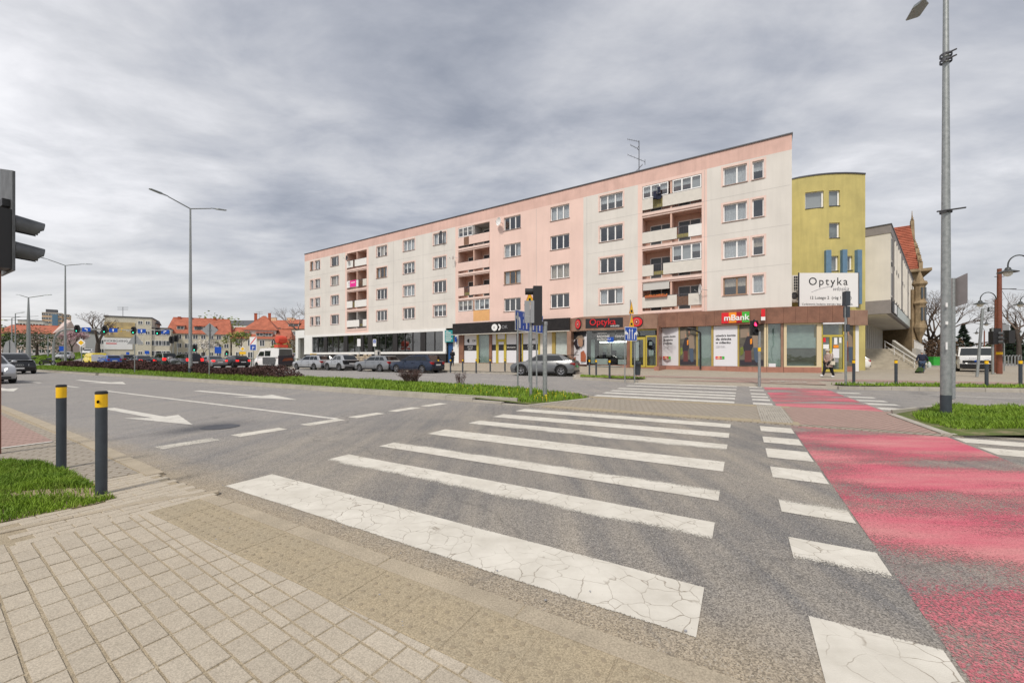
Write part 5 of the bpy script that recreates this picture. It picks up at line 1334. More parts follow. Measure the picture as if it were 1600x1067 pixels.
# billboard
Yb = 33.6
bx0, bx1, bz0, bz1 = W(1249, Yb), W(1341, Yb), Z(479.5, Yb), Z(426.5, Yb)
bb = thing('billboard', 'large white advertising board with optician lettering in front of the yellow wall', 'billboard', ((bx0+bx1)/2, Yb, bz0), 0)
hw = (bx1-bx0)/2; hh = bz1-bz0
b = MB(); b.box(-hw, hw, 0, .06, 0, hh); b.build('board', 'white_sign', bb)
b = MB(); b.box(hw+.002, hw+.07, -.02, .1, -.05, hh+.03); b.box(-hw-.05, -hw-.002, -.02, .1, -.05, hh+.03)
for x in (-1.8, 0, 1.8): b.box(x-.05, x+.05, .07, .15, -bz0+4.85, hh); b.box(x-.04, x+.04, .15, 2.0, hh*.5, hh*.5+.08)
b.build('frame', 'metal_edge', bb)
text('Optyka', .92, 'ink_black', bb, (-hw+.75, -.01, hh-1.02), (1, 0, 0), world=False, sx=1.0).data.space_character = 1.25
text('włoska', .50, 'ink_grey', bb, (hw-2.2, -.01, hh-1.5), (1, 0, 0), world=False, shear=.35)
text('12 Lutego 2  (róg 1 Maja)', .345, 'ink_black', bb, (-hw+.85, -.01, .66), (1, 0, 0), world=False)
text('Codziennie badanie wzroku bez zapisania', .225, 'ink_black', bb, (-hw+.2, -.01, .16), (1, 0, 0), world=False).data.space_character = 1.12
b = MB(); pv = None
for i in range(14):
    t = i/13; x = -hw+1.0+1.9*t; z = hh-1.62+.5*math.sin(t*1.5)
    if pv: b.tube((pv[0], -.012, pv[1]), (x, -.012, z), .012, n=4)
    pv = (x, z)
b.build('flourish', 'ink_grey', bb)
# air conditioners and grille left of the board
ac = thing('air_conditioner', 'two stacked outdoor cooling units beside the white billboard', 'air conditioner', (W(1242, 34.2), 34.2, Z(470, 34.2)), 0)
b = MB(); b.box(-.35, .25, 0, .4, 0, .85); b.build('casing', 'panel_beige', ac)
b = MB(); b.lathe([(.02, 0), (.24, 0), (.24, -.02), (.28, -.02)], 16, (-.05, -.01, .45), 'y')
for i in range(6): b.box(-.3, .2, -.012, -.004, .12+i*.12, .14+i*.12)
b.build('fan_grille', 'metal_edge', ac)
ag = thing('window_grille', 'tall cream wall unit with dark square grille left of the billboard', 'grille', (W(1244, 35.6), 35.3, Z(473, 35.6)), 0)
b = MB(); b.box(-.55, .55, 0, .5, 0, 2.4); b.build('casing', 'panel_beige', ag)
b = MB()
for i in range(5):
    for j in range(9): b.box(-.42+i*.17, -.42+i*.17+.13, -.02, .0, .2+j*.24, .2+j*.24+.18)
b.build('grille', 'ink_black', ag)

# ------------------------------------------------------------ office building on stilts with the wide stair
CX, CY = W(1391.5, 38), 38.0
dirL = Vector((.735, .678, 0)).normalized(); dirF = Vector((-.678, .735, 0)).normalized()
off = thing('office_building', 'pale office building with grey base storey overhanging a wide stair', 'building', (CX, CY, 0), math.atan2(dirL.y, dirL.x))
# local x = along the long side (away), local y = away along the short front (dirF)
LO = 41.0; ZT = Z(351, 38); ZB = Z(489.5, 38); ZG = Z(468.3, 38); ZC = Z(363.8, 38)
b = MB(); b.box(0, LO, 0, 14, ZG, ZC); b.build('wall', 'office_stucco', off)
b = MB(); b.box(-.05, LO+.05, -.05, 14.05, ZC+.002, ZT); b.build('roof_band', 'office_grey', off)
b = MB(); b.box(-.1, LO+.1, -.1, 14.1, ZT+.002, ZT+.1); b.build('roof_edge', 'metal_edge', off)
b = MB(); b.box(-.02, LO, -.02, 14, ZB, ZG-.002); b.build('grey_band', 'office_grey', off)
b = MB()
for i in range(20): b.box(i*2.05+.2, i*2.05+1.9, .3, 13.5, ZB-.06, ZB-.003)
b.build('soffit_panel', 'office_stucco', off, kind='stuff')
b = MB(); b.box(3, LO, 3.2, 14, .2, ZB-.07); b.build('ground_floor_wall', 'office_stucco', off)
for i in range(14):
    x = 3.2+i*2.1; b = MB(); b.box(x, x+.3, 2.9, 3.19, 1.8, ZB-.07); b.build('pier', 'panel_beige', off)
    b = MB(); b.box(x+.45, x+1.9, 3.12, 3.18, 2.3, ZB-.5); b.build('window', 'far_window', off)
b = MB(); b.box(2.75, 3.0, 3.0, 14, .2, ZB-.07); b.build('end_wall', 'office_dark', off)
for i in range(17):     # two storeys of narrow windows between ribs on the long side
    x = .9+i*2.35
    for (z0, z1) in ((ZG+.55, ZG+2.65), (ZG+4.0, ZG+6.0)):
        if ZG+6.0 > ZC: z1 = min(z1, ZC-.3)
        b = MB(); b.box(x, x+.75, -.03, .06, z0, z1); b.build('window', 'far_window', off); 
    b = MB(); b.box(x+1.0, x+1.18, -.14, -.001, ZG+.02, ZC-.02); b.build('rib', 'office_stucco' if i % 5 else 'office_dark', off)
b = MB()
for i in range(30): b.box(.6+i*1.35, .6+i*1.35+.6, -.06, -.022, ZG-.05, ZG+.32); 
for i in range(30): b.box(.6+i*1.35, .6+i*1.35+.6, -.06, -.001, ZG+3.3, ZG+3.7)
b.build('vent_row', 'ink_black', off)
b = MB(); b.box(.4, 6.5, -.12, -.05, ZB+.15, ZG-.15); b.build('name_board', 'ink_black', off)
b = MB(); b.box(2.6, 4.9, -.16, -.122, ZB+.2, ZG-.2); b.build('name_panel', 'white_sign', off)
b = MB(); b.box(6.7, 30, -.1, -.05, ZB+.15, ZG-.1); b.build('window_band', 'frosted', off)
# stair: climbs away from the viewer
stx0, stx1 = W(1352, 40), W(1424, 40)
st = thing('stair', 'wide flight of worn stone steps under the overhanging office block', 'stair', ((stx0+stx1)/2, 39.6, .06), -.18)
n_st = 13; hwid = (stx1-stx0)/2+.4
for i in range(n_st):
    b = MB(); b.box(-hwid, hwid, i*.32, i*.32+.36, 0 if i == 0 else i*.165-.05, (i+1)*.165); b.build('step', 'step_stone', st)
b = MB(); b.box(-hwid, hwid, n_st*.32+.042, n_st*.32+3.5, 0, n_st*.165); b.build('landing', 'step_stone', st)
b = MB(); b.add([(hwid+.02, -.2, 0), (hwid+.3, -.2, 0), (hwid+.3, n_st*.32, n_st*.165+.9), (hwid+.02, n_st*.32, n_st*.165+.9), (hwid+.02, -.2, .5), (hwid+.3, -.2, .5), (hwid+.02, n_st*.32, 0), (hwid+.3, n_st*.32, 0)], [(0, 1, 5, 4), (4, 5, 2, 3), (1, 7, 2, 5), (0, 4, 3, 6)]); b.build('side_wall', 'concrete', st)
b = MB(); b.add([(-hwid-.3, -.2, 0), (-hwid-.02, -.2, 0), (-hwid-.02, n_st*.32, n_st*.165+.7), (-hwid-.3, n_st*.32, n_st*.165+.7), (-hwid-.3, -.2, 1.1), (-hwid-.02, -.2, 1.1), (-hwid-.3, n_st*.32, 0), (-hwid-.02, n_st*.32, 0)], [(0, 1, 5, 4), (4, 5, 2, 3), (1, 7, 2, 5), (0, 4, 3, 6)]); b.build('side_wall', 'office_grey', st)
b = MB(); x = hwid-.75
b.tube((x, -.1, .9), (x, 4.1, 3.0), .035)
for i in range(4): b.tube((x, .1+i*1.3, .1+i*.66), (x, .1+i*1.3, 1.0+i*.66), .03)
b.tube((x, -.1, .45), (x, 4.1, 2.5), .02); b.build('handrail', 'white_sign', st)
fw = thing('terrace_wall', 'pale concrete terrace wall running back beside the stair', 'wall', (W(1425, 41), 41, .1), math.atan2(dirL.y, dirL.x))
b = MB(); b.box(.3, 30, -.3, 0, 0, 2.1); b.build('wall', 'concrete', fw)
b = MB()
for i in range(20): b.tube((.5+i*1.5, -.15, 2.1), (.5+i*1.5, -.15, 2.95), .02)
b.tube((.3, -.15, 2.95), (30, -.15, 2.95), .03); b.build('railing', 'white_sign', fw)

# ------------------------------------------------------------ old town-hall style gable building behind
hb = thing('gabled_hall', 'old sandstone hall with steep red tiled roof and stepped ornamental gable', 'building', (W(1436, 66), 66, 0), R(-38.5))
Yh = 66.; zr = Z(352, 73); ze = Z(420, Yh)
xg = 0; xl = -16
b = MB(); b.add([(xl, 0, ze), (xg, 0, ze), (xg, 9, zr), (xl, 9, zr), (xl, 18, ze), (xg, 18, ze)], [(0, 1, 2, 3), (3, 2, 5, 4)]); b.build('roof', 'roof_red', hb)
b = MB()
for i in range(26):
    f = (i+.3)/26; b.add([(xl, 9*f, ze+(zr-ze)*f+.02), (xg, 9*f, ze+(zr-ze)*f+.02), (xg, 9*f-.12, ze+(zr-ze)*f+.07), (xl, 9*f-.12, ze+(zr-ze)*f+.07)], [(0, 1, 2, 3), (3, 2, 1, 0)])
b.build('tile_course', 'roof_red2', hb, kind='stuff')
b = MB(); b.box(xl, xg+.4, .2, 17.8, 0, ze-.5); b.build('wall', 'sandstone', hb)
b = MB(); b.box(xl, xg+1.4, -.8, 18.5, ze-.55, ze-.1); b.build('cornice', 'sandstone', hb)
# gable with stepped outline (its own depth), seen edge-on
gp = [(0, ze), (0, ze+1.2), (1.2, ze+1.3), (1.6, ze+2.6), (2.8, ze+2.8), (3.6, ze+4.2), (5.0, ze+4.4), (6.2, ze+5.8), (7.6, ze+6.3), (8.5, zr+.8), (9.5, zr+.8), (10.4, ze+6.3), (11.8, ze+5.8), (13, ze+4.4), (14.4, ze+4.2), (15.2, ze+2.8), (16.4, ze+2.6), (16.8, ze+1.3), (18, ze+1.2), (18, ze)]
b = MB(); n = len(gp); b.add([(xg, y, z) for y, z in gp]+[(xg+.45, y, z) for y, z in gp], [tuple(range(n))[::-1], tuple(range(n, 2*n))]+[(i, (i+1) % n, n+(i+1) % n, n+i) for i in range(n)]); b.build('gable', 'sandstone', hb)
b = MB()
for (y, z) in gp[1:-1]: b = MB(); b.lathe([(.001, .7), (.07, .55), (.03, .4), (.16, .2), (.1, 0), (.16, -.1)], 8, (xg+.22, y, z+.1)); b.build('finial', 'sandstone', hb)
b = MB(); b.tube((xg+.22, 9, zr+.8), (xg+.22, 9, zr+2.6), .12, .03); b.build('finial', 'sandstone', hb)
# corner turret
tb = thing('turret', 'small sandstone bay turret with pointed cap behind the office block', 'turret', (W(1437, 58), 58, 0), 0)
k_ = 58/622.
b = MB(); b.lathe([(.1, Z(533, 58)), (.6, Z(518, 58)), (.78, Z(512, 58)), (.6, Z(505, 58)), (.6, Z(478, 58)), (.8, Z(474, 58)), (.6, Z(470, 58)), (.6, Z(448, 58)), (.85, Z(444, 58)), (.75, Z(440, 58))], 8); b.box(-.8, .5, .3, 5, 0, Z(452, 58)); b.build('body', 'sandstone', tb)
b = MB(); b.lathe([(.55, Z(441, 58)), (.35, Z(434, 58)), (.12, Z(426, 58)), (.2, Z(423, 58)), (.001, Z(415, 58))], 8); b.build('cap', 'sandstone', tb)
b = MB(); 
for q in (-.22, .22): b.box(q-.13, q+.13, -.62, -.5, Z(470, 58)+.3, Z(450, 58)); b.box(q-.13, q+.13, -.62, -.5, Z(503, 58)+.2, Z(481, 58))
b.build('window', 'far_window', tb)

# ------------------------------------------------------------ houses far left
wmesh = {}
def fwin(parent, x, y, z, w_, h, face=-1, mt='pvc'):
    key = (round(w_, 1), round(h, 1), mt)
    if key not in wmesh:
        b = MB(); t = .09; b.k = 0; b.box(-w_/2, w_/2, -.05, .03, 0, t); b.box(-w_/2, w_/2, -.05, .03, h-t, h); b.box(-w_/2, -w_/2+t, -.05, .03, t, h-t); b.box(w_/2-t, w_/2, -.05, .03, t, h-t); b.box(-.05, .05, -.04, .02, t, h-t)
        b.k = 1; b.box(-w_/2+t, w_/2-t, -.015, .0, t, h-t); o = b.build('window', [mt, 'far_window'], parent); wmesh[key] = o.data
    else: o = bpy.data.objects.new('window', wmesh[key]); COL.objects.link(o); o.parent = parent
    o.location = (x, y, z); return o
def house(name, label, px0, px1, pye, pyb, Y, depth, wallm, roof=None, rows=3, ncol=5, ridge=None, hip=0, cat='house', wm=(1.1, 1.5), yaw=0, over=.4, skip=()):
    x0, x1 = W(px0, Y), W(px1, Y); ze, zb = Z(pye, Y), Z(pyb, Y); w_ = (x1-x0)*math.cos(R(yaw))
    t = thing(name, label, cat, ((x0+x1)/2, Y, 0), R(yaw)); hw = w_/2
    b = MB(); b.box(-hw, hw, 0, depth, zb-1.5, ze); b.build('wall', wallm, t)
    if ridge is not None:
        zr = Z(ridge, Y+depth*.3); b = MB(); hx = hw*hip
        v = [(-hw-over, -over, ze-.05), (hw+over, -over, ze-.05), (hw+over, depth+over, ze-.05), (-hw-over, depth+over, ze-.05), (-hw-over+hx, depth/2, zr), (hw+over-hx, depth/2, zr)]
        b.add(v, [(0, 1, 5, 4), (1, 2, 5), (2, 3, 4, 5), (3, 0, 4), (3, 2, 1, 0)]); b.build('roof', roof, t)
        b = MB(); b.tube((-hw-over+hx, depth/2, zr), (hw+over-hx, depth/2, zr), .12, n=6); b.build('ridge', 'roof_red2' if roof != 'roof_dark' else 'roof_dark', t)
    else:
        b = MB(); b.box(-hw-.15, hw+.15, -.15, depth+.15, ze+.002, ze+.3); b.build('roof_edge', roof or 'roof_dark', t)
    fh = (ze-zb)/rows
    for r in range(rows):
        for c in range(ncol):
            if (r, c) in skip: continue
            fwin(t, -hw+w_*(c+.5)/ncol, -.02, zb+fh*r+fh*.36, wm[0], min(wm[1], fh*.52))
    return t, hw, ze, zb
def chimney(t, x, y, z, h=1.4, m_='roof_red2', w_=.7):
    b = MB(); b.box(x-w_/2, x+w_/2, y-.3, y+.3, z-1.6, z+h-.12); b.box(x-w_/2-.08, x+w_/2+.08, y-.38, y+.38, z+h-.118, z+h); b.build('chimney', m_, t)
def dormer(t, x, y, z, w_=1.5, h=1.0, roofm='roof_red2'):
    b = MB(); b.box(x-w_/2, x+w_/2, y, y+2.0, z, z+h); d = b.build('dormer', 'panel_beige', t)
    b = MB(); b.add([(x-w_/2-.2, y-.2, z+h+.002), (x+w_/2+.2, y-.2, z+h+.002), (x+w_/2+.2, y+2.6, z+h+.35), (x-w_/2-.2, y+2.6, z+h+.35), (x-w_/2-.2, y-.2, z+h+.12), (x+w_/2+.2, y-.2, z+h+.12), (x+w_/2+.2, y+2.6, z+h+.5), (x-w_/2-.2, y+2.6, z+h+.5)], [(4, 5, 6, 7), (0, 1, 5, 4), (1, 2, 6, 5), (3, 0, 4, 7)]); b.build('dormer_roof', roofm, d)
    b = MB(); b.box(x-w_/2+.12, x-.05, y-.02, y+.01, z+.15, z+h-.1); b.box(x+.05, x+w_/2-.12, y-.02, y+.01, z+.15, z+h-.1); b.build('pane', 'far_window', d)
t, hw, ze, zb = house('red_roof_house', 'long cream house with steep orange-red roof and five dormers', 266, 357, 521.5, 562, 128, 11, 'house_cream', 'roof_red', 3, 8, 497, .12, 'house', (1.3, 1.6), 30)
for x, zc in ((-hw+2.2, 14.6), (-3, 14.2), (3.4, 14.0)): chimney(t, x, 5.2, 12.9)
for x in (-hw+3.2, -hw+7.5, 0, hw-5): dormer(t, x, .9, ze+1.25, 1.8, 1.15)
b = MB(); b.box(3.0, 5.0, -1.0, -.05, zb+5.6, zb+5.75); 
for i in range(9): b.tube((3.0+i*.25, -1.0, zb+5.75), (3.0+i*.25, -1.0, zb+6.7), .03, n=4)
b.tube((3, -1, zb+6.7), (5, -1, zb+6.7), .04, n=4); b.build('balcony', 'metal_edge', t)
t, hw, ze, zb = house('red_roof_house', 'narrow house with red roof set back beside the long cream house', 355, 378, 523, 562, 134, 9, 'house_beige', 'roof_red', 3, 2, 511, 0, 'house')
t, hw, ze, zb = house('villa', 'white villa with tiered orange hipped roof and attic windows', 367, 452, 529, 566, 118, 12, 'house_cream', 'roof_red', 2, 5, 513.5, .14, 'house', (1.3, 2.0), 22)
b = MB(); zz_ = ze+2.9; b.add([(-hw*.68, 2.6, zz_-1.6), (hw*.42, 2.6, zz_-1.6), (hw*.42, 10, zz_-1.6), (-hw*.68, 10, zz_-1.6), (-hw*.68, 2.6, zz_), (hw*.42, 2.6, zz_), (hw*.42, 10, zz_), (-hw*.68, 10, zz_)], [(0, 1, 5, 4), (1, 2, 6, 5), (3, 0, 4, 7)]); b.build('upper_wall', 'panel_beige', t)
b = MB(); b.add([(-hw*.75, 2.1, zz_-.25), (hw*.5, 2.1, zz_-.25), (hw*.5, 10.5, zz_-.25), (-hw*.75, 10.5, zz_-.25), (-hw*.12, 6.3, zz_+4.4), (-hw*.02, 6.3, zz_+4.4)], [(0, 1, 5, 4), (1, 2, 5), (2, 3, 4, 5), (3, 0, 4)]); b.build('upper_roof', 'roof_red', t)
for x in (-hw*.62, -hw*.1, hw*.2): dormer(t, x, .7, ze+.7, 1.9, 1.0)
chimney(t, -2.6, 5.2, zz_+3.6); chimney(t, 1.0, 5.6, zz_+3.8)
b = MB(); b.box(hw*.55, hw*1.0, -2.2, 0, zb+2.6, ze-.4); b.build('bay', 'house_orange', t)
t, hw, ze, zb = house('red_roof_house', 'yellowish house with red attic roof next to the white portal', 441, 478, 513.5, 562, 140, 10, 'house_beige', 'roof_red', 3, 3, 499, .05, 'house'); dormer(t, -.8, 1, ze+.6, 3.6, 1.2); chimney(t, -3, 5, ze+2.9, 1.2, 'tower_peach', 1.4); chimney(t, 2.8, 5, ze+2.9, 1.2, 'tower_peach', 1.4)
t, hw, ze, zb = house('red_roof_house', 'red-roofed house with two pale chimneys seen over the villa', 402, 446, 512, 560, 165, 10, 'house_beige', 'roof_red', 3, 4, 500, .05, 'house'); chimney(t, -2, 5, ze+3.2, 1.4, 'tower_peach', 2.5); chimney(t, 5, 5, ze+3.2, 1.4, 'tower_peach', 2.5)
house('grey_roof_hall', 'long building with dark grey roof behind the red-roofed houses', 322, 404, 508, 545, 230, 20, 'panel_white', 'roof_dark', 2, 6, 500, .0, 'building')
# pale flat-roofed building with the mural
t, hw, ze, zb = house('mural_building', 'pale corner building with yellow wall painting on its side', 168, 234, 496, 560, 112, 14, 'house_cream', 'roof_dark', 4, 6, None, 0, 'building', (1.0, 1.0), 36, skip=[(r, c) for r in range(4) for c in range(4)])
Ym = 111.85
def on_wall(px): return t.matrix_basis @ Vector((-hw+(px-168)/66*2*hw, -.12, 0))
bpy.context.view_layer.update()
mu = thing('wall_painting', 'faded yellow painting of figures on the wall of the pale corner building', 'mural', (*on_wall(188).xy, Z(527, Ym)), R(36))
b = MB(); b.box(-3.0, 3.2, 0, .06, 0, Z(504, Ym)-Z(527, Ym)); b.build('painted_field', 'mural_yellow', mu)
for i in range(14): x = random.uniform(-2.5, 2.7); z = random.uniform(.5, 3.2); b = MB(); b.ball((x, -.01, z), random.uniform(.15, .5), 5, (.7, .05, 1)); b.build('figure', random.choice(['print_dark', 'print_tan', 'panel_beige', 'bollard_yellow']), mu)
kb = thing('banner', 'white banner with dark lettering under the yellow wall painting', 'banner', (*on_wall(186).xy, Z(546, 111.6)), R(36))
b = MB(); b.box(-2.8, 3.0, -.05, .1, 0, 3.1); b.build('cloth', 'white_sign', kb); text('KICKBOXING', .78, 'ink_black', kb, (-2.7, -.07, 2.1), (1, 0, 0), world=False); b = MB(); b.box(-2.3, -.2, -.07, -.055, 1.5, 1.75); b.build('red_line', 'red_sign', kb)
t, hw, ze, zb = house('office_block', 'pale three-storey block with wide dark windows right of the wall painting', 232, 264, 513.5, 562, 116, 12, 'house_cream', 'roof_dark', 3, 3, None, 0, 'building', (2.0, 1.5), 36)
house('roof_pavilion', 'small gabled top storey with dark roof above the pale block', 229, 243, 505, 530, 120, 10, 'house_beige', 'roof_dark', 1, 1, 501, .1, 'building', yaw=36)
house('white_building', 'white three-storey building behind the bare tree', 126, 168, 514, 556, 150, 14, 'panel_white', 'roof_dark', 3, 6, None, 0, 'building', (1.6, 1.5), 38)
t, hw, ze, zb = house('pink_gable_house', 'pink house with bright orange roof at the far left', 4, 72, 521, 556, 118, 14, 'house_pink', 'roof_red', 3, 8, 508, .0, 'house', yaw=25)
b = MB(); b.add([(hw+.05, -.1, zb-1), (hw+1.2, 2, zb-1), (hw+1.2, 12, zb-1), (hw+.05, 14, zb-1), (hw+.05, -.1, ze), (hw+1.2, 2, ze), (hw+1.2, 12, ze), (hw+.05, 14, ze), (hw+.1, 7, ze+5), (hw+1.3, 7, ze+4.6)], [(0, 1, 5, 4), (1, 2, 6, 5), (4, 5, 9, 8), (5, 6, 9), (6, 7, 8, 9)]); b.build('gable', 'house_pink', t)
house('row_house', 'white row building with grey roof left of the pink blossom tree', 78, 128, 519, 556, 135, 12, 'panel_white', 'roof_dark', 2, 7, 513, 0, 'house', yaw=30)
t, hw, ze, zb = house('tower_block', 'peach eleven-storey tower block on the skyline', 67, 95, 489, 552, 260, 16, 'tower_peach', 'panel_beige', 10, 6, None, 0, 'building', (1.6, 1.6), 44)
b = MB(); b.box(.2, 2.6, -.6, -.03, zb, ze-1); b.build('balcony_stack', 'blue_pillar', t); b = MB(); b.box(-3, 2, 4, 9, ze+.3, ze+2.6); b.build('lift_house', 'roof_dark', t)
house('tower_block', 'narrow right wing of the peach tower block', 95.2, 107, 491.5, 552, 268, 16, 'tower_peach', 'panel_beige', 10, 3, None, 0, 'building', (1.6, 1.6), 44)
house('flat_block', 'low grey modern block behind the pink house', 30, 66, 501, 540, 220, 20, 'panel_beige', 'roof_dark', 3, 8, None, 0, 'building', (2.5, 1.2), 44)
house('flat_block', 'yellowish building edge at the far left horizon', -14, 14, 512, 545, 200, 16, 'yellow_stucco', 'roof_dark', 3, 5, None, 0, 'building')
for (px, py0, py1, Y) in ((192, 494, 478, 118), (405, 500, 486, 175), (431, 512, 489, 170)):
    a_ = thing('roof_aerial', {192: 'thin aerial on the roof above the wall painting', 405: 'crane-like aerial behind the villa chimneys', 431: 'thin mast rising behind the red roofs'}[px], 'aerial', (W(px, Y), Y, Z(py0, Y)-.3), 0)
    h = Z(py1, Y)-Z(py0, Y); b = MB(); b.tube((0, 0, 0), (0, 0, h), .06, n=5); b.build('mast', 'metal_edge', a_)
    b = MB(); 
    for q in (.95, .75): b.tube((-1.6, 0, h*q), (1.6, 0, h*q), .05, n=4)
    b.build('antenna', 'metal_edge', a_)

# ------------------------------------------------------------ trees and shrubs
def bare_tree(name, label, px, Y, h, spread, seed, mt='twig', trunk_r=.16, depth=6, lean=0, blossom=None, cat='tree', z0=None, density=1.0):
    rnd = random.Random(seed); t = thing(name, label, cat, (W(px, Y), Y, hgt(W(px, Y), Y) if z0 is None else z0), 0)
    tr = MB(); br = MB(); tips = []
    def grow(p, d, l, r, lev):
        q = p+d*l; (tr if lev < 2 else br).tube(tuple(p), tuple(q), r, r*.68, 6 if lev < 2 else 3, cap=False)
        if lev >= depth: tips.append(q); return
        for i in range(rnd.choice([2, 3, 3] if lev < 3 else [2, 3])):
            a = Vector((rnd.gauss(0, 1), rnd.gauss(0, 1), rnd.gauss(0, .6))); nd = (d*1.15+a*spread+Vector((0, 0, .16))).normalized()
            grow(q, nd, l*rnd.uniform(.62, .85), r*rnd.uniform(.5, .68), lev+1)
    grow(Vector((0, 0, 0)), Vector((lean, 0, 1)).normalized(), h*.27, trunk_r, 0)
    tr.build('trunk', 'bark', t, smooth=60); br.build('branches', mt, t)
    if blossom:
        b = MB()
        for p in tips:
            for k in range(3):
                c = p+Vector((rnd.gauss(0, .25), rnd.gauss(0, .25), rnd.gauss(0, .25))); b.M = Matrix.Translation(c) @ Matrix.Rotation(rnd.random()*6, 4, 'Z') @ Matrix.Rotation(rnd.random()*3, 4, 'X'); s = rnd.uniform(.08, .2)
                b.add([(-s, 0, 0), (0, -s, 0), (s, 0, 0), (0, s, 0)], [(0, 1, 2, 3)])
        b.M = None; b.build('blossom', blossom, t)
    return t
def leafy(name, label, px, Y, h, w_, mt, n, leaf, seed, trunk=True, shape='round', cat='tree', z0=None, low=.25):
    rnd = random.Random(seed); t = thing(name, label, cat, (W(px, Y), Y, hgt(W(px, Y), Y) if z0 is None else z0), 0); b = MB()
    lobes = [(Vector((rnd.gauss(0, w_*.22), rnd.gauss(0, w_*.22), h*rnd.uniform(low+.2, .85))), rnd.uniform(.25, .42)*w_) for _ in range(9)]
    for i in range(n):
        if shape == 'cone':
            z = rnd.random()**1.3; r = (1-z)*w_/2*(.55+.45*(math.sin(z*34)*.5+.5))*rnd.uniform(.4, 1); a = rnd.random()*6.283; p = Vector((r*math.cos(a), r*math.sin(a), h*(.06+.94*z)))
        elif shape == 'hedge':
            p = Vector((rnd.uniform(-w_/2, w_/2), rnd.uniform(-.6, .6), h*rnd.random()**.6*(.75+.25*math.sin(rnd.random()*9))))
        else:
            c, r = rnd.choice(lobes); v = Vector((rnd.gauss(0, 1), rnd.gauss(0, 1), rnd.gauss(0, .8))).normalized()*r*rnd.uniform(.55, 1.05); p = c+v
        b.M = Matrix.Translation(p) @ Matrix.Rotation(rnd.random()*6.28, 4, 'Z') @ Matrix.Rotation(rnd.random()*3.14, 4, 'X'); s = leaf*rnd.uniform(.6, 1.3)
        b.add([(-s, 0, 0), (0, -s*.5, s*.15), (s, 0, 0), (0, s*.5, s*.15)], [(0, 1, 2, 3)])
    b.M = None; b.build('crown', mt, t)
    if trunk: b = MB(); b.tube((0, 0, 0), (0, 0, h*.75), h*.025, h*.008, 7); b.build('trunk', 'bark', t)
    return t
bare_tree('bare_tree', 'large bare tree standing in front of the wall painting', 152, 92, 12.5, .55, 4, trunk_r=.55, depth=7, lean=.05)
bare_tree('blossom_tree', 'pink flowering tree left of the bare tree', 112, 104, 6.5, .75, 9, trunk_r=.25, depth=6, blossom='blossom', mt='twig')
bare_tree('bare_tree', 'dark bare tree left of the pink house', 6, 90, 7, .7, 12, trunk_r=.25, depth=6)
leafy('leafy_tree', 'round green tree at the far left edge', -4, 84, 5.2, 6.5, 'leaf_green', 2400, .2, 5)
leafy('leafy_tree', 'dark green tree before the pink house', 46, 92, 5.6, 8, 'leaf_green', 2400, .2, 8)
bare_tree('bare_tree', 'dense dark bare tree at the right side of the pink house', 58, 90, 6.5, .8, 31, trunk_r=.3, depth=6)
bare_tree('bare_tree', 'slender bare tree rising behind the left end of the long block', 471, 96, 15, .5, 22, trunk_r=.35, depth=7)
bare_tree('bare_tree', 'small budding tree before the villa', 379, 100, 7.5, .6, 17, trunk_r=.2, depth=6, blossom='leaf_fresh')
bare_tree('bare_tree', 'pale blossoming shrub tree before the long cream house', 318, 100, 5.5, .8, 18, trunk_r=.18, depth=6, blossom='panel_beige')
leafy('leafy_tree', 'fresh green tree tops above the red roofs', 345, 160, 17, 12, 'leaf_fresh', 700, .5, 19, low=.5)
leafy('shrub', 'brown thorny hedge bush before the yellowish house', 452, 86, 3.4, 8, 'brown_hedge', 1600, .2, 20, trunk=False, cat='shrub')
leafy('shrub', 'bright green bush left of the brown hedge bush', 437, 82, 3.0, 4, 'leaf_fresh', 700, .2, 21, trunk=False, cat='shrub')
bare_tree('bare_tree', 'large bare tree behind the turret at right', 1453, 70, 13, .55, 40, trunk_r=.4, depth=7)
bare_tree('bare_tree', 'second bare tree close behind the lamp post at right', 1468, 76, 13, .6, 41, trunk_r=.4, depth=7)
bare_tree('bare_tree', 'bare tree at the right edge of the view', 1592, 60, 11.5, .6, 42, trunk_r=.35, depth=7)
leafy('conifer', 'dark pointed conifer behind the white van', 1505, 80, 7.5, 6.0, 'conifer', 1500, .30, 43, shape='cone', cat='conifer')
leafy('conifer', 'bushy dark conifer at the right edge', 1584, 66, 6.5, 6.5, 'conifer', 1500, .28, 44, shape='cone', cat='conifer')
leafy('conifer', 'low dark conifer beside the brown pole', 1565, 72, 5.0, 6, 'conifer', 1200, .28, 45, shape='cone', cat='conifer')
leafy('hedge', 'brown winter hedge behind the waste containers', 1445, 66, 4.0, 12, 'brown_hedge', 2600, .2, 46, trunk=False, shape='hedge', cat='hedge')
leafy('hedge', 'long brown hedge behind the white van', 1515, 84, 4.0, 26, 'brown_hedge', 2600, .3, 47, trunk=False, shape='hedge', cat='hedge')
leafy('hedge', 'dark green hedge at the right edge', 1590, 70, 3.0, 12, 'leaf_green', 1800, .25, 48, trunk=False, shape='hedge', cat='hedge')
for i, (x, y) in enumerate([(-76, 44), (-80, 54), (-82, 40), (-96, 46), (-92, 58), (-110, 52)]):
    leafy('leafy_tree', ['broad', 'tall', 'young', 'old', 'dense', 'outermost'][i]+' green street tree beyond the left edge of the view', 800+622*x/y, y, 9+i % 3, 9, 'leaf_fresh' if i % 2 else 'leaf_green', 1500, .3, 60+i)
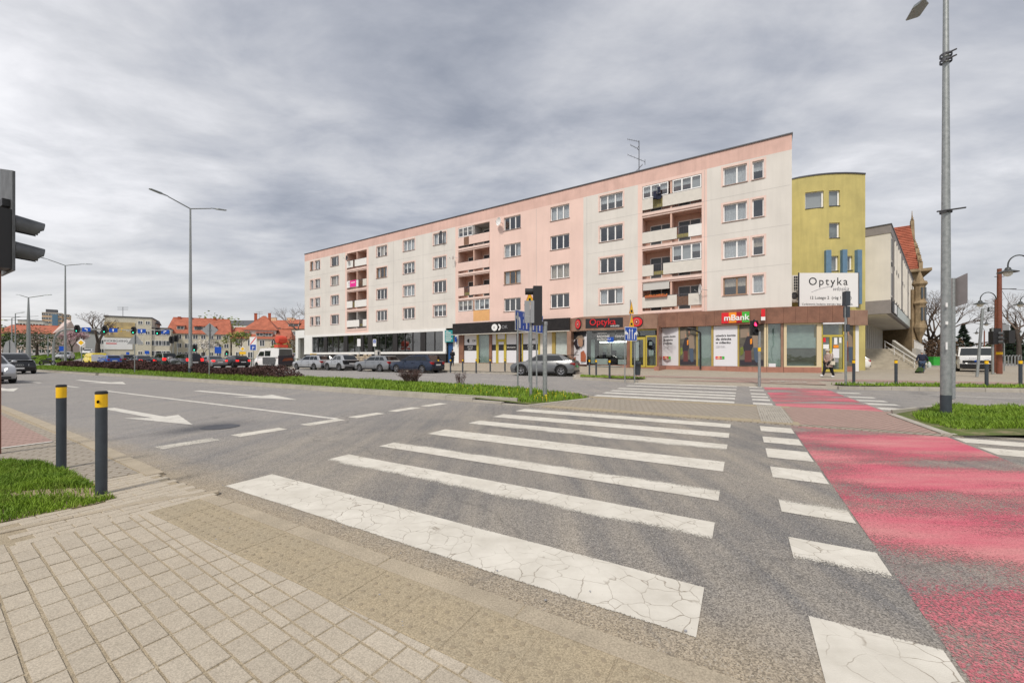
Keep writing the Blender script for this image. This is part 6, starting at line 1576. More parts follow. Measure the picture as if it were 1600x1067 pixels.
# dark red barberry hedge on the median (stuff) and the two single shrubs
def twiggy(name, label, cx_, cy_, z0, w_, h, n, seed, kind=None, cat='shrub'):
    rnd = random.Random(seed); t = thing(name, label, cat, (cx_, cy_, z0), 0) if kind is None else None; b = MB(); lf = MB()
    for i in range(n):
        a = rnd.random()*6.283; r = w_*.22*math.sqrt(rnd.random()); p = Vector((r*math.cos(a), r*math.sin(a), 0)); a2 = a+rnd.gauss(0, .5); e = Vector((math.cos(a2)*w_*.5*rnd.uniform(.3, 1), math.sin(a2)*w_*.5*rnd.uniform(.3, 1), h*rnd.uniform(.55, 1.05)))
        m = (p+e)/2+Vector((0, 0, h*.12)); b.tube(tuple(p), tuple(m), .006, .005, 3, False); b.tube(tuple(m), tuple(e), .005, .002, 3, False)
        for k in range(7):
            q = m+(e-m)*rnd.uniform(-.3, 1)+Vector((rnd.gauss(0, .025), rnd.gauss(0, .025), rnd.gauss(0, .025))); s = rnd.uniform(.012, .028); lf.M = Matrix.Translation(q) @ Matrix.Rotation(rnd.random()*6, 4, 'Z') @ Matrix.Rotation(rnd.random()*3, 4, 'X'); lf.add([(-s, 0, 0), (0, -s*.6, 0), (s, 0, 0), (0, s*.6, 0)], [(0, 1, 2, 3)])
    lf.M = None; b.build('stems', 'barberry_twig', t); lf.build('leaves', 'barberry', t)
x, y = G(642, 598, .15); twiggy('barberry_shrub', 'round dark purple barberry shrub on the median', x, y, .14, 1.35, .62, 260, 1)
x, y = G(719, 601, .15); twiggy('barberry_shrub', 'small sparse barberry shrub on the median before the black-fascia shop', x, y, .14, .62, .55, 45, 2)
rnd = random.Random(77); n = 52000
s_ = rs.uniform(21.5, 75, n); keep = rs.uniform(0, 1, n) < 1-.55*(s_-21.5)/54; s_ = s_[keep]; n = len(s_)
cc_ = 12.9+.045*(s_-21.5)+rs.uniform(-1, 1, n)*(.75+.2*np.sin(s_*.9)); hgtv = (.46+.10*np.sin(s_*1.9)+.14*np.sin(s_*.55+1)+np.where((s_ > 44) & (s_ < 52), .22, 0))*np.clip((s_-21.2)/1.2, .35, 1)
zc = .14+hgtv*rs.uniform(0, 1, n)**.55
X_ = -.866*s_+.5*cc_; Y_ = .5*s_+.866*cc_
sz = rs.uniform(.03, .06, n)*(1+(s_-21)/60)
A_ = rs.normal(size=(n, 3)); A_ /= np.linalg.norm(A_, axis=1)[:, None]; B_ = np.cross(A_, rs.normal(size=(n, 3))); B_ /= np.linalg.norm(B_, axis=1)[:, None]
C_ = np.stack([X_, Y_, zc], 1); V = np.stack([C_-A_*sz[:, None], C_-B_*sz[:, None]*.6, C_+A_*sz[:, None], C_+B_*sz[:, None]*.6], 1).reshape(-1, 3)
me = bpy.data.meshes.new('barberry_hedge'); me.vertices.add(n*4); me.vertices.foreach_set('co', V.ravel()); me.loops.add(n*4); me.loops.foreach_set('vertex_index', np.arange(n*4, dtype=np.int32)); me.polygons.add(n); me.polygons.foreach_set('loop_start', np.arange(0, n*4, 4, dtype=np.int32)); me.update(calc_edges=True); me.validate()
me.materials.append(M_['barberry']); put('barberry_hedge', me, None, 'stuff', 'long low dark red barberry hedge along the median', 'hedge')
# ------------------------------------------------------------ vehicles.  local x = forward, y = left, z = up
def car(name, label, cat, loc, heading, paint, L_=4.5, W_=1.82, H=1.47, kind='hatch', lit=False, group=None, wheel=.33, clad=False, plate='plate', head=False, coverage=1):
    rz = math.atan2(heading[1], heading[0]); t = thing(name, label, cat, loc, rz, group)
    h = L_/2; w_ = W_/2; r = wheel; zb = .24
    P_ = dict(
        hatch=dict(xf=h-.82, xr=-h+.80, hood=.90, cowl=h-1.28, zc=.99, rs=h-1.95, re=-h+.62, rb=-h+.10, zd=1.02, tail=-h+.06),
        sedan=dict(xf=h-.86, xr=-h+.98, hood=.88, cowl=h-1.36, zc=.97, rs=h-2.15, re=-h+1.45, rb=-h+.78, zd=1.02, tail=-h+.04),
        wagon=dict(xf=h-.88, xr=-h+.98, hood=.88, cowl=h-1.36, zc=.97, rs=h-2.1, re=-h+.62, rb=-h+.18, zd=1.0, tail=-h+.05),
        suv=dict(xf=h-.86, xr=-h+.92, hood=1.04, cowl=h-1.25, zc=1.13, rs=h-1.95, re=-h+.6, rb=-h+.14, zd=1.12, tail=-h+.06),
        coupe=dict(xf=h-.86, xr=-h+.92, hood=.92, cowl=h-1.15, zc=1.02, rs=h-2.05, re=-h+.95, rb=-h+.22, zd=1.12, tail=-h+.05),
        van=dict(xf=h-.92, xr=-h+1.0, hood=1.12, cowl=h-.82, zc=1.32, rs=h-1.45, re=-h+.12, rb=-h+.02, zd=1.32, tail=-h+.02))[kind]
    xf, xr = P_['xf'], P_['xr']; ra = r+.055; zh = P_['hood']
    pts = [(h-.12, zb), (h-.03, .34), (h, .52), (h-.02, .66), (h-.14, zh-.10), (h-.42, zh-.01), (P_['cowl'], P_['zc']), (0, P_['zc']+.01), (P_['rb'], P_['zd']), (P_['tail'], P_['zd']-.10), (-h+.02, .72), (-h, .52), (-h+.03, .34), (-h+.14, zb)]
    for cx_ in (xr, xf):
        a0 = math.asin(min(.99, (zb-r)/ra)) if zb > r else math.asin((zb-r)/ra)
        for i in range(11): a = math.pi-a0-(math.pi-2*a0)*i/10; pts.append((cx_+ra*math.cos(a), r+ra*math.sin(a)))
    n = len(pts)
    def yw(x, z): return (1-.115*abs(x/h)**5)*(1-.10*max(0, z-.62)/.5-(.04 if z < .36 else 0))
    cx0 = sum(p[0] for p in pts)/n; cz0 = .62
    def ring(y, ins, up=0):
        o = []
        for (x, z) in pts:
            arch = any((x-c)**2+(z-r)**2 < (ra+.01)**2 for c in (xr, xf))
            x2 = x*(1-ins/h); z2 = z-(ins if z > .7 else 0)+(up if z > zh-.12 else 0)
            if arch: x2, z2 = x, z
            o.append((x2, y*w_*yw(x, z), z2))
        return o
    rings = [ring(-1, .035), ring(-.965, .006), ring(-.8, 0, .008), ring(0, 0, .02), ring(.8, 0, .008), ring(.965, .006), ring(1, .035)]
    b = MB(); vs = [p for rg in rings for p in rg]; fs = [tuple(range(n))[::-1], tuple(range(6*n, 7*n))]
    for q in range(6):
        for i in range(n): j = (i+1) % n; fs.append((q*n+i, q*n+j, (q+1)*n+j, (q+1)*n+i))
    b.add(vs, fs); body = b.build('body', paint, t, smooth=38)
    bm = bmesh.new(); bm.from_mesh(body.data); bmesh.ops.triangulate(bm, faces=[f for f in bm.faces if len(f.verts) > 4]); bmesh.ops.recalc_face_normals(bm, faces=bm.faces); bm.to_mesh(body.data); bm.free()
    body.data.set_sharp_from_angle(angle=R(38))
    b = MB(); b.box(-h+.3, h-.3, -w_*.86, w_*.86, .2, .62); b.build('underbody', 'rubber', t)
    # cabin
    zr = H-.04; cab = [(P_['cowl']+.05, P_['zc']-.03), (P_['rs'], zr-.02), ((P_['rs']+P_['re'])/2, H), (P_['re'], zr-(.0 if kind != 'coupe' else .03)), (P_['rb']-.0, P_['zd']-.02)]
    def cy(z): return w_*(.885-.17*max(0, min(1, (z-.95)/(H-.95)))) if kind != 'van' else w_*(.93-.10*max(0, min(1, (z-1.2)/(H-1.2))))
    b = MB(); m = len(cab); vs = []
    for sg, ins in ((-1, .03), (-.94, 0), (.94, 0), (1, .03)):
        for (x, z) in cab: vs.append((x*(1-ins*.5), sg*cy(z), z-ins*(1 if z > 1.2 else 0)))
    fs = [tuple(range(m))[::-1], tuple(range(3*m, 4*m))]
    for q in range(3):
        for i in range(m-1): fs.append((q*m+i, q*m+i+1, (q+1)*m+i+1, (q+1)*m+i))
    b.add(vs, fs); cb = b.build('roof', paint, t, smooth=35)
    bm = bmesh.new(); bm.from_mesh(cb.data); bmesh.ops.recalc_face_normals(bm, faces=bm.faces); bm.to_mesh(cb.data); bm.free()
    # glass panes laid 6 mm proud
    def side_glass(x0, x1, z0, z1, sl0, sl1, nm='side_window'):
        for sg in (-1, 1):
            b = MB(); q = [(x0, z0), (x1, z0), (x1-sl1, z1), (x0-sl0, z1)]; v = [(x, sg*(cy(z)+.008), z) for x, z in q]
            b.add(v, [(0, 1, 2, 3) if sg > 0 else (3, 2, 1, 0)]); b.build(nm, 'car_glass', t)
    zb_ = P_['zc']+.05; zt = zr-.09; xb = (P_['rs']+P_['re'])/2
    sl = (P_['cowl']-P_['rs'])*(zt-zb_)/(zr-P_['zc']); sr = (P_['re']-P_['rb'])*(zt-zb_)/(zr-P_['zd'])
    if kind == 'van':
        side_glass(P_['rs']-.95, P_['cowl']-.25, zb_+.02, zt-.28, 0, sl*.75)
        if coverage > 1: side_glass(P_['rs']-2.3, P_['rs']-1.1, zb_+.02, zt-.2, 0, 0)
    else:
        xm = xb+.22; side_glass(xm+.03, P_['cowl']-.30, zb_, zt, 0, sl*.86); side_glass(P_['rb']+1.05 if kind in ('wagon', 'suv') else P_['rb']+.55, xm-.04, zb_, zt, -(.0 if kind in ('wagon', 'suv') else sr*.5), 0)
        if kind in ('wagon', 'suv'): side_glass(P_['rb']+.36, P_['rb']+.98, zb_, zt, -sr*.85, 0)
    def end_glass(xa, za, xb_, zb2, nm):
        f0, f1 = .10, .90; d = 1 if xa > xb_ and nm == 'windscreen' else -1
        q = []
        for f, ww in ((f0, .90), (f1, .88)):
            x = xa+(xb_-xa)*f; z = za+(zb2-za)*f; q.append((x, z, cy(z)*ww))
        nx, nz = (zb2-za), -(xb_-xa); l = math.hypot(nx, nz); nx, nz = nx/l*.012*(1 if nm == 'windscreen' else -1), nz/l*.012*(1 if nm == 'windscreen' else -1)
        if nz < 0 and nm != 'windscreen': nx, nz = -nx, -nz
        if nz < 0: nx, nz = -nx, -nz
        b = MB(); b.quad((q[0][0]+nx, -q[0][2], q[0][1]+nz), (q[0][0]+nx, q[0][2], q[0][1]+nz), (q[1][0]+nx, q[1][2], q[1][1]+nz), (q[1][0]+nx, -q[1][2], q[1][1]+nz)); b.build(nm, 'car_glass', t)
    end_glass(cab[0][0], cab[0][1], cab[1][0], cab[1][1], 'windscreen')
    if not (kind == 'van' and coverage == 1): end_glass(cab[4][0], cab[4][1], cab[3][0], cab[3][1], 'rear_window')
    # wheels
    for cx_ in (xf, xr):
        for sg in (-1, 1):
            yo = sg*(w_*.985); b = MB(); b.lathe([(r*.62, -.10), (r*.9, -.105), (r, -.08), (r, .08), (r*.9, .105), (r*.62, .10)], 22, (cx_, yo-sg*.10, r), 'y'); wh = b.build('wheel', 'rubber', t, smooth=40)
            b = MB(); b.lathe([(.001, 0), (r*.66, .0), (r*.66, .03*sg)], 20, (cx_, yo-sg*.045, r), 'y'); b.build('rim_back', 'black_plastic', wh)
            b = MB(); b.lathe([(r*.56, .012*sg), (r*.66, .02*sg), (r*.67, -.01)], 20, (cx_, yo-sg*.02, r), 'y'); b.lathe([(.001, .01*sg), (r*.16, .01*sg), (r*.16, -.02*sg)], 10, (cx_, yo-sg*.015, r), 'y')
            for k in range(5 if not clad else 5):
                a = 2*math.pi*k/5+.3; ca, sa = math.cos(a), math.sin(a); ww = r*.10; q = []
                for rr, wv in ((r*.14, ww*.8), (r*.6, ww*1.15)):
                    q += [(cx_+ca*rr-sa*wv, yo-sg*.022, r+sa*rr+ca*wv), (cx_+ca*rr+sa*wv, yo-sg*.022, r+sa*rr-ca*wv)]
                b.add([q[0], q[1], q[3], q[2]]+[(x, y-sg*.03, z) for x, y, z in (q[0], q[1], q[3], q[2])], [(0, 1, 2, 3), (3, 2, 1, 0), (0, 1, 5, 4), (2, 3, 7, 6)])
            b.build('rim', 'rim_silver', wh)
            if clad:
                b = MB(); k = 12; 
                for i in range(k):
                    a0, a1 = math.pi*i/k, math.pi*(i+1)/k; b.quad(*[(cx_+math.cos(a)*rr, sg*(w_*yw(cx_, .6)+.012), r+math.sin(a)*rr) for a, rr in ((a0, ra-.02), (a1, ra-.02), (a1, ra+.06), (a0, ra+.06))][::(1 if sg < 0 else -1)])
                b.build('arch_trim', 'black_plastic', t)
    # lights, plates, grille, bumper, mirrors, seams, handles
    yl = w_*yw(h, .8)
    for sg in (-1, 1):
        b = MB(); b.add([(h-.17, sg*yl*.98, .66), (h-.02, sg*yl*.55, .62), (h-.06, sg*yl*.55, .76), (h-.33, sg*yl*1.0, .82)], [(0, 1, 2, 3) if sg > 0 else (3, 2, 1, 0)])
        for i in range(len(b.v)): x, y, z = b.v[i]; b.v[i] = (x+.02, y*1.012, z if kind != 'van' else z+.08)
        b.f = [f for f in b.f]+[f[::-1] for f in b.f]; b.m = b.m*2; b.build('headlight', 'headlight_lit' if head else 'headlamp', t)
        z0, z1 = (.74, .92) if kind in ('hatch', 'sedan', 'coupe') else (.80, 1.12)
        if kind == 'wagon': z0, z1 = .72, .92
        if kind == 'van': z0, z1 = .75, 1.35
        b = MB(); b.box(-h-.005, -h+.10, sg*yl*.68, sg*yl*.97, z0, z1); b.box(-h+.02, -h+.28, sg*yl*.93, sg*yl*1.015, z0+.02, z1); 
        if kind == 'van': b = MB(); b.box(-h-.02, -h+.06, sg*yl*.90, sg*yl*1.0, z0, z1)
        b.build('tail_light', 'tail_lit' if lit else 'tail_red', t)
        b = MB(); xm_ = P_['cowl']-.35; b.ball((xm_, sg*(w_+.06), P_['zc']+.10), .1, 5, (.7, 1.1, .75)); b.tube((xm_, sg*w_*.86, P_['zc']+.04), (xm_, sg*(w_+.02), P_['zc']+.08), .025, n=5); b.build('mirror', paint, t, smooth=60)
        ysd = w_*.998
        b = MB()
        for x in (P_['cowl']-.30, xb+.2, P_['rb']+1.0 if kind != 'van' else xb-.6): b.box(x-.006, x+.006, sg*ysd*.962, sg*(ysd*.965+.004), .36, P_['zc']-.05)
        b.build('door_seam', 'rubber', t)
        b = MB()
        for x in (xb+.34, xb-.72): b.box(x, x+.18, sg*w_*.955, sg*(w_*.955+.035), P_['zc']-.14, P_['zc']-.11)
        b.build('door_handle', paint if kind != 'van' else 'black_plastic', t)
        b = MB(); b.box(xr+ra+.04, xf-ra-.04, sg*w_*.94, sg*(w_*.985+.004), .225, .33); b.build('sill_trim', 'black_plastic', t)
    b = MB(); b.box(h-.06, h+.012, -yl*.5, yl*.5, .44, .60); b.box(h-.12, h-.02+.01, -yl*.82, yl*.82, .26, .36); b.build('grille', 'black_plastic', t)
    b = MB(); b.box(h+.0, h+.022, -.26, .26, .40, .51); b.build('number_plate', plate, t)
    b = MB(); b.box(-h-.022, -h-.0, -.26, .26, .62 if kind != 'van' else .5, .73 if kind != 'van' else .61); b.build('number_plate', plate, t)
    b = MB(); b.box(-h-.012, -h+.12, -yl*.93, yl*.93, .26, .40); b.build('rear_bumper', 'black_plastic', t)
    if kind in ('wagon', 'suv'):
        b = MB()
        for sg in (-1, 1): b.tube((P_['re']+.1, sg*cy(H)*.93, H+.03), (P_['rs']-.25, sg*cy(H)*.93, H+.03), .018, n=6)
        b.build('roof_rail', 'black_plastic', t)
    return t, P_
AHD = (-.866, .5); ONC = (.866, -.5)
PG = 'cars parked along the far kerb'; QG = 'cars queueing beyond the hedge'
t, P_ = car('parked_car', 'grey electric crossover with green number plate parked before the black-fascia shop', 'car', (W(852, 27.9)+.0, 28.35, -.0), (-.93, .37), 'paint_grey', 4.68, 1.88, 1.55, 'coupe', group=PG, wheel=.365, clad=True, plate='plate_green')
b = MB(); h = 2.34
b.box(-h-.012, -h+.02, -.80, .80, .86, .90); b.box(-h+.0, -h+.30, -.90, -.86, .86, .9); b.box(-h+.0, -h+.30, .86, .9, .86, .9); b.build('light_bar', 'tail_red', t)
b = MB(); b.box(-h+.02, -h+.5, -.7, .7, 1.43, 1.46); b.build('spoiler', 'black_plastic', t)
car('parked_car', 'dark blue estate car parked nearest to the entrance walk', 'car', (W(650, 33.3), 33.6, -.0), (-.86, .51), 'paint_navy', 4.77, 1.82, 1.50, 'wagon', group=PG)
car('parked_car', 'silver-grey estate car parked behind the blue parking sign', 'car', (W(588, 35.9), 36.2, -.0), (-.86, .51), 'paint_steel', 4.55, 1.77, 1.44, 'wagon', group=PG)
t, _ = car('parked_car', 'light small car with black rear pillar and raised tailgate window', 'car', (W(531, 38.7), 39.0, 0), (-.80, .6), 'paint_silver', 3.75, 1.74, 1.54, 'hatch', group=PG, clad=True)
b = MB(); b.box(-1.875-.008, -1.6, -.78, .78, .62, .98); b.build('tailgate', 'paint_black', t)
t, _ = car('parked_car', 'silver estate taxi with yellow roof sign parked leftmost in the row', 'car', (W(489, 41.3), 41.4, 0), (-.87, .49), 'paint_silver', 4.75, 1.86, 1.50, 'wagon', group=PG)
b = MB(); b.box(-.1, .1, -.3, .3, 1.52, 1.64); b.build('roof_sign', 'bollard_yellow', t)
# queue beyond the hedge
car('queued_car', 'navy sedan with glowing brake lights behind the hedge', 'car', (W(214, 51), 51.5, .05), AHD, 'paint_navy', 4.6, 1.8, 1.45, 'sedan', True, QG)
t, _ = car('queued_car', 'dark green off-roader carrying a spare wheel on its back', 'off-roader', (W(245, 50.5), 51.5, .05), AHD, 'paint_green', 4.3, 1.8, 1.75, 'suv', True, QG)
b = MB(); b.lathe([(.001, -.1), (.2, -.1), (.24, -.06), (.33, -.08), (.34, .08), (.2, .08)], 16, (-2.27, .15, 1.0), 'x'); b.build('spare_wheel', 'rim_silver', t)
car('queued_car', 'black people carrier with tall red rear lights', 'car', (W(282, 45.2), 46, .02), AHD, 'paint_black', 4.6, 1.82, 1.68, 'suv', True, QG)
car('queued_car', 'dark silver sedan in the queue right of the lamp post', 'car', (W(324, 46.5), 47, .02), AHD, 'paint_steel', 4.6, 1.8, 1.43, 'sedan', True, QG)
car('queued_car', 'black hatchback last in the queue beside the white van', 'car', (W(360, 47.8), 48.5, .02), AHD, 'paint_black', 4.2, 1.76, 1.46, 'hatch', True, QG)
car('queued_car', 'bright blue car partly hidden by the dark hedge', 'car', (W(160, 57), 58, .08), AHD, 'paint_blue', 4.3, 1.78, 1.46, 'hatch', False, QG)
t, _ = car('delivery_van', 'small yellow and white van at the left end of the hedge', 'van', (W(137, 60), 61, .1), AHD, 'paint_yellow', 4.4, 1.8, 1.8, 'van', False, QG)
b = MB(); b.box(-2.23, -2.2, -.4, .88, .55, 1.55); b.build('tailgate', 'paint_white', t)
car('queued_car', 'dark estate car waiting further ahead behind the hedge', 'car', (W(186, 62), 63, .15), AHD, 'paint_black', 4.5, 1.8, 1.5, 'wagon', False, QG)
t, _ = car('camper_van', 'white van with dark rear doors and an orange drum on its roof', 'van', (W(413, 46.5), 48.2, .0), AHD, 'paint_white', 5.4, 2.0, 2.36, 'van', True, coverage=2)
b = MB(); b.box(-2.725, -2.70, -.93, .93, .42, 1.45); b.build('rear_panel', 'print_dark', t)
b = MB(); b.add([(-2.73, -.9, .9), (-2.73, .5, .8), (-2.73, .2, 1.15), (-2.73, -.7, 1.2)], [(0, 1, 2, 3), (3, 2, 1, 0)]); b.build('rear_graphic', 'print_rust', t)
b = MB(); b.box(-2.2, .4, -1.012, -.99, .45, 1.25); b.box(-2.2, .4, .99, 1.012, .45, 1.25); b.build('side_graphic', 'grey_plastic', t)
b = MB(); b.lathe([(.001, -.55), (.42, -.5), (.5, 0), (.42, .5), (.001, .55)], 14, (-1.7, 0, 3.35), 'y'); b.box(-2.1, -1.3, -.6, .6, 2.42, 2.75); b.tube((-1.7, 0, 2.7), (-1.7, 0, 3.0), .15); b.build('roof_drum', 'orange_paint', t, smooth=40)
car('distant_car', 'white suv standing beyond the grass near the long block', 'car', (W(452, 72), 72, .3), (-.2, -1), 'paint_white', 4.5, 1.85, 1.7, 'suv')
car('distant_car', 'white car coming round the distant bend', 'car', (W(138, 100), 100, 1.75), (.5, -.8), 'paint_white', 4.3, 1.8, 1.5, 'hatch')
car('distant_car', 'silver car on the distant bend beside the far lamp post', 'car', (W(102, 72), 72, .75), (.6, -.8), 'paint_silver', 4.3, 1.8, 1.5, 'hatch')
# oncoming traffic at the left edge
x, y = SC(33.5, 4.05); car('moving_car', 'silver car entering at the left edge on the near lane', 'car', (x, y, 0), ONC, 'paint_silver', 4.3, 1.8, 1.46, 'hatch', head=True)
x, y = SC(50.2, 7.5); t, _ = car('moving_car', 'black and grey suv approaching on the far lane at the left', 'car', (x, y, 0), ONC, 'paint_black', 4.9, 1.95, 1.64, 'suv', wheel=.38)
b = MB(); b.box(1.0, 2.3, -.8, .8, 1.045, 1.075); b.build('bonnet_reflection_panel', 'paint_steel', t)  # grey sheet laid on to imitate a reflection in the bonnet
b = MB()
for i in range(4): b.lathe([(.05, 2.475), (.068, 2.475), (.068, 2.485), (.05, 2.485)], 12, (0, -.15+i*.1, .70), 'x')
b.build('badge', 'chrome', t)
# right side
t, _ = car('parked_van', 'white van with black bumper facing the street at right', 'van', (W(1527, 35), 35.2, .07), (-.72, -.69), 'paint_white', 5.2, 2.3, 2.14, 'van', head=True)
b = MB(); b.box(2.53, 2.63, -.97, .97, .30, .66); b.box(2.50, 2.615, -.8, .8, .74, .95); b.build('front_bumper', 'black_plastic', t)
b = MB(); b.ball((2.62, 0, .9), .13, 6, (.2, 1.3, .8)); b.build('badge', 'blue_sign', t)
text('ROLKA', .16, 'ink_grey', t, (2.60, -.45, 1.06), (0, 1, 0), world=False)
car('parked_car', 'white hatchback half hidden behind the granite pavilion', 'car', (W(1336, 38.5), 40, .10), (-.78, .62), 'paint_white', 4.2, 1.78, 1.47, 'hatch')
# motorcycle far left
mc = thing('motorcycle', 'dark motorcycle on the grass beyond the junction at far left', 'motorcycle', (W(74, 56), 56, hgt(W(74, 56), 56)), .15)
for x in (-.7, .7): b = MB(); b.lathe([(.22, -.05), (.33, -.05), (.34, 0), (.33, .05), (.22, .05)], 16, (x, 0, .34), 'y'); b.build('wheel', 'rubber', mc)
b = MB(); b.box(-.45, .35, -.12, .12, .35, .72); b.ball((.15, 0, .9), .25, 6, (1.2, .6, .6)); b.tube((.7, 0, .34), (.42, 0, 1.05), .035); b.tube((-.7, 0, .34), (-.1, 0, .5), .03); b.build('frame', 'paint_black', mc)
b = MB(); b.box(-.75, -.05, -.13, .13, .76, .86); b.build('seat', 'rubber', mc); b = MB(); b.tube((.4, -.35, 1.1), (.4, .35, 1.1), .02); b.build('handlebar', 'metal_edge', mc)
# ------------------------------------------------------------ bollards
def bollard(label, x, y, z, h=1.0, r=.055, group=None, stump=False):
    t = thing('bollard', label, 'bollard', (x, y, z), 0, group)
    b = MB(); b.lathe([(r, -.1), (r, h-.155)], 20); b.build('post', 'bollard_grey', t, smooth=60)
    b = MB(); b.lathe([(r+.002, h-.155), (r+.002, h-.03)], 20); b.build('band', 'bollard_yellow', t, smooth=60)
    b = MB(); b.lathe([(r+.003, h-.03), (r+.003, h-.008), (r-.008, h), (.001, h)], 20); b.build('cap', 'black_plastic', t, smooth=40); return t
t = bollard('nearest tall grey bollard with yellow band and small black sticker', *SC(5.33, 1.34), .02, 1.0, .043, 'two tall bollards on the near verge')
b = MB(); q = [(-.012, -.0465, .905), (.004, -.0465, .918), (.018, -.0462, .908), (.012, -.0465, .888), (-.008, -.0465, .886)]; b.add([(x+.012, y, z) for x, y, z in q], [tuple(range(5))[::-1], tuple(range(5))]); b.build('sticker', 'ink_black', t)
bollard('tall grey bollard with clean yellow band behind the nearest one', *SC(6.96, 1.41), .02, 1.0, .043, 'two tall bollards on the near verge')
for i, (px, py) in enumerate([(685, 579.4), (703.8, 579.5), (723, 579.8), (744, 580), (766, 580.3), (789, 581)]):
    Y = 32.6-.25*i; X = W(px, Y); bollard(['thin bollard just right of the dark blue estate car', 'thin bollard in front of the person at the blue door', 'thin bollard before the brown pier of the black-fascia shop', 'thin bollard before the yellow mullion of the black-fascia shop', 'thin bollard before the frosted shop window', 'thin bollard at the front wheel of the electric crossover'][i], X, Y, zsw(*toSC(X, Y)), .98, .06, 'bollards along the far pavement')
for i, (px, py, Y) in enumerate([(898, 583, 27.6), (921, 584, 26.0), (931.5, 585, 25.2), (952.5, 591, 22.0)]):
    X = W(px, Y); bollard(['bollard right behind the electric crossover', 'bollard left of the grass patch by the optician', 'second bollard at the edge of the optician grass patch', 'bollard standing in the grass patch by the optician'][i], X, Y, zsw(*toSC(X, Y)) if Y > 23 else .15, 1.02, .055, 'bollards by the optician grass patch')
for i, (px, py) in enumerate([(1334, 598.5), (1400, 599.5), (1541.5, 603), (1594.5, 602)]):
    Y = (1.35-.17)*622/(py-557); X = W(px, Y); bollard(['dark stump bollard close to the granite pavilion corner', 'bollard in the right verge before the wide stair', 'bollard in the right verge before the white van', 'bollard at the right edge of the view'][i], X, Y, .13, 1.08, .055, 'bollards in the right verge')

# ------------------------------------------------------------ lamp posts
def lamp_head(b, p, d, ln=1.0, wd=.30, tilt=.16):
    d = Vector(d).normalized(); n_ = Vector((-d.y, d.x, 0)); p = Vector(p)
    def P_(a, s, z): return tuple(p+d*a+n_*s+Vector((0, 0, z+a*tilt)))
    prof = [(0, .035, .05), (.28*ln, .06, .06), (.42*ln, wd*.5, .07), (.95*ln, wd*.46, .05), (ln, wd*.36, .03)]
    v = []
    for a, s, th in prof: v += [P_(a, -s, 0), P_(a, s, 0), P_(a, s*.8, th), P_(a, -s*.8, th)]
    f = [(0, 3, 2, 1), (16, 17, 18, 19)]
    for i in range(4):
        for k in range(4): f.append((i*4+k, i*4+(k+1) % 4, (i+1)*4+(k+1) % 4, (i+1)*4+k))
    b.add(v, f)
def street_lamp(label, x, y, z0, H, armz, arm, heads, r0, r1, bandz=.39, group='tall street lamps', detail=False):
    t = thing('street_lamp', label, 'street lamp', (x, y, z0), 0, group)
    b = MB(); b.lathe([(r0, -.1), (r0, bandz), ], 18); b.build('painted_base', 'bollard_grey', t, smooth=60)
    b = MB(); b.lathe([(r0*.985, bandz), (r0*.96, 1.0), (r0*.72, H*.55), (r1, H)], 18); b.build('post', 'galv', t, smooth=60)
    for dd in heads:
        d = Vector((dd[0], dd[1], 0)).normalized(); b = MB(); a0 = Vector((0, 0, H)); a1 = Vector((d.x*arm, d.y*arm, H+armz)); b.tube(tuple(a0), tuple(a1), r1*.8, r1*.7, 10); ar = b.build('arm', 'galv', t, smooth=60)
        b = MB(); lamp_head(b, tuple(a1), d); b.build('lamp_head', 'lamp_steel', ar)
    return t
t = street_lamp('tall galvanised lamp post with black base on the right median', *SC(-3.86, 12.27), .12, 9.65, .25, 1.0, [(.5, .866)], .092, .042, .39)
x, y = SC(-3.86, 12.27)
b = MB()
for (px, py, w_) in ((1480, 332, .31), (1481, 97, .10), (1481, 88, .10)):
    z = CAM_H+(HOR-py)*8.7/622-.12; b.tube((-w_*.95, -.1, z-.02), (w_*.95, -.12, z+.06), .018, n=6); b.lathe([(.1, -.03), (.1, .03)], 14, (0, 0, z+.01))
b.build('clamp', 'metal_edge', t)
b = MB()
for (z, h, w_) in ((2.30, .09, .04), (1.92, .07, .05), (1.38, .16, .035)): b.box(-.10-w_*.3, -.10+w_*.7, -.105, -.095, z, z+h)
b.build('sticker', 'white_sign', t)
street_lamp('tall twin-armed lamp post in the middle of the dark red hedge', W(297.5, 28), 28, .18, 11.55, .42, 1.25, [(.5, .866), (-.5, -.866)], .12, .05, .36)
Y2 = 50.; street_lamp('second twin-armed lamp post further along the hedge', W(102, Y2), Y2, .2, Z(415, Y2)-.2, .45, 1.4, [(.5, .866), (-.5, -.866)], .14, .06, .36)
Y3 = 62.; street_lamp('distant twin-armed lamp post at the far left', W(44.5, Y3), Y3, hgt(W(44, Y3), Y3), Z(465, Y3)-hgt(W(44, Y3), Y3), .4, 1.8, [(1, .3), (-1, .25)], .30, .08, .4)
for (px, Y, py) in ((18.5, 80, 497), (24, 78, 490), (75, 85, 525)): 
    X = W(px, Y); street_lamp({18.5: 'thin distant lamp mast left of its taller neighbour', 24: 'taller of the two thin distant masts at far left', 75: 'dark distant lantern post beside the pink gable'}[px], X, Y, hgt(X, Y), Z(py, Y)-hgt(X, Y), .1, .8, [(1, 0)], .13, .07, .3)

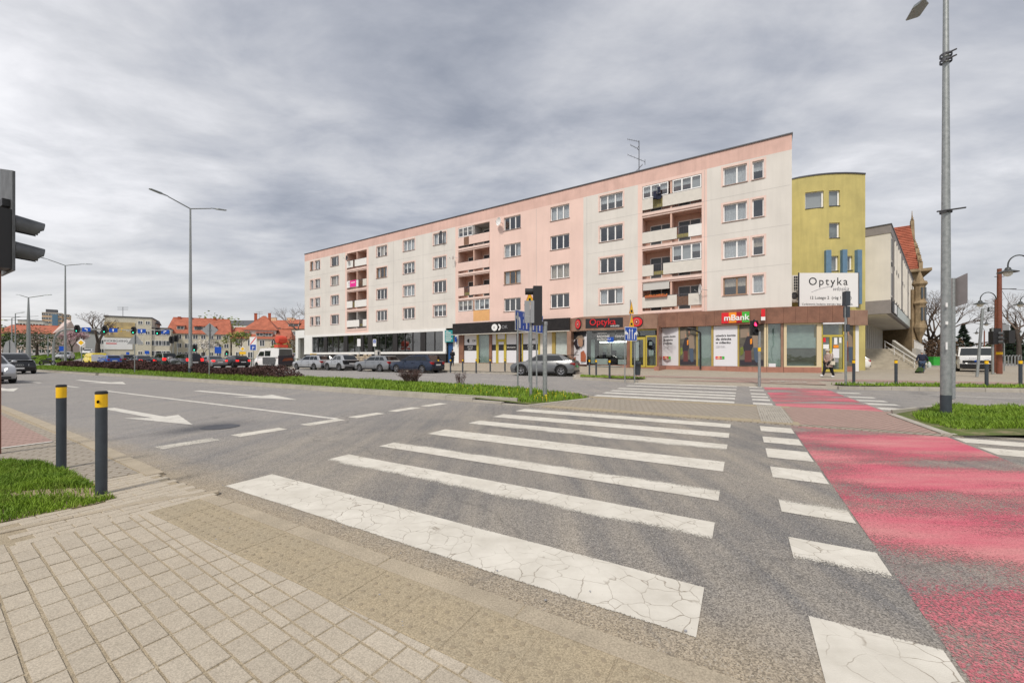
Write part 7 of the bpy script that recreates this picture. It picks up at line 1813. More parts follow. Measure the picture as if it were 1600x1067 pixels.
# ------------------------------------------------------------ road signs
def signpost(name, label, x, y, z0, h, r, parts, rz=0.0, lean=(0, 0), cat='road sign', group=None, mt='galv'):
    t = thing(name, label, cat, (x, y, z0), rz, group)
    b = MB(); b.tube((0, 0, -.1), (lean[0], lean[1], h), r, r, 12); b.build('post', mt, t, smooth=60)
    return t
def plate(t, name, pts, mt, y=-.05, th=.004, back='sign_back', rim=None):
    """flat plate facing local -y, outline pts (x,z)"""
    n = len(pts)
    ar = sum(pts[i][0]*pts[(i+1) % n][1]-pts[(i+1) % n][0]*pts[i][1] for i in range(n))
    if ar < 0: pts = pts[::-1]
    b = MB(); b.k = 0; v = [(x, y, z) for x, z in pts]+[(x, y+th, z) for x, z in pts]
    b.add(v, [tuple(range(n))]); b.k = 1; b.add(v, [tuple(range(n, 2*n))[::-1]]+[(i, n+i, n+(i+1) % n, (i+1) % n) for i in range(n)])
    return b.build(name, [mt, back], t)
def rect(x0, x1, z0, z1): return [(x0, z0), (x1, z0), (x1, z1), (x0, z1)]
def arrow_up(cx_, z0, z1, w_=.05, hw=.11, hh=.2): return [(cx_-w_/2, z0), (cx_+w_/2, z0), (cx_+w_/2, z1-hh), (cx_+hw/2, z1-hh), (cx_, z1), (cx_-hw/2, z1-hh), (cx_-w_/2, z1-hh)]
def arrow_turn(cx_, z0, z1, sg, w_=.055, reach=.2):
    r = reach+.12; o = [(-w_/2, 0), (w_/2, 0), (w_/2, .5), (w_*.1, .72), (-r*.45, .80), (-r*.45, 1.0), (-r, .70), (-r*.45, .40), (-r*.45, .58), (-w_*.6, .52), (-w_/2, .42)]
    return [(cx_+sg*x, z0+(z1-z0)*z) for x, z in o]
# four-lane sign on two posts in the median tip (its face looks back down the far carriageway)
Ax, Ay = W(809, 15.4), 15.4; Bx, By = W(838.5, 16.45), 16.45
A_ = Vector((W(803, 15.35), 15.35)); B_ = Vector((W(846.6, 17.75), 17.75)); d = (B_-A_); l = d.length/2; mid = (A_+B_)/2
t = thing('lane_sign', 'wide blue lane sign with four white arrows on two posts in the median', 'road sign', (mid.x, mid.y, .12), math.atan2(d.y, d.x))
zb_, zt_ = Z(516, 15.35)-.12, Z(483.5, 15.35)-.12
plate(t, 'face', rect(-l, l, zb_, zt_), 'white_sign', -.06, .02); plate(t, 'blue_field', rect(-l+.03, l-.03, zb_+.03, zt_-.03), 'blue_sign', -.064, .003)
hz_ = zt_-zb_
for i, (k_, fx) in enumerate((('L', -.72), ('U', -.26), ('U', .22), ('R', .72))):
    cx_ = l*fx
    pts = arrow_up(cx_, zb_+.1, zt_-.1, .11, .3, .25) if k_ == 'U' else arrow_turn(cx_, zb_+.1, zt_-.12, -1 if k_ == 'R' else 1, .12, .26)
    plate(t, 'arrow', pts, 'white_sign', -.068, .003)
for fx in (-.49, -.02, .47):
    for j in range(3): plate(t, 'lane_dash', rect(l*fx-.02, l*fx+.02, zb_+.08+j*.25, zb_+.22+j*.25), 'white_sign', -.068, .003)
b = MB()
for X_, Y_ in ((Ax, Ay), (Bx, By)):
    b.tube((X_, Y_, .05), (X_, Y_, zt_+.02), .032, n=12)
b.build('post', 'galv', t, smooth=60, world=True)
# traffic light seen from behind at the median tip
X, Y = W(829.5, 12.8), 12.8
t = thing('traffic_light', 'traffic light seen from the side with grey sign backs at the median tip', 'traffic light', (X, Y, .12), .0)
b = MB(); b.tube((0, 0, -.1), (0, 0, 2.75), .045, n=14); b.build('post', 'galv', t, smooth=60)
sx = (840.5-829.5)/622*12.8
b = MB(); b.box(sx-.155, sx+.13, -.12, .18, Z(508, 12.8)-.12, Z(447.5, 12.8)-.12); b.box(.0, sx-.15, -.02, .02, 2.25, 2.29); b.box(.0, sx-.15, -.02, .02, 1.75, 1.79); hs = b.build('housing', 'black_plastic', t)
b = MB(); zc_ = Z(455.5, 12.8)-.12
b.M = Matrix.Translation((sx-.15, .02, zc_)) @ Matrix.Rotation(R(180), 4, 'Z'); b.lathe([(.105, 0), (.105, .26), (.098, .26), (.098, 0)], 16, axis='x'); b.M = None; b.build('visor', 'black_plastic', hs)
b = MB(); b.box(-.21, -.035, -.11, -.08, Z(505, 12.8)-.12, Z(470.5, 12.8)-.12); b.box(-.025, .10, -.13, -.10, Z(505, 12.8)-.12, Z(470.5, 12.8)-.12); b.tube((-.21, -.1, 2.5), (.1, -.1, 2.5), .015); b.build('sign_back', 'sign_back', t)
# yellow warning triangle behind it
X, Y = W(825, 19.5), 19.5; t = thing('warning_sign', 'yellow triangular warning sign glimpsed behind the traffic light', 'road sign', (X, Y, .0), R(28))
zt_ = Z(456, Y)
plate(t, 'face', [(-.26, Z(478, Y)), (.42, Z(476, Y)), (.05, zt_)], 'orange_sign', -.06, .02); plate(t, 'yellow_field', [(-.19, Z(478, Y)+.05), (.35, Z(476, Y)+.03), (.05, zt_-.1)], 'yellow_sign', -.065, .003); plate(t, 'symbol', rect(.0, .12, Z(472, Y), Z(466, Y)), 'ink_black', -.069, .003)
b = MB(); b.tube((.05, 0, .1), (.05, 0, zt_+.08), .03, n=8); b.build('post', 'galv', t)
# thick cut-off steel post
X, Y = W(851.5, 12.9), 12.9; t = thing('steel_post', 'thick weathered steel post without a sign at the median tip', 'post', (X, Y, .12), 0)
b = MB(); b.tube((0, 0, -.1), (0, 0, 2.32), .072, n=18); b.build('post', 'galv', t, smooth=60); b = MB(); b.lathe([(.08, 2.24), (.085, 2.28), (.085, 2.36), (.001, 2.37)], 18); b.build('cap', 'sign_back', t)
# lane sign with yellow warning triangles by the optician
X, Y = W(984.5, 20.2), 20.2; t = thing('lane_sign', 'square blue lane sign topped by two narrow yellow warning signs', 'road sign', (X, Y, .15), R(30))
zt_, zb_ = Z(511, Y)-.15, Z(532.5, Y)-.15; hw = .43
plate(t, 'face', rect(-hw, hw, zb_, zt_), 'white_sign', -.06, .02); plate(t, 'blue_field', rect(-hw+.025, hw-.025, zb_+.025, zt_-.025), 'blue_sign', -.064, .003)
for pts in (arrow_up(-.1, zb_+.08, zt_-.08, .045, .11, .13), arrow_up(.08, zb_+.08, zt_-.08, .045, .11, .13), arrow_turn(-.22, zb_+.08, zt_-.17, 1, .06, .12), arrow_turn(.24, zb_+.08, zt_-.17, -1, .06, .12)): plate(t, 'arrow', pts, 'white_sign', -.068, .003)
b = MB(); 
for x in (-.36, .32): b.tube((x, 0, -.1), (x, 0, zt_), .028, n=10)
b.tube((.02, 0, zb_), (.02, 0, Z(470, Y)-.1), .026, n=10); b.build('post', 'galv', t, smooth=60)
for za, zb2, wd in ((Z(490.5, Y)-.15, Z(471, Y)-.15, .15), (Z(511, Y)-.14, Z(491, Y)-.15, .17)):
    plate(t, 'warning_face', [(-wd+.02, za), (wd+.06, za), (.04, zb2)], 'orange_sign', -.06, .02); plate(t, 'yellow_field', [(-wd+.05, za+.03), (wd+.03, za+.03), (.04, zb2-.06)], 'yellow_sign', -.065, .003)
    plate(t, 'symbol', rect(-.03, .1, za+.08, za+.2), 'ink_black', -.069, .003)
# litter bin
X, Y = W(996.5, 21.3), 21.3; t = thing('litter_bin', 'dark grey litter bin hung on the sign post before the optician door', 'litter bin', (X, Y, .35), 0)
b = MB(); b.lathe([(.001, 0), (.13, .0), (.17, .58), (.18, .60), (.18, .66), (.12, .72), (.001, .72)], 14); b.build('body', 'bollard_grey', t, smooth=30); b = MB(); b.box(-.10, .10, -.185, -.12, .5, .57); b.tube((-.2, .0, -.3), (-.2, 0, .8), .025, n=8); b.build('opening', 'ink_black', t)
# pedestrian signal, red man lit
X, Y = W(1186.5, 17.6), 17.6; t = thing('pedestrian_signal', 'slim pedestrian signal with lit red figure in front of the bank', 'traffic light', (X, Y, .13), 0)
b = MB(); b.tube((0, 0, -.1), (0, 0, Z(518, Y)-.13), .058, n=14); b.build('post', 'galv', t, smooth=60)
b = MB(); b.tube((0, 0, Z(549, Y)-.13), (0, 0, Z(543, Y)-.13), .061, n=14); b.build('yellow_band', 'bollard_yellow', t)
b = MB(); hx = -.20; b.box(hx-.13, hx+.13, -.02, .14, Z(524, Y)-.13, Z(512.5, Y)-.13+.0); b.box(hx-.13, hx+.13, -.02, .14, Z(512, Y)-.13, Z(501, Y)-.13); b.box(hx, .0, .04, .08, Z(521, Y)-.13, Z(519.5, Y)-.13); b.tube((hx, .06, Z(501, Y)-.13), (hx, .06, Z(499, Y)-.13), .03); hs = b.build('housing', 'black_plastic', t)
b = MB()
for zc_ in (Z(506.5, Y)-.13, Z(518, Y)-.13):
    b.M = Matrix.Translation((hx, -.02, zc_)); b.lathe([(.11, 0), (.11, -.10), (.10, -.10), (.10, 0)], 14, axis='y')
b.M = None; b.build('visor', 'black_plastic', hs)
zc_ = Z(506.5, Y)-.13; b = MB(); b.box(hx-.035, hx+.035, -.045, -.03, zc_-.07, zc_+.02); b.box(hx-.06, hx-.02, -.045, -.03, zc_-.09, zc_-.0); b.box(hx+.02, hx+.06, -.045, -.03, zc_-.09, zc_-.0); b.ball((hx, -.04, zc_+.05), .028, 5); b.build('red_figure', 'red_light', hs)
# slim post with dark signals at 1322
X, Y = W(1321.5, 17.4), 17.4; t = thing('traffic_light', 'slim post with two narrow dark signal boxes seen edge-on before the pavilion', 'traffic light', (X, Y, .13), 0)
b = MB(); b.tube((0, 0, -.1), (0, 0, Z(455, Y)-.13), .045, n=12); b.build('post', 'galv', t, smooth=60)
b = MB(); b.box(-.06, .12, -.1, .12, Z(478, Y)-.13, Z(455.5, Y)-.13); b.box(-.03, .12, -.08, .1, Z(496, Y)-.13, Z(479, Y)-.13); b.box(-.03, .10, -.09, .1, Z(518, Y)-.13, Z(507, Y)-.13); b.build('housing', 'bollard_grey', t)
# left median posts: sign backs
def back_sign(label, px, pyb, shape, r=.03, group='road signs seen from behind on the median'):
    z0 = .16; Y = (CAM_H-z0)*622/(pyb-557); X = W(px, Y); t = thing('road_sign', label, 'road sign', (X, Y, z0), 0, group)
    pts = [((p[0]-px)*Y/622, Z(p[1], Y)-z0) for p in shape]; zt_ = max(p[1] for p in pts)
    b = MB(); b.tube((0, 0, -.1), (0, 0, zt_-.05), r, n=10); b.build('post', 'galv', t, smooth=60)
    n = len(pts); ar = sum(pts[i][0]*pts[(i+1) % n][1]-pts[(i+1) % n][0]*pts[i][1] for i in range(n)); pts = pts if ar > 0 else pts[::-1]
    b = MB(); b.add([(x, .04, z) for x, z in pts]+[(x, .06, z) for x, z in pts], [tuple(range(n)), tuple(range(n, 2*n))[::-1]]+[(i, n+i, n+(i+1) % n, (i+1) % n) for i in range(n)]); b.build('plate', 'sign_back', t)
    b = MB(); zc_ = sum(p[1] for p in pts)/n; b.box(-.12, .12, .02, .039, zc_-.03, zc_+.03); b.build('clamp', 'sign_back', t); return t
back_sign('back of a triangular sign on a thin median post', 210.5, 582.5, [(197.5, 537.5), (223.5, 537.5), (210.5, 521.5)])
back_sign('back of a diamond-shaped sign beside the lamp post in the hedge', 327, 587, [(314, 515.5), (326.5, 504.5), (340, 515.5), (328, 528)])
t, = (back_sign('grey angular sign back at the far left behind the black suv', 14, 577, [(4, 545), (8, 534), (15, 531), (21, 536), (24, 545), (24, 556), (4, 556)]),)
# priority diamond
X, Y = W(127.5, 56), 56; t = thing('road_sign', 'yellow and white priority diamond beyond the hedge', 'road sign', (X, Y, .1), 0)
b = MB(); b.tube((0, 0, 0), (0, 0, Z(542, Y)), .05, n=8); b.build('post', 'galv', t); zc_ = Z(536.5, Y); q = .66
plate(t, 'face', [(-q, zc_), (0, zc_-q*.85), (q, zc_), (0, zc_+q*.85)], 'white_sign', -.08, .03); q = .42; plate(t, 'yellow_field', [(-q, zc_), (0, zc_-q*.85), (q, zc_), (0, zc_+q*.85)], 'yellow_sign', -.09, .005)
# signal gantry
Yg = 60.; X0 = W(83.5, Yg); t = thing('signal_gantry', 'curved arch mast carrying green signals and blue lane signs over the road', 'signal gantry', (X0, Yg, hgt(X0, Yg)), 0)
z0 = hgt(X0, Yg)
b = MB(); zt_ = Z(514.5, Yg)-z0; pts = [(0, 0, -.1), (0, 0, zt_*.45), (.05, 0, zt_*.62), (.35, 0, zt_*.8), (.95, 0, zt_*.93), (1.7, 0, zt_*.985), (2.6, 0, zt_)]
for i in range(len(pts)-1): b.tube(pts[i], pts[i+1], .17-.012*i, .17-.012*(i+1), 12)
xe = W(270, Yg+3)-X0; b.tube(pts[-1], (xe, 3.0, zt_+.0), .09, .05, 10); b.build('mast', 'galv', t, smooth=60)
def sig(px, py, Y, h=1.25, parent=None, lit=True):
    x = W(px, Y)-X0; z = Z(py, Y)-z0; s = h/1.25; b = MB(); n = 16
    o = [(.48*s*math.cos(2*math.pi*i/n)*(1), (.62*s)*max(-1, min(1, 1.25*math.sin(2*math.pi*i/n)))) for i in range(n)]
    b.add([(x+a, Y-Yg-.25, z+c) for a, c in o]+[(x+a, Y-Yg-.2, z+c) for a, c in o], [tuple(range(n)), tuple(range(n, 2*n))[::-1]]+[(i, n+i, n+(i+1) % n, (i+1) % n) for i in range(n)]); b.build('signal_head', 'black_plastic', parent)
    b = MB()
    for k in (-.33, 0, .33): b.M = Matrix.Translation((x, Y-Yg-.26, z+k*s)); b.lathe([(.13*s, 0), (.13*s, -.14*s), (.12*s, -.14*s), (.12*s, 0)], 10, axis='y')
    b.M = None; b.build('visor', 'black_plastic', parent)
    if lit: b = MB(); b.lathe([(.001, -.02), (.12*s, 0)], 12, (x, Y-Yg-.27, z-.33*s), 'y'); b.build('green_lamp', 'green_light', parent)
for i, px in enumerate((123, 166, 211, 248.5)): sig(px, 514+i*1.3, 60+i, 1.2, t)
for i, (px, k_) in enumerate(((138, 'L'), (180, 'U'), (224, 'U'), (260.5, 'R'))):
    Y = 60+i; x = W(px, Y)-X0; z = Z(515+i*1.2, Y)-z0; b = MB(); b.box(x-.63, x+.63, Y-Yg-.3, Y-Yg-.26, z-.31, z+.31); b.build('lane_board', 'blue_sign', t)
    pts = [(a, c) for a, c in (arrow_up(x, z-.22, z+.24, .12, .34, .22) if k_ == 'U' else arrow_turn(x+(.15 if k_ == 'L' else -.15), z-.2, z+.22, 1 if k_ == 'L' else -1, .12, .3))]
    plate(t, 'arrow', pts, 'white_sign', Y-Yg-.32, .01)
# distant signs and signals near the junction
def small_sign(label, px, Y, py0, py1, wpx, mt, cat='road sign', symbol=None, base=None, group='small signs around the far junction'):
    X = W(px, Y); zg = hgt(X, Y) if base is None else base; t = thing('road_sign', label, cat, (X, Y, zg), 0, group); w_ = wpx*Y/622/2
    b = MB(); b.tube((0, 0, 0), (0, 0, Z(py0, Y)-zg), .035, n=8); b.build('post', 'galv', t); plate(t, 'face', rect(-w_, w_, Z(py1, Y)-zg, Z(py0, Y)-zg), mt, -.06, .02)
    if symbol: text(symbol, (Z(py0, Y)-Z(py1, Y))*.8, 'white_sign', t, (0, -.065, Z(py1, Y)-zg+.12), (1, 0, 0), world=False, align='CENTER')
    return t
small_sign('blue pedestrian crossing sign left of the far lamp post', 97, 58, 541, 548.5, 8, 'blue_sign')
small_sign('large blue direction board beyond the queueing cars', 341, 66, 542, 552, 10.5, 'blue_sign')
small_sign('blue sign beside the red off-ramp behind the navy sedan', 230, 70, 548, 553, 7, 'blue_sign')
small_sign('small blue sign before the grey garden wall', 200, 72, 550, 556, 5, 'blue_sign')
t = small_sign('parking zone sign with red bar above a blue letter panel', 396, 52, 526.5, 547.5, 11, 'white_sign')
Y = 52.; w_ = 5.2*Y/622
zg = t.location.z; plate(t, 'blue_panel', rect(-w_+.05, w_-.08, Z(547, Y)-zg, Z(538.5, Y)-zg), 'blue_sign', -.065, .003); plate(t, 'red_bar', [(-w_+.02, Z(538, Y)-zg), (-w_+.15, Z(538, Y)-zg), (w_-.02, Z(527.5, Y)-zg), (w_-.15, Z(527, Y)-zg)], 'red_sign', -.066, .003)
text('P', .62, 'white_sign', t, (0, -.07, Z(546.3, Y)-zg), (1, 0, 0), world=False, align='CENTER')
X, Y = W(379.5, 52), 52; t = thing('road_sign', 'yellow priority diamond with yellow plate left of the parking zone sign', 'road sign', (X, Y, .1), 0)
b = MB(); b.tube((0, 0, 0), (0, 0, Z(545, Y)), .035, n=8); b.build('post', 'galv', t); zc_ = Z(545, Y)-.1; q = .38; plate(t, 'face', [(-q, zc_), (0, zc_-q*.9), (q, zc_), (0, zc_+q*.9)], 'white_sign', -.06, .02); q = .27; plate(t, 'yellow_field', [(-q, zc_), (0, zc_-q*.9), (q, zc_), (0, zc_+q*.9)], 'yellow_sign', -.065, .003); plate(t, 'yellow_plate', rect(-.42, .42, zc_-.72, zc_-.38), 'yellow_sign', -.06, .02)
X, Y = W(561, 39.3), 39.3; t = thing('road_sign', 'white parking sign with blue letter panel above the parked cars', 'road sign', (X, Y, .2), 0)
b = MB(); b.tube((0, 0, -.1), (0, 0, Z(530, Y)-.2), .03, n=8); b.build('post', 'galv', t); plate(t, 'face', rect(-.17, .17, Z(541, Y)-.2, Z(529.5, Y)-.2), 'white_sign', -.05, .02)
X, Y = W(585.5, 36.6), 36.6; t = thing('road_sign', 'tall white parking sign with blue square over the silver-grey estate car', 'road sign', (X, Y, .2), 0)
b = MB(); b.tube((0, 0, -.1), (0, 0, Z(530, Y)-.2), .03, n=8); b.build('post', 'galv', t); plate(t, 'face', rect(-.15, .15, Z(541, Y)-.2, Z(530, Y)-.2), 'white_sign', -.05, .02); plate(t, 'blue_panel', rect(-.11, .11, Z(536, Y)-.2, Z(531, Y)-.2), 'blue_sign', -.055, .003); text('P', .24, 'white_sign', t, (0, -.06, Z(535.6, Y)-.2), (1, 0, 0), world=False, align='CENTER')
X, Y = W(590, 37.2), 37.2; t = thing('notice_board', 'pale information box behind the silver-grey estate car', 'notice board', (X, Y, .2), 0)
b = MB(); b.box(-.22, .24, -.1, .1, .9, 1.75); b.build('box', 'panel_beige', t); b = MB(); b.box(-.03, .03, -.03, .03, 0, .9); b.box(.05, .18, -.11, -.101, 1.3, 1.6); b.build('post', 'metal_edge', t)
# rubble wall before the glazing
X0r, X1r = W(541, 46.5), W(583, 45.0); rw = thing('rubble_wall', 'low rough wall of pale rubble stones in front of the long glazing', 'wall', ((X0r+X1r)/2, 45.8, .4), R(-26)); random.seed(8)
for i in range(17):
    for j in range(5):
        if j > 3 and random.random() < .5: continue
        b = MB(); s = random.uniform(.13, .2); b.ball((-1.95+i*.24+random.uniform(-.05, .05)+(.12 if j % 2 else 0), random.uniform(-.05, .05), .12+j*.24), s, 4, (1.15, .9, .8)); b.build('stone', 'rubble', rw)
gr = thing('barrier_fence', 'low dark metal fence posts beside the camper van', 'fence', (W(455, 50), 50, .1), R(-20)); b = MB()
for i in range(9): b.tube((-4+i*1.0, 0, 0), (-4+i*1.0, 0, 1.05), .045, n=6)
for i in range(9): b.tube((-15+i*1.0, 1.5, 0), (-15+i*1.0, 1.5, 1.05), .045, n=6)
b.tube((-4, 0, .95), (4, 0, .95), .03, n=5); b.tube((-15, 1.5, .95), (-7, 1.5, .95), .03, n=5); b.build('rail', 'leaf_green', gr)
gz = [(W(398, 56), 56), (W(478, 52), 52), (W(478, 75), 75), (W(398, 80), 80)]
b = MB(); b.add([(x, y, hgt(x, y)+.02) for x, y in gz], [(0, 1, 2, 3)]); b.build('junction_lawn', 'turf', kind='structure')
grass('junction_grass', 'grass lawn beyond the camper van at the end of the long block', gz, 45, .25, .09, lambda x, y: hgt(x, y))
gz = [(W(60, 60), 60), (W(95, 66), 66), (W(165, 110), 110), (W(140, 118), 118), (W(0, 80), 80)]
b = MB(); b.add([(x, y, hgt(x, y)+.06) for x, y in gz], [tuple(range(5))]); b.build('bank_lawn', 'turf', kind='structure')
grass('bank_grass', 'grassy bank along the distant bend at the far left', gz, 25, .35, .12, lambda x, y: hgt(x, y)+.04)
# far signals at the junction
for i, (px, py, Y) in enumerate([(270, 531, 60), (277, 529, 64), (306, 544, 62), (356, 551, 70), (250, 553, 56)]):
    X = W(px, Y); zg = hgt(X, Y); X0 = X; z0 = zg; Yg = Y; t = thing('traffic_light', ['traffic light on a curved pole left of the lamp post', 'second traffic light beside the curved pole', 'traffic light with green lamp right of the tall lamp post', 'small green traffic light before the cream house', 'low traffic light behind the off-roader'][i], 'traffic light', (X, Y, zg), 0, 'traffic lights at the far junction')
    b = MB(); b.tube((0, 0, 0), (0, .1, Z(py, Y)-zg), .06, n=8); b.build('post', 'galv', t); sig(px, py, Y-.05, 1.1 if i < 3 else .8, t, lit=i > 1)
# ------------------------------------------------------------ near traffic light at the left edge
Y = 5.25; X = W(25, Y); t = thing('traffic_light', 'large traffic light with backboard and two visors cropped at the left edge', 'traffic light', (X, Y, 0), R(60))
b = MB(); b.tube((-.1, .47, 0), (-.1, .47, 3.1), .045, n=14); b.build('post', 'rust_paint', t, smooth=60)
b = MB(); zt0, zt1 = Z(423, Y), Z(268, Y); n = 4; q = [(0, zt0), (.75, zt0), (.75, zt1+.2), (.0, zt1)]; b.add([(-.03, y, z) for y, z in q]+[(-.005, y, z) for y, z in q], [(0, 1, 2, 3), (7, 6, 5, 4), (0, 4, 5, 1), (1, 5, 6, 2), (2, 6, 7, 3), (3, 7, 4, 0)]); b.build('backboard', 'grey_plastic', t)
b = MB(); b.box(-.24, -.032, .02, .36, Z(419, 5.2), Z(326, 5.2)); b.box(-.10, -.032, .1, .34, Z(322, Y), Z(311, Y)); hs = b.build('housing', 'black_plastic', t)
b = MB()
for (pa, pb_) in ((337, 364), (378, 405)):
    z = Z((pa+pb_)/2, 5.35); r = (pb_-pa)/622*5.35/2; nS = 18; v = []; f = []
    for i in range(nS+1):
        a = R(-152)+R(304)*i/nS; ca, sa = math.sin(a), math.cos(a); ln = .25+.02*sa if sa > -.3 else .20
        v += [(0, .125+ca*r, z+sa*r), (ln, .125+ca*r*.92, z+sa*r*.86-.03), (0, .125+ca*(r-.008), z+sa*(r-.008)), (ln, .125+ca*(r*.92-.008), z+sa*(r*.86-.008)-.03)]
    for i in range(nS): k = i*4; f += [(k, k+4, k+5, k+1), (k+2, k+3, k+7, k+6), (k+1, k+5, k+7, k+3)]
    b.add(v, f)
b.build('visor', 'grey_plastic', hs, smooth=50)
for (pa, pb_) in ((337, 364), (378, 405)): b = MB(); b.lathe([(.001, .012), (.10, .002)], 14, (.0, .125, Z((pa+pb_)/2, 5.35)), 'x'); b.build('lens', 'black_plastic', hs)

# ------------------------------------------------------------ right side: brown poles, old lanterns, signals
def pole(label, px, Y, pyt, r, mt, z0=.15, name='pole', cat='pole', r1=None):
    X = W(px, Y); t = thing(name, label, cat, (X, Y, z0), 0); b = MB(); b.tube((0, 0, -.05), (0, 0, Z(pyt, Y)-z0), r, r1 or r*.85, 14); b.build('post', mt, t, smooth=60); return t
t = pole('thick rust-brown tram wire pole with yellow band beside the white van', 1561.5, 29.5, 420, .16, 'rust_paint', .12, r1=.12)
b = MB(); b.tube((0, 0, Z(554, 29.5)-.12), (0, 0, Z(550, 29.5)-.12), .17, n=14); b.build('yellow_band', 'bollard_yellow', t)
b = MB(); z = Z(451.5, 29.5)-.12; b.tube((.1, 0, z), (1.25, 0, z), .03, n=6); b.tube((-.35, 0, Z(432.5, 29.5)-.12), (.35, 0, Z(432, 29.5)-.12), .025, n=6); b.build('wire_bracket', 'metal_edge', t)
def lantern(b_arm, b_shade, b_globe, base, side, top, reach, drop, s=1.0):
    """swan-neck arm from base (x,y,z) reaching sideways"""
    pts = []; n = 12
    for i in range(n+1): a = math.pi*i/n; pts.append((base[0]+side*(reach/2-reach/2*math.cos(a)), base[1], top+math.sin(a)*reach*.45))
    pts.append((pts[-1][0], base[1], top-drop)); b_arm.path([(base[0], base[1], base[2])]+pts, .028*s, 8); e = pts[-1]
    b_shade.lathe([(.03*s, .12*s), (.09*s, .08*s), (.12*s, -.02*s), (.36*s, -.12*s), (.37*s, -.14*s), (.1*s, -.05*s)], 16, e); b_globe.ball((e[0], e[1], e[2]-.16*s), .17*s, 6, (1, 1, 1.05))
def lantern_pole(label, px, Y, pyt, side, reach, dropz, s=1.0, group='old style swan-neck lanterns at right', mt='rust_paint', r=.09, z0=.15):
    X = W(px, Y); t = thing('lantern_post', label, 'street lamp', (X, Y, z0), 0, group); top = Z(pyt, Y)-z0
    b = MB(); b.tube((0, 0, -.05), (0, 0, top), r, r*.8, 10); b.build('post', mt, t, smooth=60)
    a, sh, g = MB(), MB(), MB(); lantern(a, sh, g, (0, 0, top-.3), side, top, reach, dropz, s); a.build('swan_neck', 'lamp_dark', t); sh.build('shade', 'lamp_dark', t, smooth=40); g.build('globe', 'lamp_globe', t, smooth=60); return t
lantern_pole('nearest swan-neck lantern reaching in from a post beyond the right edge', 1611, 22, 415, -1, 1.28, .22, 1.15, r=.09)
t = lantern_pole('second swan-neck lantern on a brown post left of the tram pole', 1556.5, 31, 468, -1, 1.24, .2, 1.15, r=.12)
b = MB(); z = Z(484, 31); b.box(-.65, -.1, -.03, .03, z, z+.04); b.box(-.65, -.1, -.03, .03, z-.3, z-.26); b.box(-.65, -.55, -.03, .03, z-.26, z); b.build('bracket', 'lamp_dark', t)
lantern_pole('third swan-neck lantern, smaller and further back', 1556, 46, 502, -1, 1.1, .2, 1.0)
lantern_pole('farthest small swan-neck lantern behind the leaning post', 1538, 62, 517, -1, 1.2, .2, 1.0)
lantern_pole('lantern head cropped by the right edge at mid height', 1611, 30, 470, -1, .8, .15, 1.0)
X, Y = W(1526.5, 24.5), 24.5; t = thing('leaning_post', 'bare leaning grey steel post in front of the white van', 'post', (X, Y, .15), 0); b = MB(); b.tube((0, 0, -.05), (.36, 0, Z(482, Y)-.15), .07, n=12); b.build('post', 'galv', t, smooth=60)
X, Y = W(1551, 28.6), 28.6; t = thing('traffic_light', 'grey-posted traffic light with dark heads between van and brown pole', 'traffic light', (X, Y, .13), 0)
b = MB(); b.tube((0, 0, -.05), (0, 0, Z(512, Y)-.13), .07, n=12); b.build('post', 'galv', t, smooth=60)
b = MB(); b.box(-.2, .18, -.2, .1, Z(538, Y)-.13, Z(518, Y)-.13); b.box(.0, .5, -.1, .2, Z(536, Y)-.13, Z(513, Y)-.13); b.box(1.05, 1.5, -.1, .25, Z(536, Y)-.13, Z(516, Y)-.13); b.tube((0, 0, Z(530, Y)-.13), (1.1, .05, Z(530, Y)-.13), .04); hs = b.build('housing', 'black_plastic', t)
b = MB()
for py in (521.5, 528, 534.5): b.M = Matrix.Translation((.2, -.21, Z(py, Y)-.13)) @ Matrix.Rotation(R(25), 4, 'Z'); b.lathe([(.12, 0), (.12, -.22), (.11, -.22), (.11, 0)], 12, axis='y')
b.M = None; b.build('visor', 'grey_plastic', hs)
X, Y = W(1570.5, 33), 33; t = thing('road_sign', 'back of a grey sign board behind the brown pole', 'road sign', (X, Y, .15), 0); b = MB(); b.box(-.32, .34, 0, .04, Z(519, Y)-.15, Z(506.5, Y)-.15); b.build('plate', 'sign_back', t); b = MB(); b.tube((0, .06, 0), (0, .06, Z(507, Y)-.15), .035); b.build('post', 'galv', t)
# big sign back on its own post right behind the near lamp post
X, Y = W(1490.5, 12.6), 12.6; t = thing('road_sign', 'grey boxed sign seen from behind beside the tall galvanised lamp post', 'road sign', (X, Y, .12), 0)
b = MB(); b.tube((-.02, 0, -.1), (-.02, 0, Z(435, Y)-.12), .05, n=12); b.build('post', 'galv', t, smooth=60)
b = MB(); z0_, z1_ = Z(479.5, Y)-.12, Z(431, Y)-.12; b.add([(-.1, .03, z0_+.05), (.08, .05, z0_+.05), (.08, -.28, z0_+.08), (.08, -.31, z0_+.08), (.06, .0, z0_+.0), (-.1, -.02, z0_+.0), (-.1, .03, z1_-.1), (.08, .05, z1_-.1), (.08, -.28, z1_+.02), (.08, -.31, z1_+.02), (.06, .0, z1_-.08), (-.1, -.02, z1_-.08)], [(0, 1, 2, 3, 4, 5), (6, 11, 10, 9, 8, 7)]+[(i, 6+i, 6+(i+1) % 6, (i+1) % 6) for i in range(6)]); b.build('sign_back', 'office_grey', t)
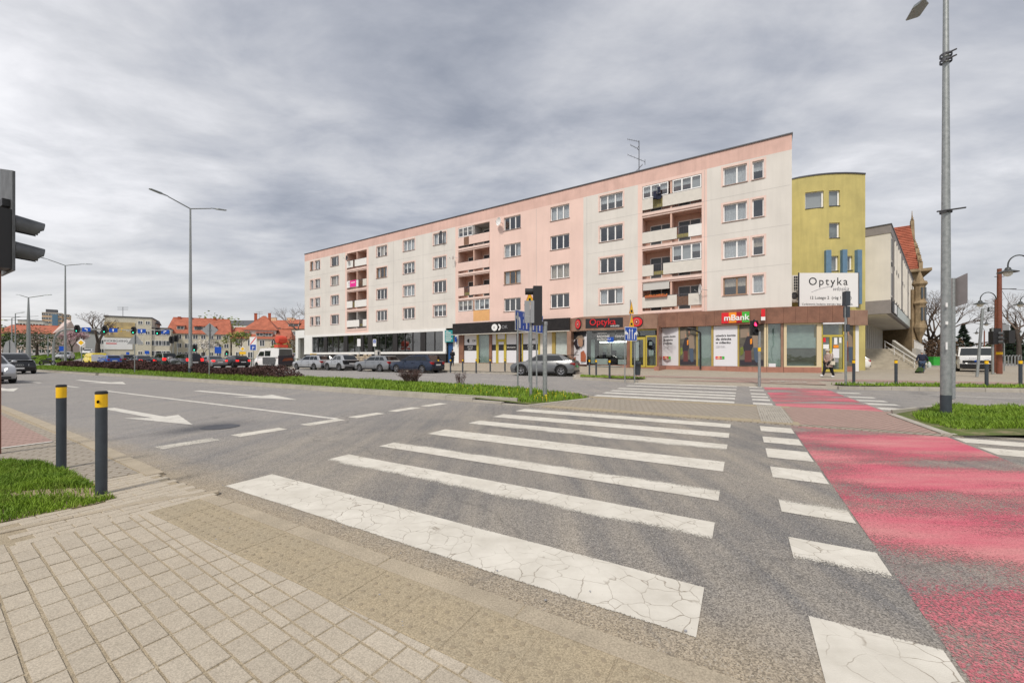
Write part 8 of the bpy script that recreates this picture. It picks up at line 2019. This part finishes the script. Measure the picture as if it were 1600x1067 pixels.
# waste containers, bicycle rack
for mt, px, lb in (('bin_green', 1459, 'green waste container beside the walking man'), ('bin_yellow', 1469, 'yellow waste container right of the green one')):
    Y = 52; X = W(px, Y); t = thing('waste_container', lb, 'waste container', (X, Y, .2), 0, 'waste containers'); b = MB(); b.prism([(-.45, -.4), (.45, -.4), (.45, .4), (-.45, .4)], 0, .95); b.build('bin', mt, t); b = MB(); b.box(-.5, .5, -.45, .45, .952, 1.1); b.build('lid', mt, t)
Y = 50; X = W(1575, Y); t = thing('bicycle_rack', 'row of grey hoops of a bicycle rack behind the brown pole', 'bicycle rack', (X, Y, .2), 0); b = MB()
for i in range(8):
    x = -1.6+i*.42; b.path([(x, 0, 0), (x, 0, 1.1), (x+.1, 0, 1.3), (x+.26, 0, 1.3), (x+.34, 0, 1.1), (x+.34, 0, 0)], .04, 6)
b.build('hoops', 'galv', t)
# overhead wires
def wire(label, p, q, sag=.6, r=.012):
    p, q = Vector(p), Vector(q); pts = [tuple(p.lerp(q, i/14)-Vector((0, 0, sag*4*(i/14)*(1-i/14)))) for i in range(15)]
    c = (p+q)/2; b = MB(); b.path([(a-c.x, b_-c.y, z-c.z) for a, b_, z in pts], r, 4); o = b.build('overhead_wire', 'metal_edge', None, label=label, cat='cable', group='overhead wires'); o.location = c
wire('thin wire crossing the sky from the brown pole to the right', (W(1566, 29.5), 29.5, Z(451, 29.5)), (W(1700, 24), 24, Z(452, 24)), .1)
wire('upper tram wire at the far left', (W(-60, 60), 60, Z(492, 60)), (W(60, 80), 80, Z(494, 80)), .2, .03)
wire('lower tram wire at the far left', (W(-60, 60), 60, Z(497, 60)), (W(60, 80), 80, Z(499, 80)), .2, .03)
wire('slack cable sloping down right of the brown pole', (W(1566, 31), 31, Z(455, 31)), (W(1610, 34), 34, Z(510, 34)), .3)

# ------------------------------------------------------------ people
def person(label, px, Y, z0, H, heading, J, garments, held=None, skin_m='skin', hair=('hair_grey', 1.0)):
    """J: joint dict in units of body height; x = sideways (left +), y = forward, z = up"""
    X = W(px, Y); t = thing('person', label, 'person', (X, Y, z0), math.atan2(heading[1], heading[0])-math.pi/2)
    base = dict(pel=(0, 0, .53), wst=(0, 0, .62), chs=(0, .01, .74), nck=(0, .0, .835), hd0=(0, .01, .87), hd1=(0, .015, .93), hd2=(0, .01, .975),
                hl=(.055, 0, .50), kl=(.06, .06, .28), al=(.06, .08, .045), tl=(.065, .17, .02), hr=(-.055, 0, .50), kr=(-.06, .0, .28), ar=(-.06, -.12, .06), tr=(-.065, -.03, .02),
                sl=(.10, 0, .80), el=(.135, -.02, .64), wl=(.13, .08, .52), fl=(.125, .11, .465), sr=(-.10, 0, .80), er=(-.135, -.01, .64), wr=(-.13, .06, .51), fr=(-.125, .085, .455))
    base.update(J)
    rad = dict(pel=.075, wst=.07, chs=.082, nck=.032, hd0=.035, hd1=.052, hd2=.038, hl=.055, kl=.034, al=.021, tl=.018, hr=.055, kr=.034, ar=.021, tr=.018, sl=.036, el=.024, wl=.016, fl=.020, sr=.036, er=.024, wr=.016, fr=.020)
    E_ = [('pel', 'wst'), ('wst', 'chs'), ('chs', 'nck'), ('nck', 'hd0'), ('hd0', 'hd1'), ('hd1', 'hd2'), ('pel', 'hl'), ('hl', 'kl'), ('kl', 'al'), ('al', 'tl'), ('pel', 'hr'), ('hr', 'kr'), ('kr', 'ar'), ('ar', 'tr'), ('chs', 'sl'), ('sl', 'el'), ('el', 'wl'), ('wl', 'fl'), ('chs', 'sr'), ('sr', 'er'), ('er', 'wr'), ('wr', 'fr')]
    def skinmesh(name, keys, edges, grow, m_, sub=1):
        idx = {k: i for i, k in enumerate(keys)}; me = bpy.data.meshes.new(name)
        me.from_pydata([tuple(c*H for c in base[k]) for k in keys], [(idx[a], idx[b_]) for a, b_ in edges], []); me.materials.append(M_[m_])
        o = put(name, me, t); sm = o.modifiers.new('skin', 'SKIN'); 
        for k in keys:
            v = me.skin_vertices[0].data[idx[k]]; r = rad[k]*H*grow; v.radius = (r, r*(.75 if k in ('pel', 'wst', 'chs') else 1)); v.use_root = (k == keys[0])
        sb = o.modifiers.new('sub', 'SUBSURF'); sb.levels = sub; sb.render_levels = sub; return o
    keys = list(base); skinmesh('body', keys, E_, .92, skin_m)
    for nm, ks, gr, m_ in garments: skinmesh(nm, ks, [e for e in E_ if e[0] in ks and e[1] in ks], gr, m_)
    b = MB(); h1 = base['hd1']; c = (h1[0]*H, h1[1]*H-.012*H, h1[2]*H+.018*H); b.ball(c, .058*H, 7, (.95, 1.0, .85)); b.build('hair', hair[0], t, smooth=70)
    fy = h1[1]*H+.052*H
    b = MB(); b.ball((h1[0]*H, fy+.004*H, h1[2]*H-.006*H), .011*H, 5, (.7, 1, 1)); b.ball((.054*H+h1[0]*H, h1[1]*H, h1[2]*H), .013*H, 5, (.4, .8, 1.2)); b.ball((-.054*H+h1[0]*H, h1[1]*H, h1[2]*H), .013*H, 5, (.4, .8, 1.2)); b.build('face', skin_m, t)
    b = MB(); b.ball((h1[0]*H-.02*H, fy-.004*H, h1[2]*H+.006*H), .006*H, 4); b.ball((h1[0]*H+.02*H, fy-.004*H, h1[2]*H+.006*H), .006*H, 4); b.box(h1[0]*H-.016*H, h1[0]*H+.016*H, fy-.01*H, fy-.0*H, h1[2]*H-.03*H, h1[2]*H-.026*H); b.build('eyes_and_mouth', 'print_dark', t)
    b = MB()
    for k, sg in (('fl', 1), ('fr', -1)):
        p = Vector(base[k])*H
        for q in range(4): b.tube(tuple(p+Vector((0, (q-1.5)*.011*H, -.008*H))), tuple(p+Vector((-sg*.012*H, (q-1.5)*.010*H, -(.045-.004*abs(q-1.4))*H))), .0055*H, .004*H, 5)
        b.tube(tuple(p+Vector((0, .016*H, 0))), tuple(p+Vector((-sg*.015*H, .030*H, -.024*H))), .0055*H, .004*H, 5)
    b.build('fingers', skin_m, t)
    return t, base
LEGS = ['pel', 'hl', 'kl', 'al', 'hr', 'kr', 'ar']; TOP_ = ['chs', 'wst', 'pel', 'sl', 'el', 'wl', 'sr', 'er', 'wr']; FEET = None
def shoes(t, base, H, m_):
    b = MB()
    for a, tt in (('al', 'tl'), ('ar', 'tr')):
        p, q = Vector(base[a])*H, Vector(base[tt])*H; c = (p+q)/2; b.ball((c.x, c.y+.01*H, max(.035, c.z*1.0)), .05*H, 6, (.55, 1.45, .62))
    b.build('shoe', m_, t, smooth=60)
# woman in beret walking left along the bank
Yw = 22.9; Hw = 1.62; zw = zsw(*toSC(W(1295, Yw), Yw))
J = dict(kl=(.05, .13, .29), al=(.05, .20, .06), tl=(.055, .29, .055), kr=(-.05, -.05, .28), ar=(-.05, -.17, .05), tr=(-.05, -.09, .01), el=(.125, .03, .66), wl=(.06, .13, .62), fl=(.0, .15, .60), er=(-.13, .03, .65), wr=(-.07, .13, .58), fr=(-.01, .155, .575), chs=(0, .03, .75), nck=(0, .05, .84), hd0=(0, .06, .87), hd1=(0, .07, .925), hd2=(0, .065, .97))
t, base = person('woman in white beret and mauve coat walking left past the bank door', 1295, Yw, zw, Hw, (-.95, -.25), J, [('trousers', LEGS, 1.65, 'cloth_black'), ('sleeves', TOP_, 1.4, 'coat_mauve')], hair=('hair_grey', 1))
b = MB(); b.lathe([(.21, .36*Hw), (.20, .44*Hw), (.175, .55*Hw), (.16, .64*Hw), (.165, .76*Hw), (.11, .815*Hw), (.05, .84*Hw)], 16); 
for i in range(len(b.v)): x, y, z = b.v[i]; b.v[i] = (x, y*.85+.03*z, z)
b.build('coat', 'coat_mauve', t, smooth=60)
b = MB(); b.lathe([(.001, .07), (.10, .06), (.125, .02), (.09, -.01), (.001, .0)], 14, (0, .095, .955*Hw)); b.build('beret', 'cream_cloth', t, smooth=60)
b = MB(); b.lathe([(.07, .0), (.085, .03), (.06, .07)], 12, (0, .085, .82*Hw)); b.build('scarf', 'cream_cloth', t, smooth=60); shoes(t, base, Hw, 'white_shoe')
hb_ = thing('handbag', 'cream handbag carried at the side of the woman in the beret', 'bag', (W(1301.5, Yw-.25), Yw-.22, zw+.72), .2); b = MB(); b.box(-.12, .12, -.05, .05, 0, .2); b.box(-.125, .125, -.055, .055, .13, .21); b.build('pouch', 'cream_cloth', hb_); b = MB(); b.path([(-.13, 0, .26), (-.10, 0, .5), (.0, .02, .72), (.10, 0, .5), (.13, 0, .26)], .012, 6); b.build('strap', 'cream_cloth', hb_)
# man walking away by the stair
Ym_ = 30.5; zm = zsw(*toSC(W(1440, Ym_), Ym_)); J = dict(kl=(.06, .10, .29), al=(.06, .05, .06), tl=(.06, .13, .02), kr=(-.06, .03, .28), ar=(-.06, -.10, .08), tr=(-.06, -.03, .03), el=(.17, -.02, .65), wl=(.20, .05, .54), er=(-.16, -.02, .65), wr=(-.17, -.02, .53), fl=(.21, .06, .50), fr=(-.17, -.02, .49))
t, base = person('man in dark navy jacket and jeans walking away beside the stair', 1440.5, Ym_, zm, 1.72, (.6, .8), J, [('trousers', LEGS, 1.5, 'cloth_jeans'), ('jacket', TOP_, 1.6, 'cloth_navy')], hair=('hair_grey', 1)); shoes(t, base, 1.72, 'cloth_black')
b = MB(); b.lathe([(.001, .08), (.08, .06), (.108, .0), (.10, -.02)], 12, (0, .01, .95*1.72)); b.build('cap', 'hair_grey', t, smooth=60)
sb = thing('shopping_bag', 'white and green plastic bag in the man s right hand', 'bag', (W(1449.5, Ym_), Ym_-.1, zm+.42), 0); b = MB(); b.lathe([(.02, .48), (.09, .38), (.13, .2), (.11, .02), (.001, 0)], 8); b.build('bag', 'frosted', sb)
sb['label'] = 'pale plastic carrier bag held by the man walking away'
tr = thing('shopping_trolley', 'small green and black wheeled bag pulled by the man', 'trolley bag', (W(1429.5, Ym_), Ym_-.2, zm), 0); b = MB(); b.M = Matrix.Rotation(R(35), 4, 'Y'); b.box(-.14, .14, -.13, .13, .08, .5); b.M = None; b.build('bag', 'leaf_green', tr); b = MB(); b.lathe([(.02, -.03), (.09, -.03), (.09, .03), (.02, .03)], 10, (.05, -.15, .09), 'y'); b.lathe([(.02, -.03), (.09, -.03), (.09, .03), (.02, .03)], 10, (.05, .15, .09), 'y'); b.tube((.25, 0, .4), (.5, .05, .8), .012); b.build('wheels_and_handle', 'black_plastic', tr)
# person at the blue door
Yp = 40.5; zp_ = zsw(*toSC(W(707, Yp), Yp)); J = dict(kl=(.05, .02, .28), al=(.05, .0, .05), tl=(.055, .08, .02), kr=(-.05, .0, .28), ar=(-.05, -.03, .05), tr=(-.055, .05, .02), wl=(.08, .16, .60), el=(.13, .06, .64), fl=(.06, .19, .60), wr=(-.10, .15, .62), er=(-.13, .05, .65), fr=(-.08, .19, .62), hd1=(0, .03, .92))
t, base = person('person in dark clothes standing with back turned at the blue door', 707, Yp, zp_, 1.70, (-.2, .97), J, [('trousers', LEGS, 1.25, 'cloth_black'), ('jacket', TOP_, 1.5, 'cloth_navy')], hair=('cloth_black', 1)); shoes(t, base, 1.70, 'cloth_black')
b = MB(); b.ball((0, -.16, 1.22), .17, 7, (1, .7, 1.2)); b.build('rucksack', 'cloth_black', t, smooth=60)
Y = 70; t, base = person('person in a pale red top beside the distant lawn', 456.5, Y, hgt(W(460, Y), Y), 1.75, (.3, .9), J, [('trousers', LEGS, 1.25, 'cloth_jeans'), ('jacket', TOP_, 1.4, 'print_rust')]); shoes(t, base, 1.75, 'cloth_black')
# small litter on the road edge
b = MB(); random.seed(21)
for i in range(46):
    s = random.uniform(-1, 6.5); c = random.choice([random.uniform(1.9, 2.2), random.uniform(1.4, 1.8), random.uniform(2.6, 6)]); x, y = SC(s, c); r = random.uniform(.003, .007); b.ball((x, y, .014 if c > 1.88 else .03), r, 3, (1.3, 1, .6))
b.build('grit', 'ink_grey', kind='stuff', label='scattered dark grit along the near gutter', cat='grit')

# lettering becomes plain mesh so that each word is an object of its own
bpy.context.view_layer.update()
dg = bpy.context.evaluated_depsgraph_get()
for o in [o for o in scene.objects if o.type == 'FONT']:
    me = bpy.data.meshes.new_from_object(o.evaluated_get(dg)); n_ = bpy.data.objects.new('lettering', me); COL.objects.link(n_)
    n_.parent = o.parent; n_.matrix_basis = o.matrix_basis.copy(); bpy.data.objects.remove(o)
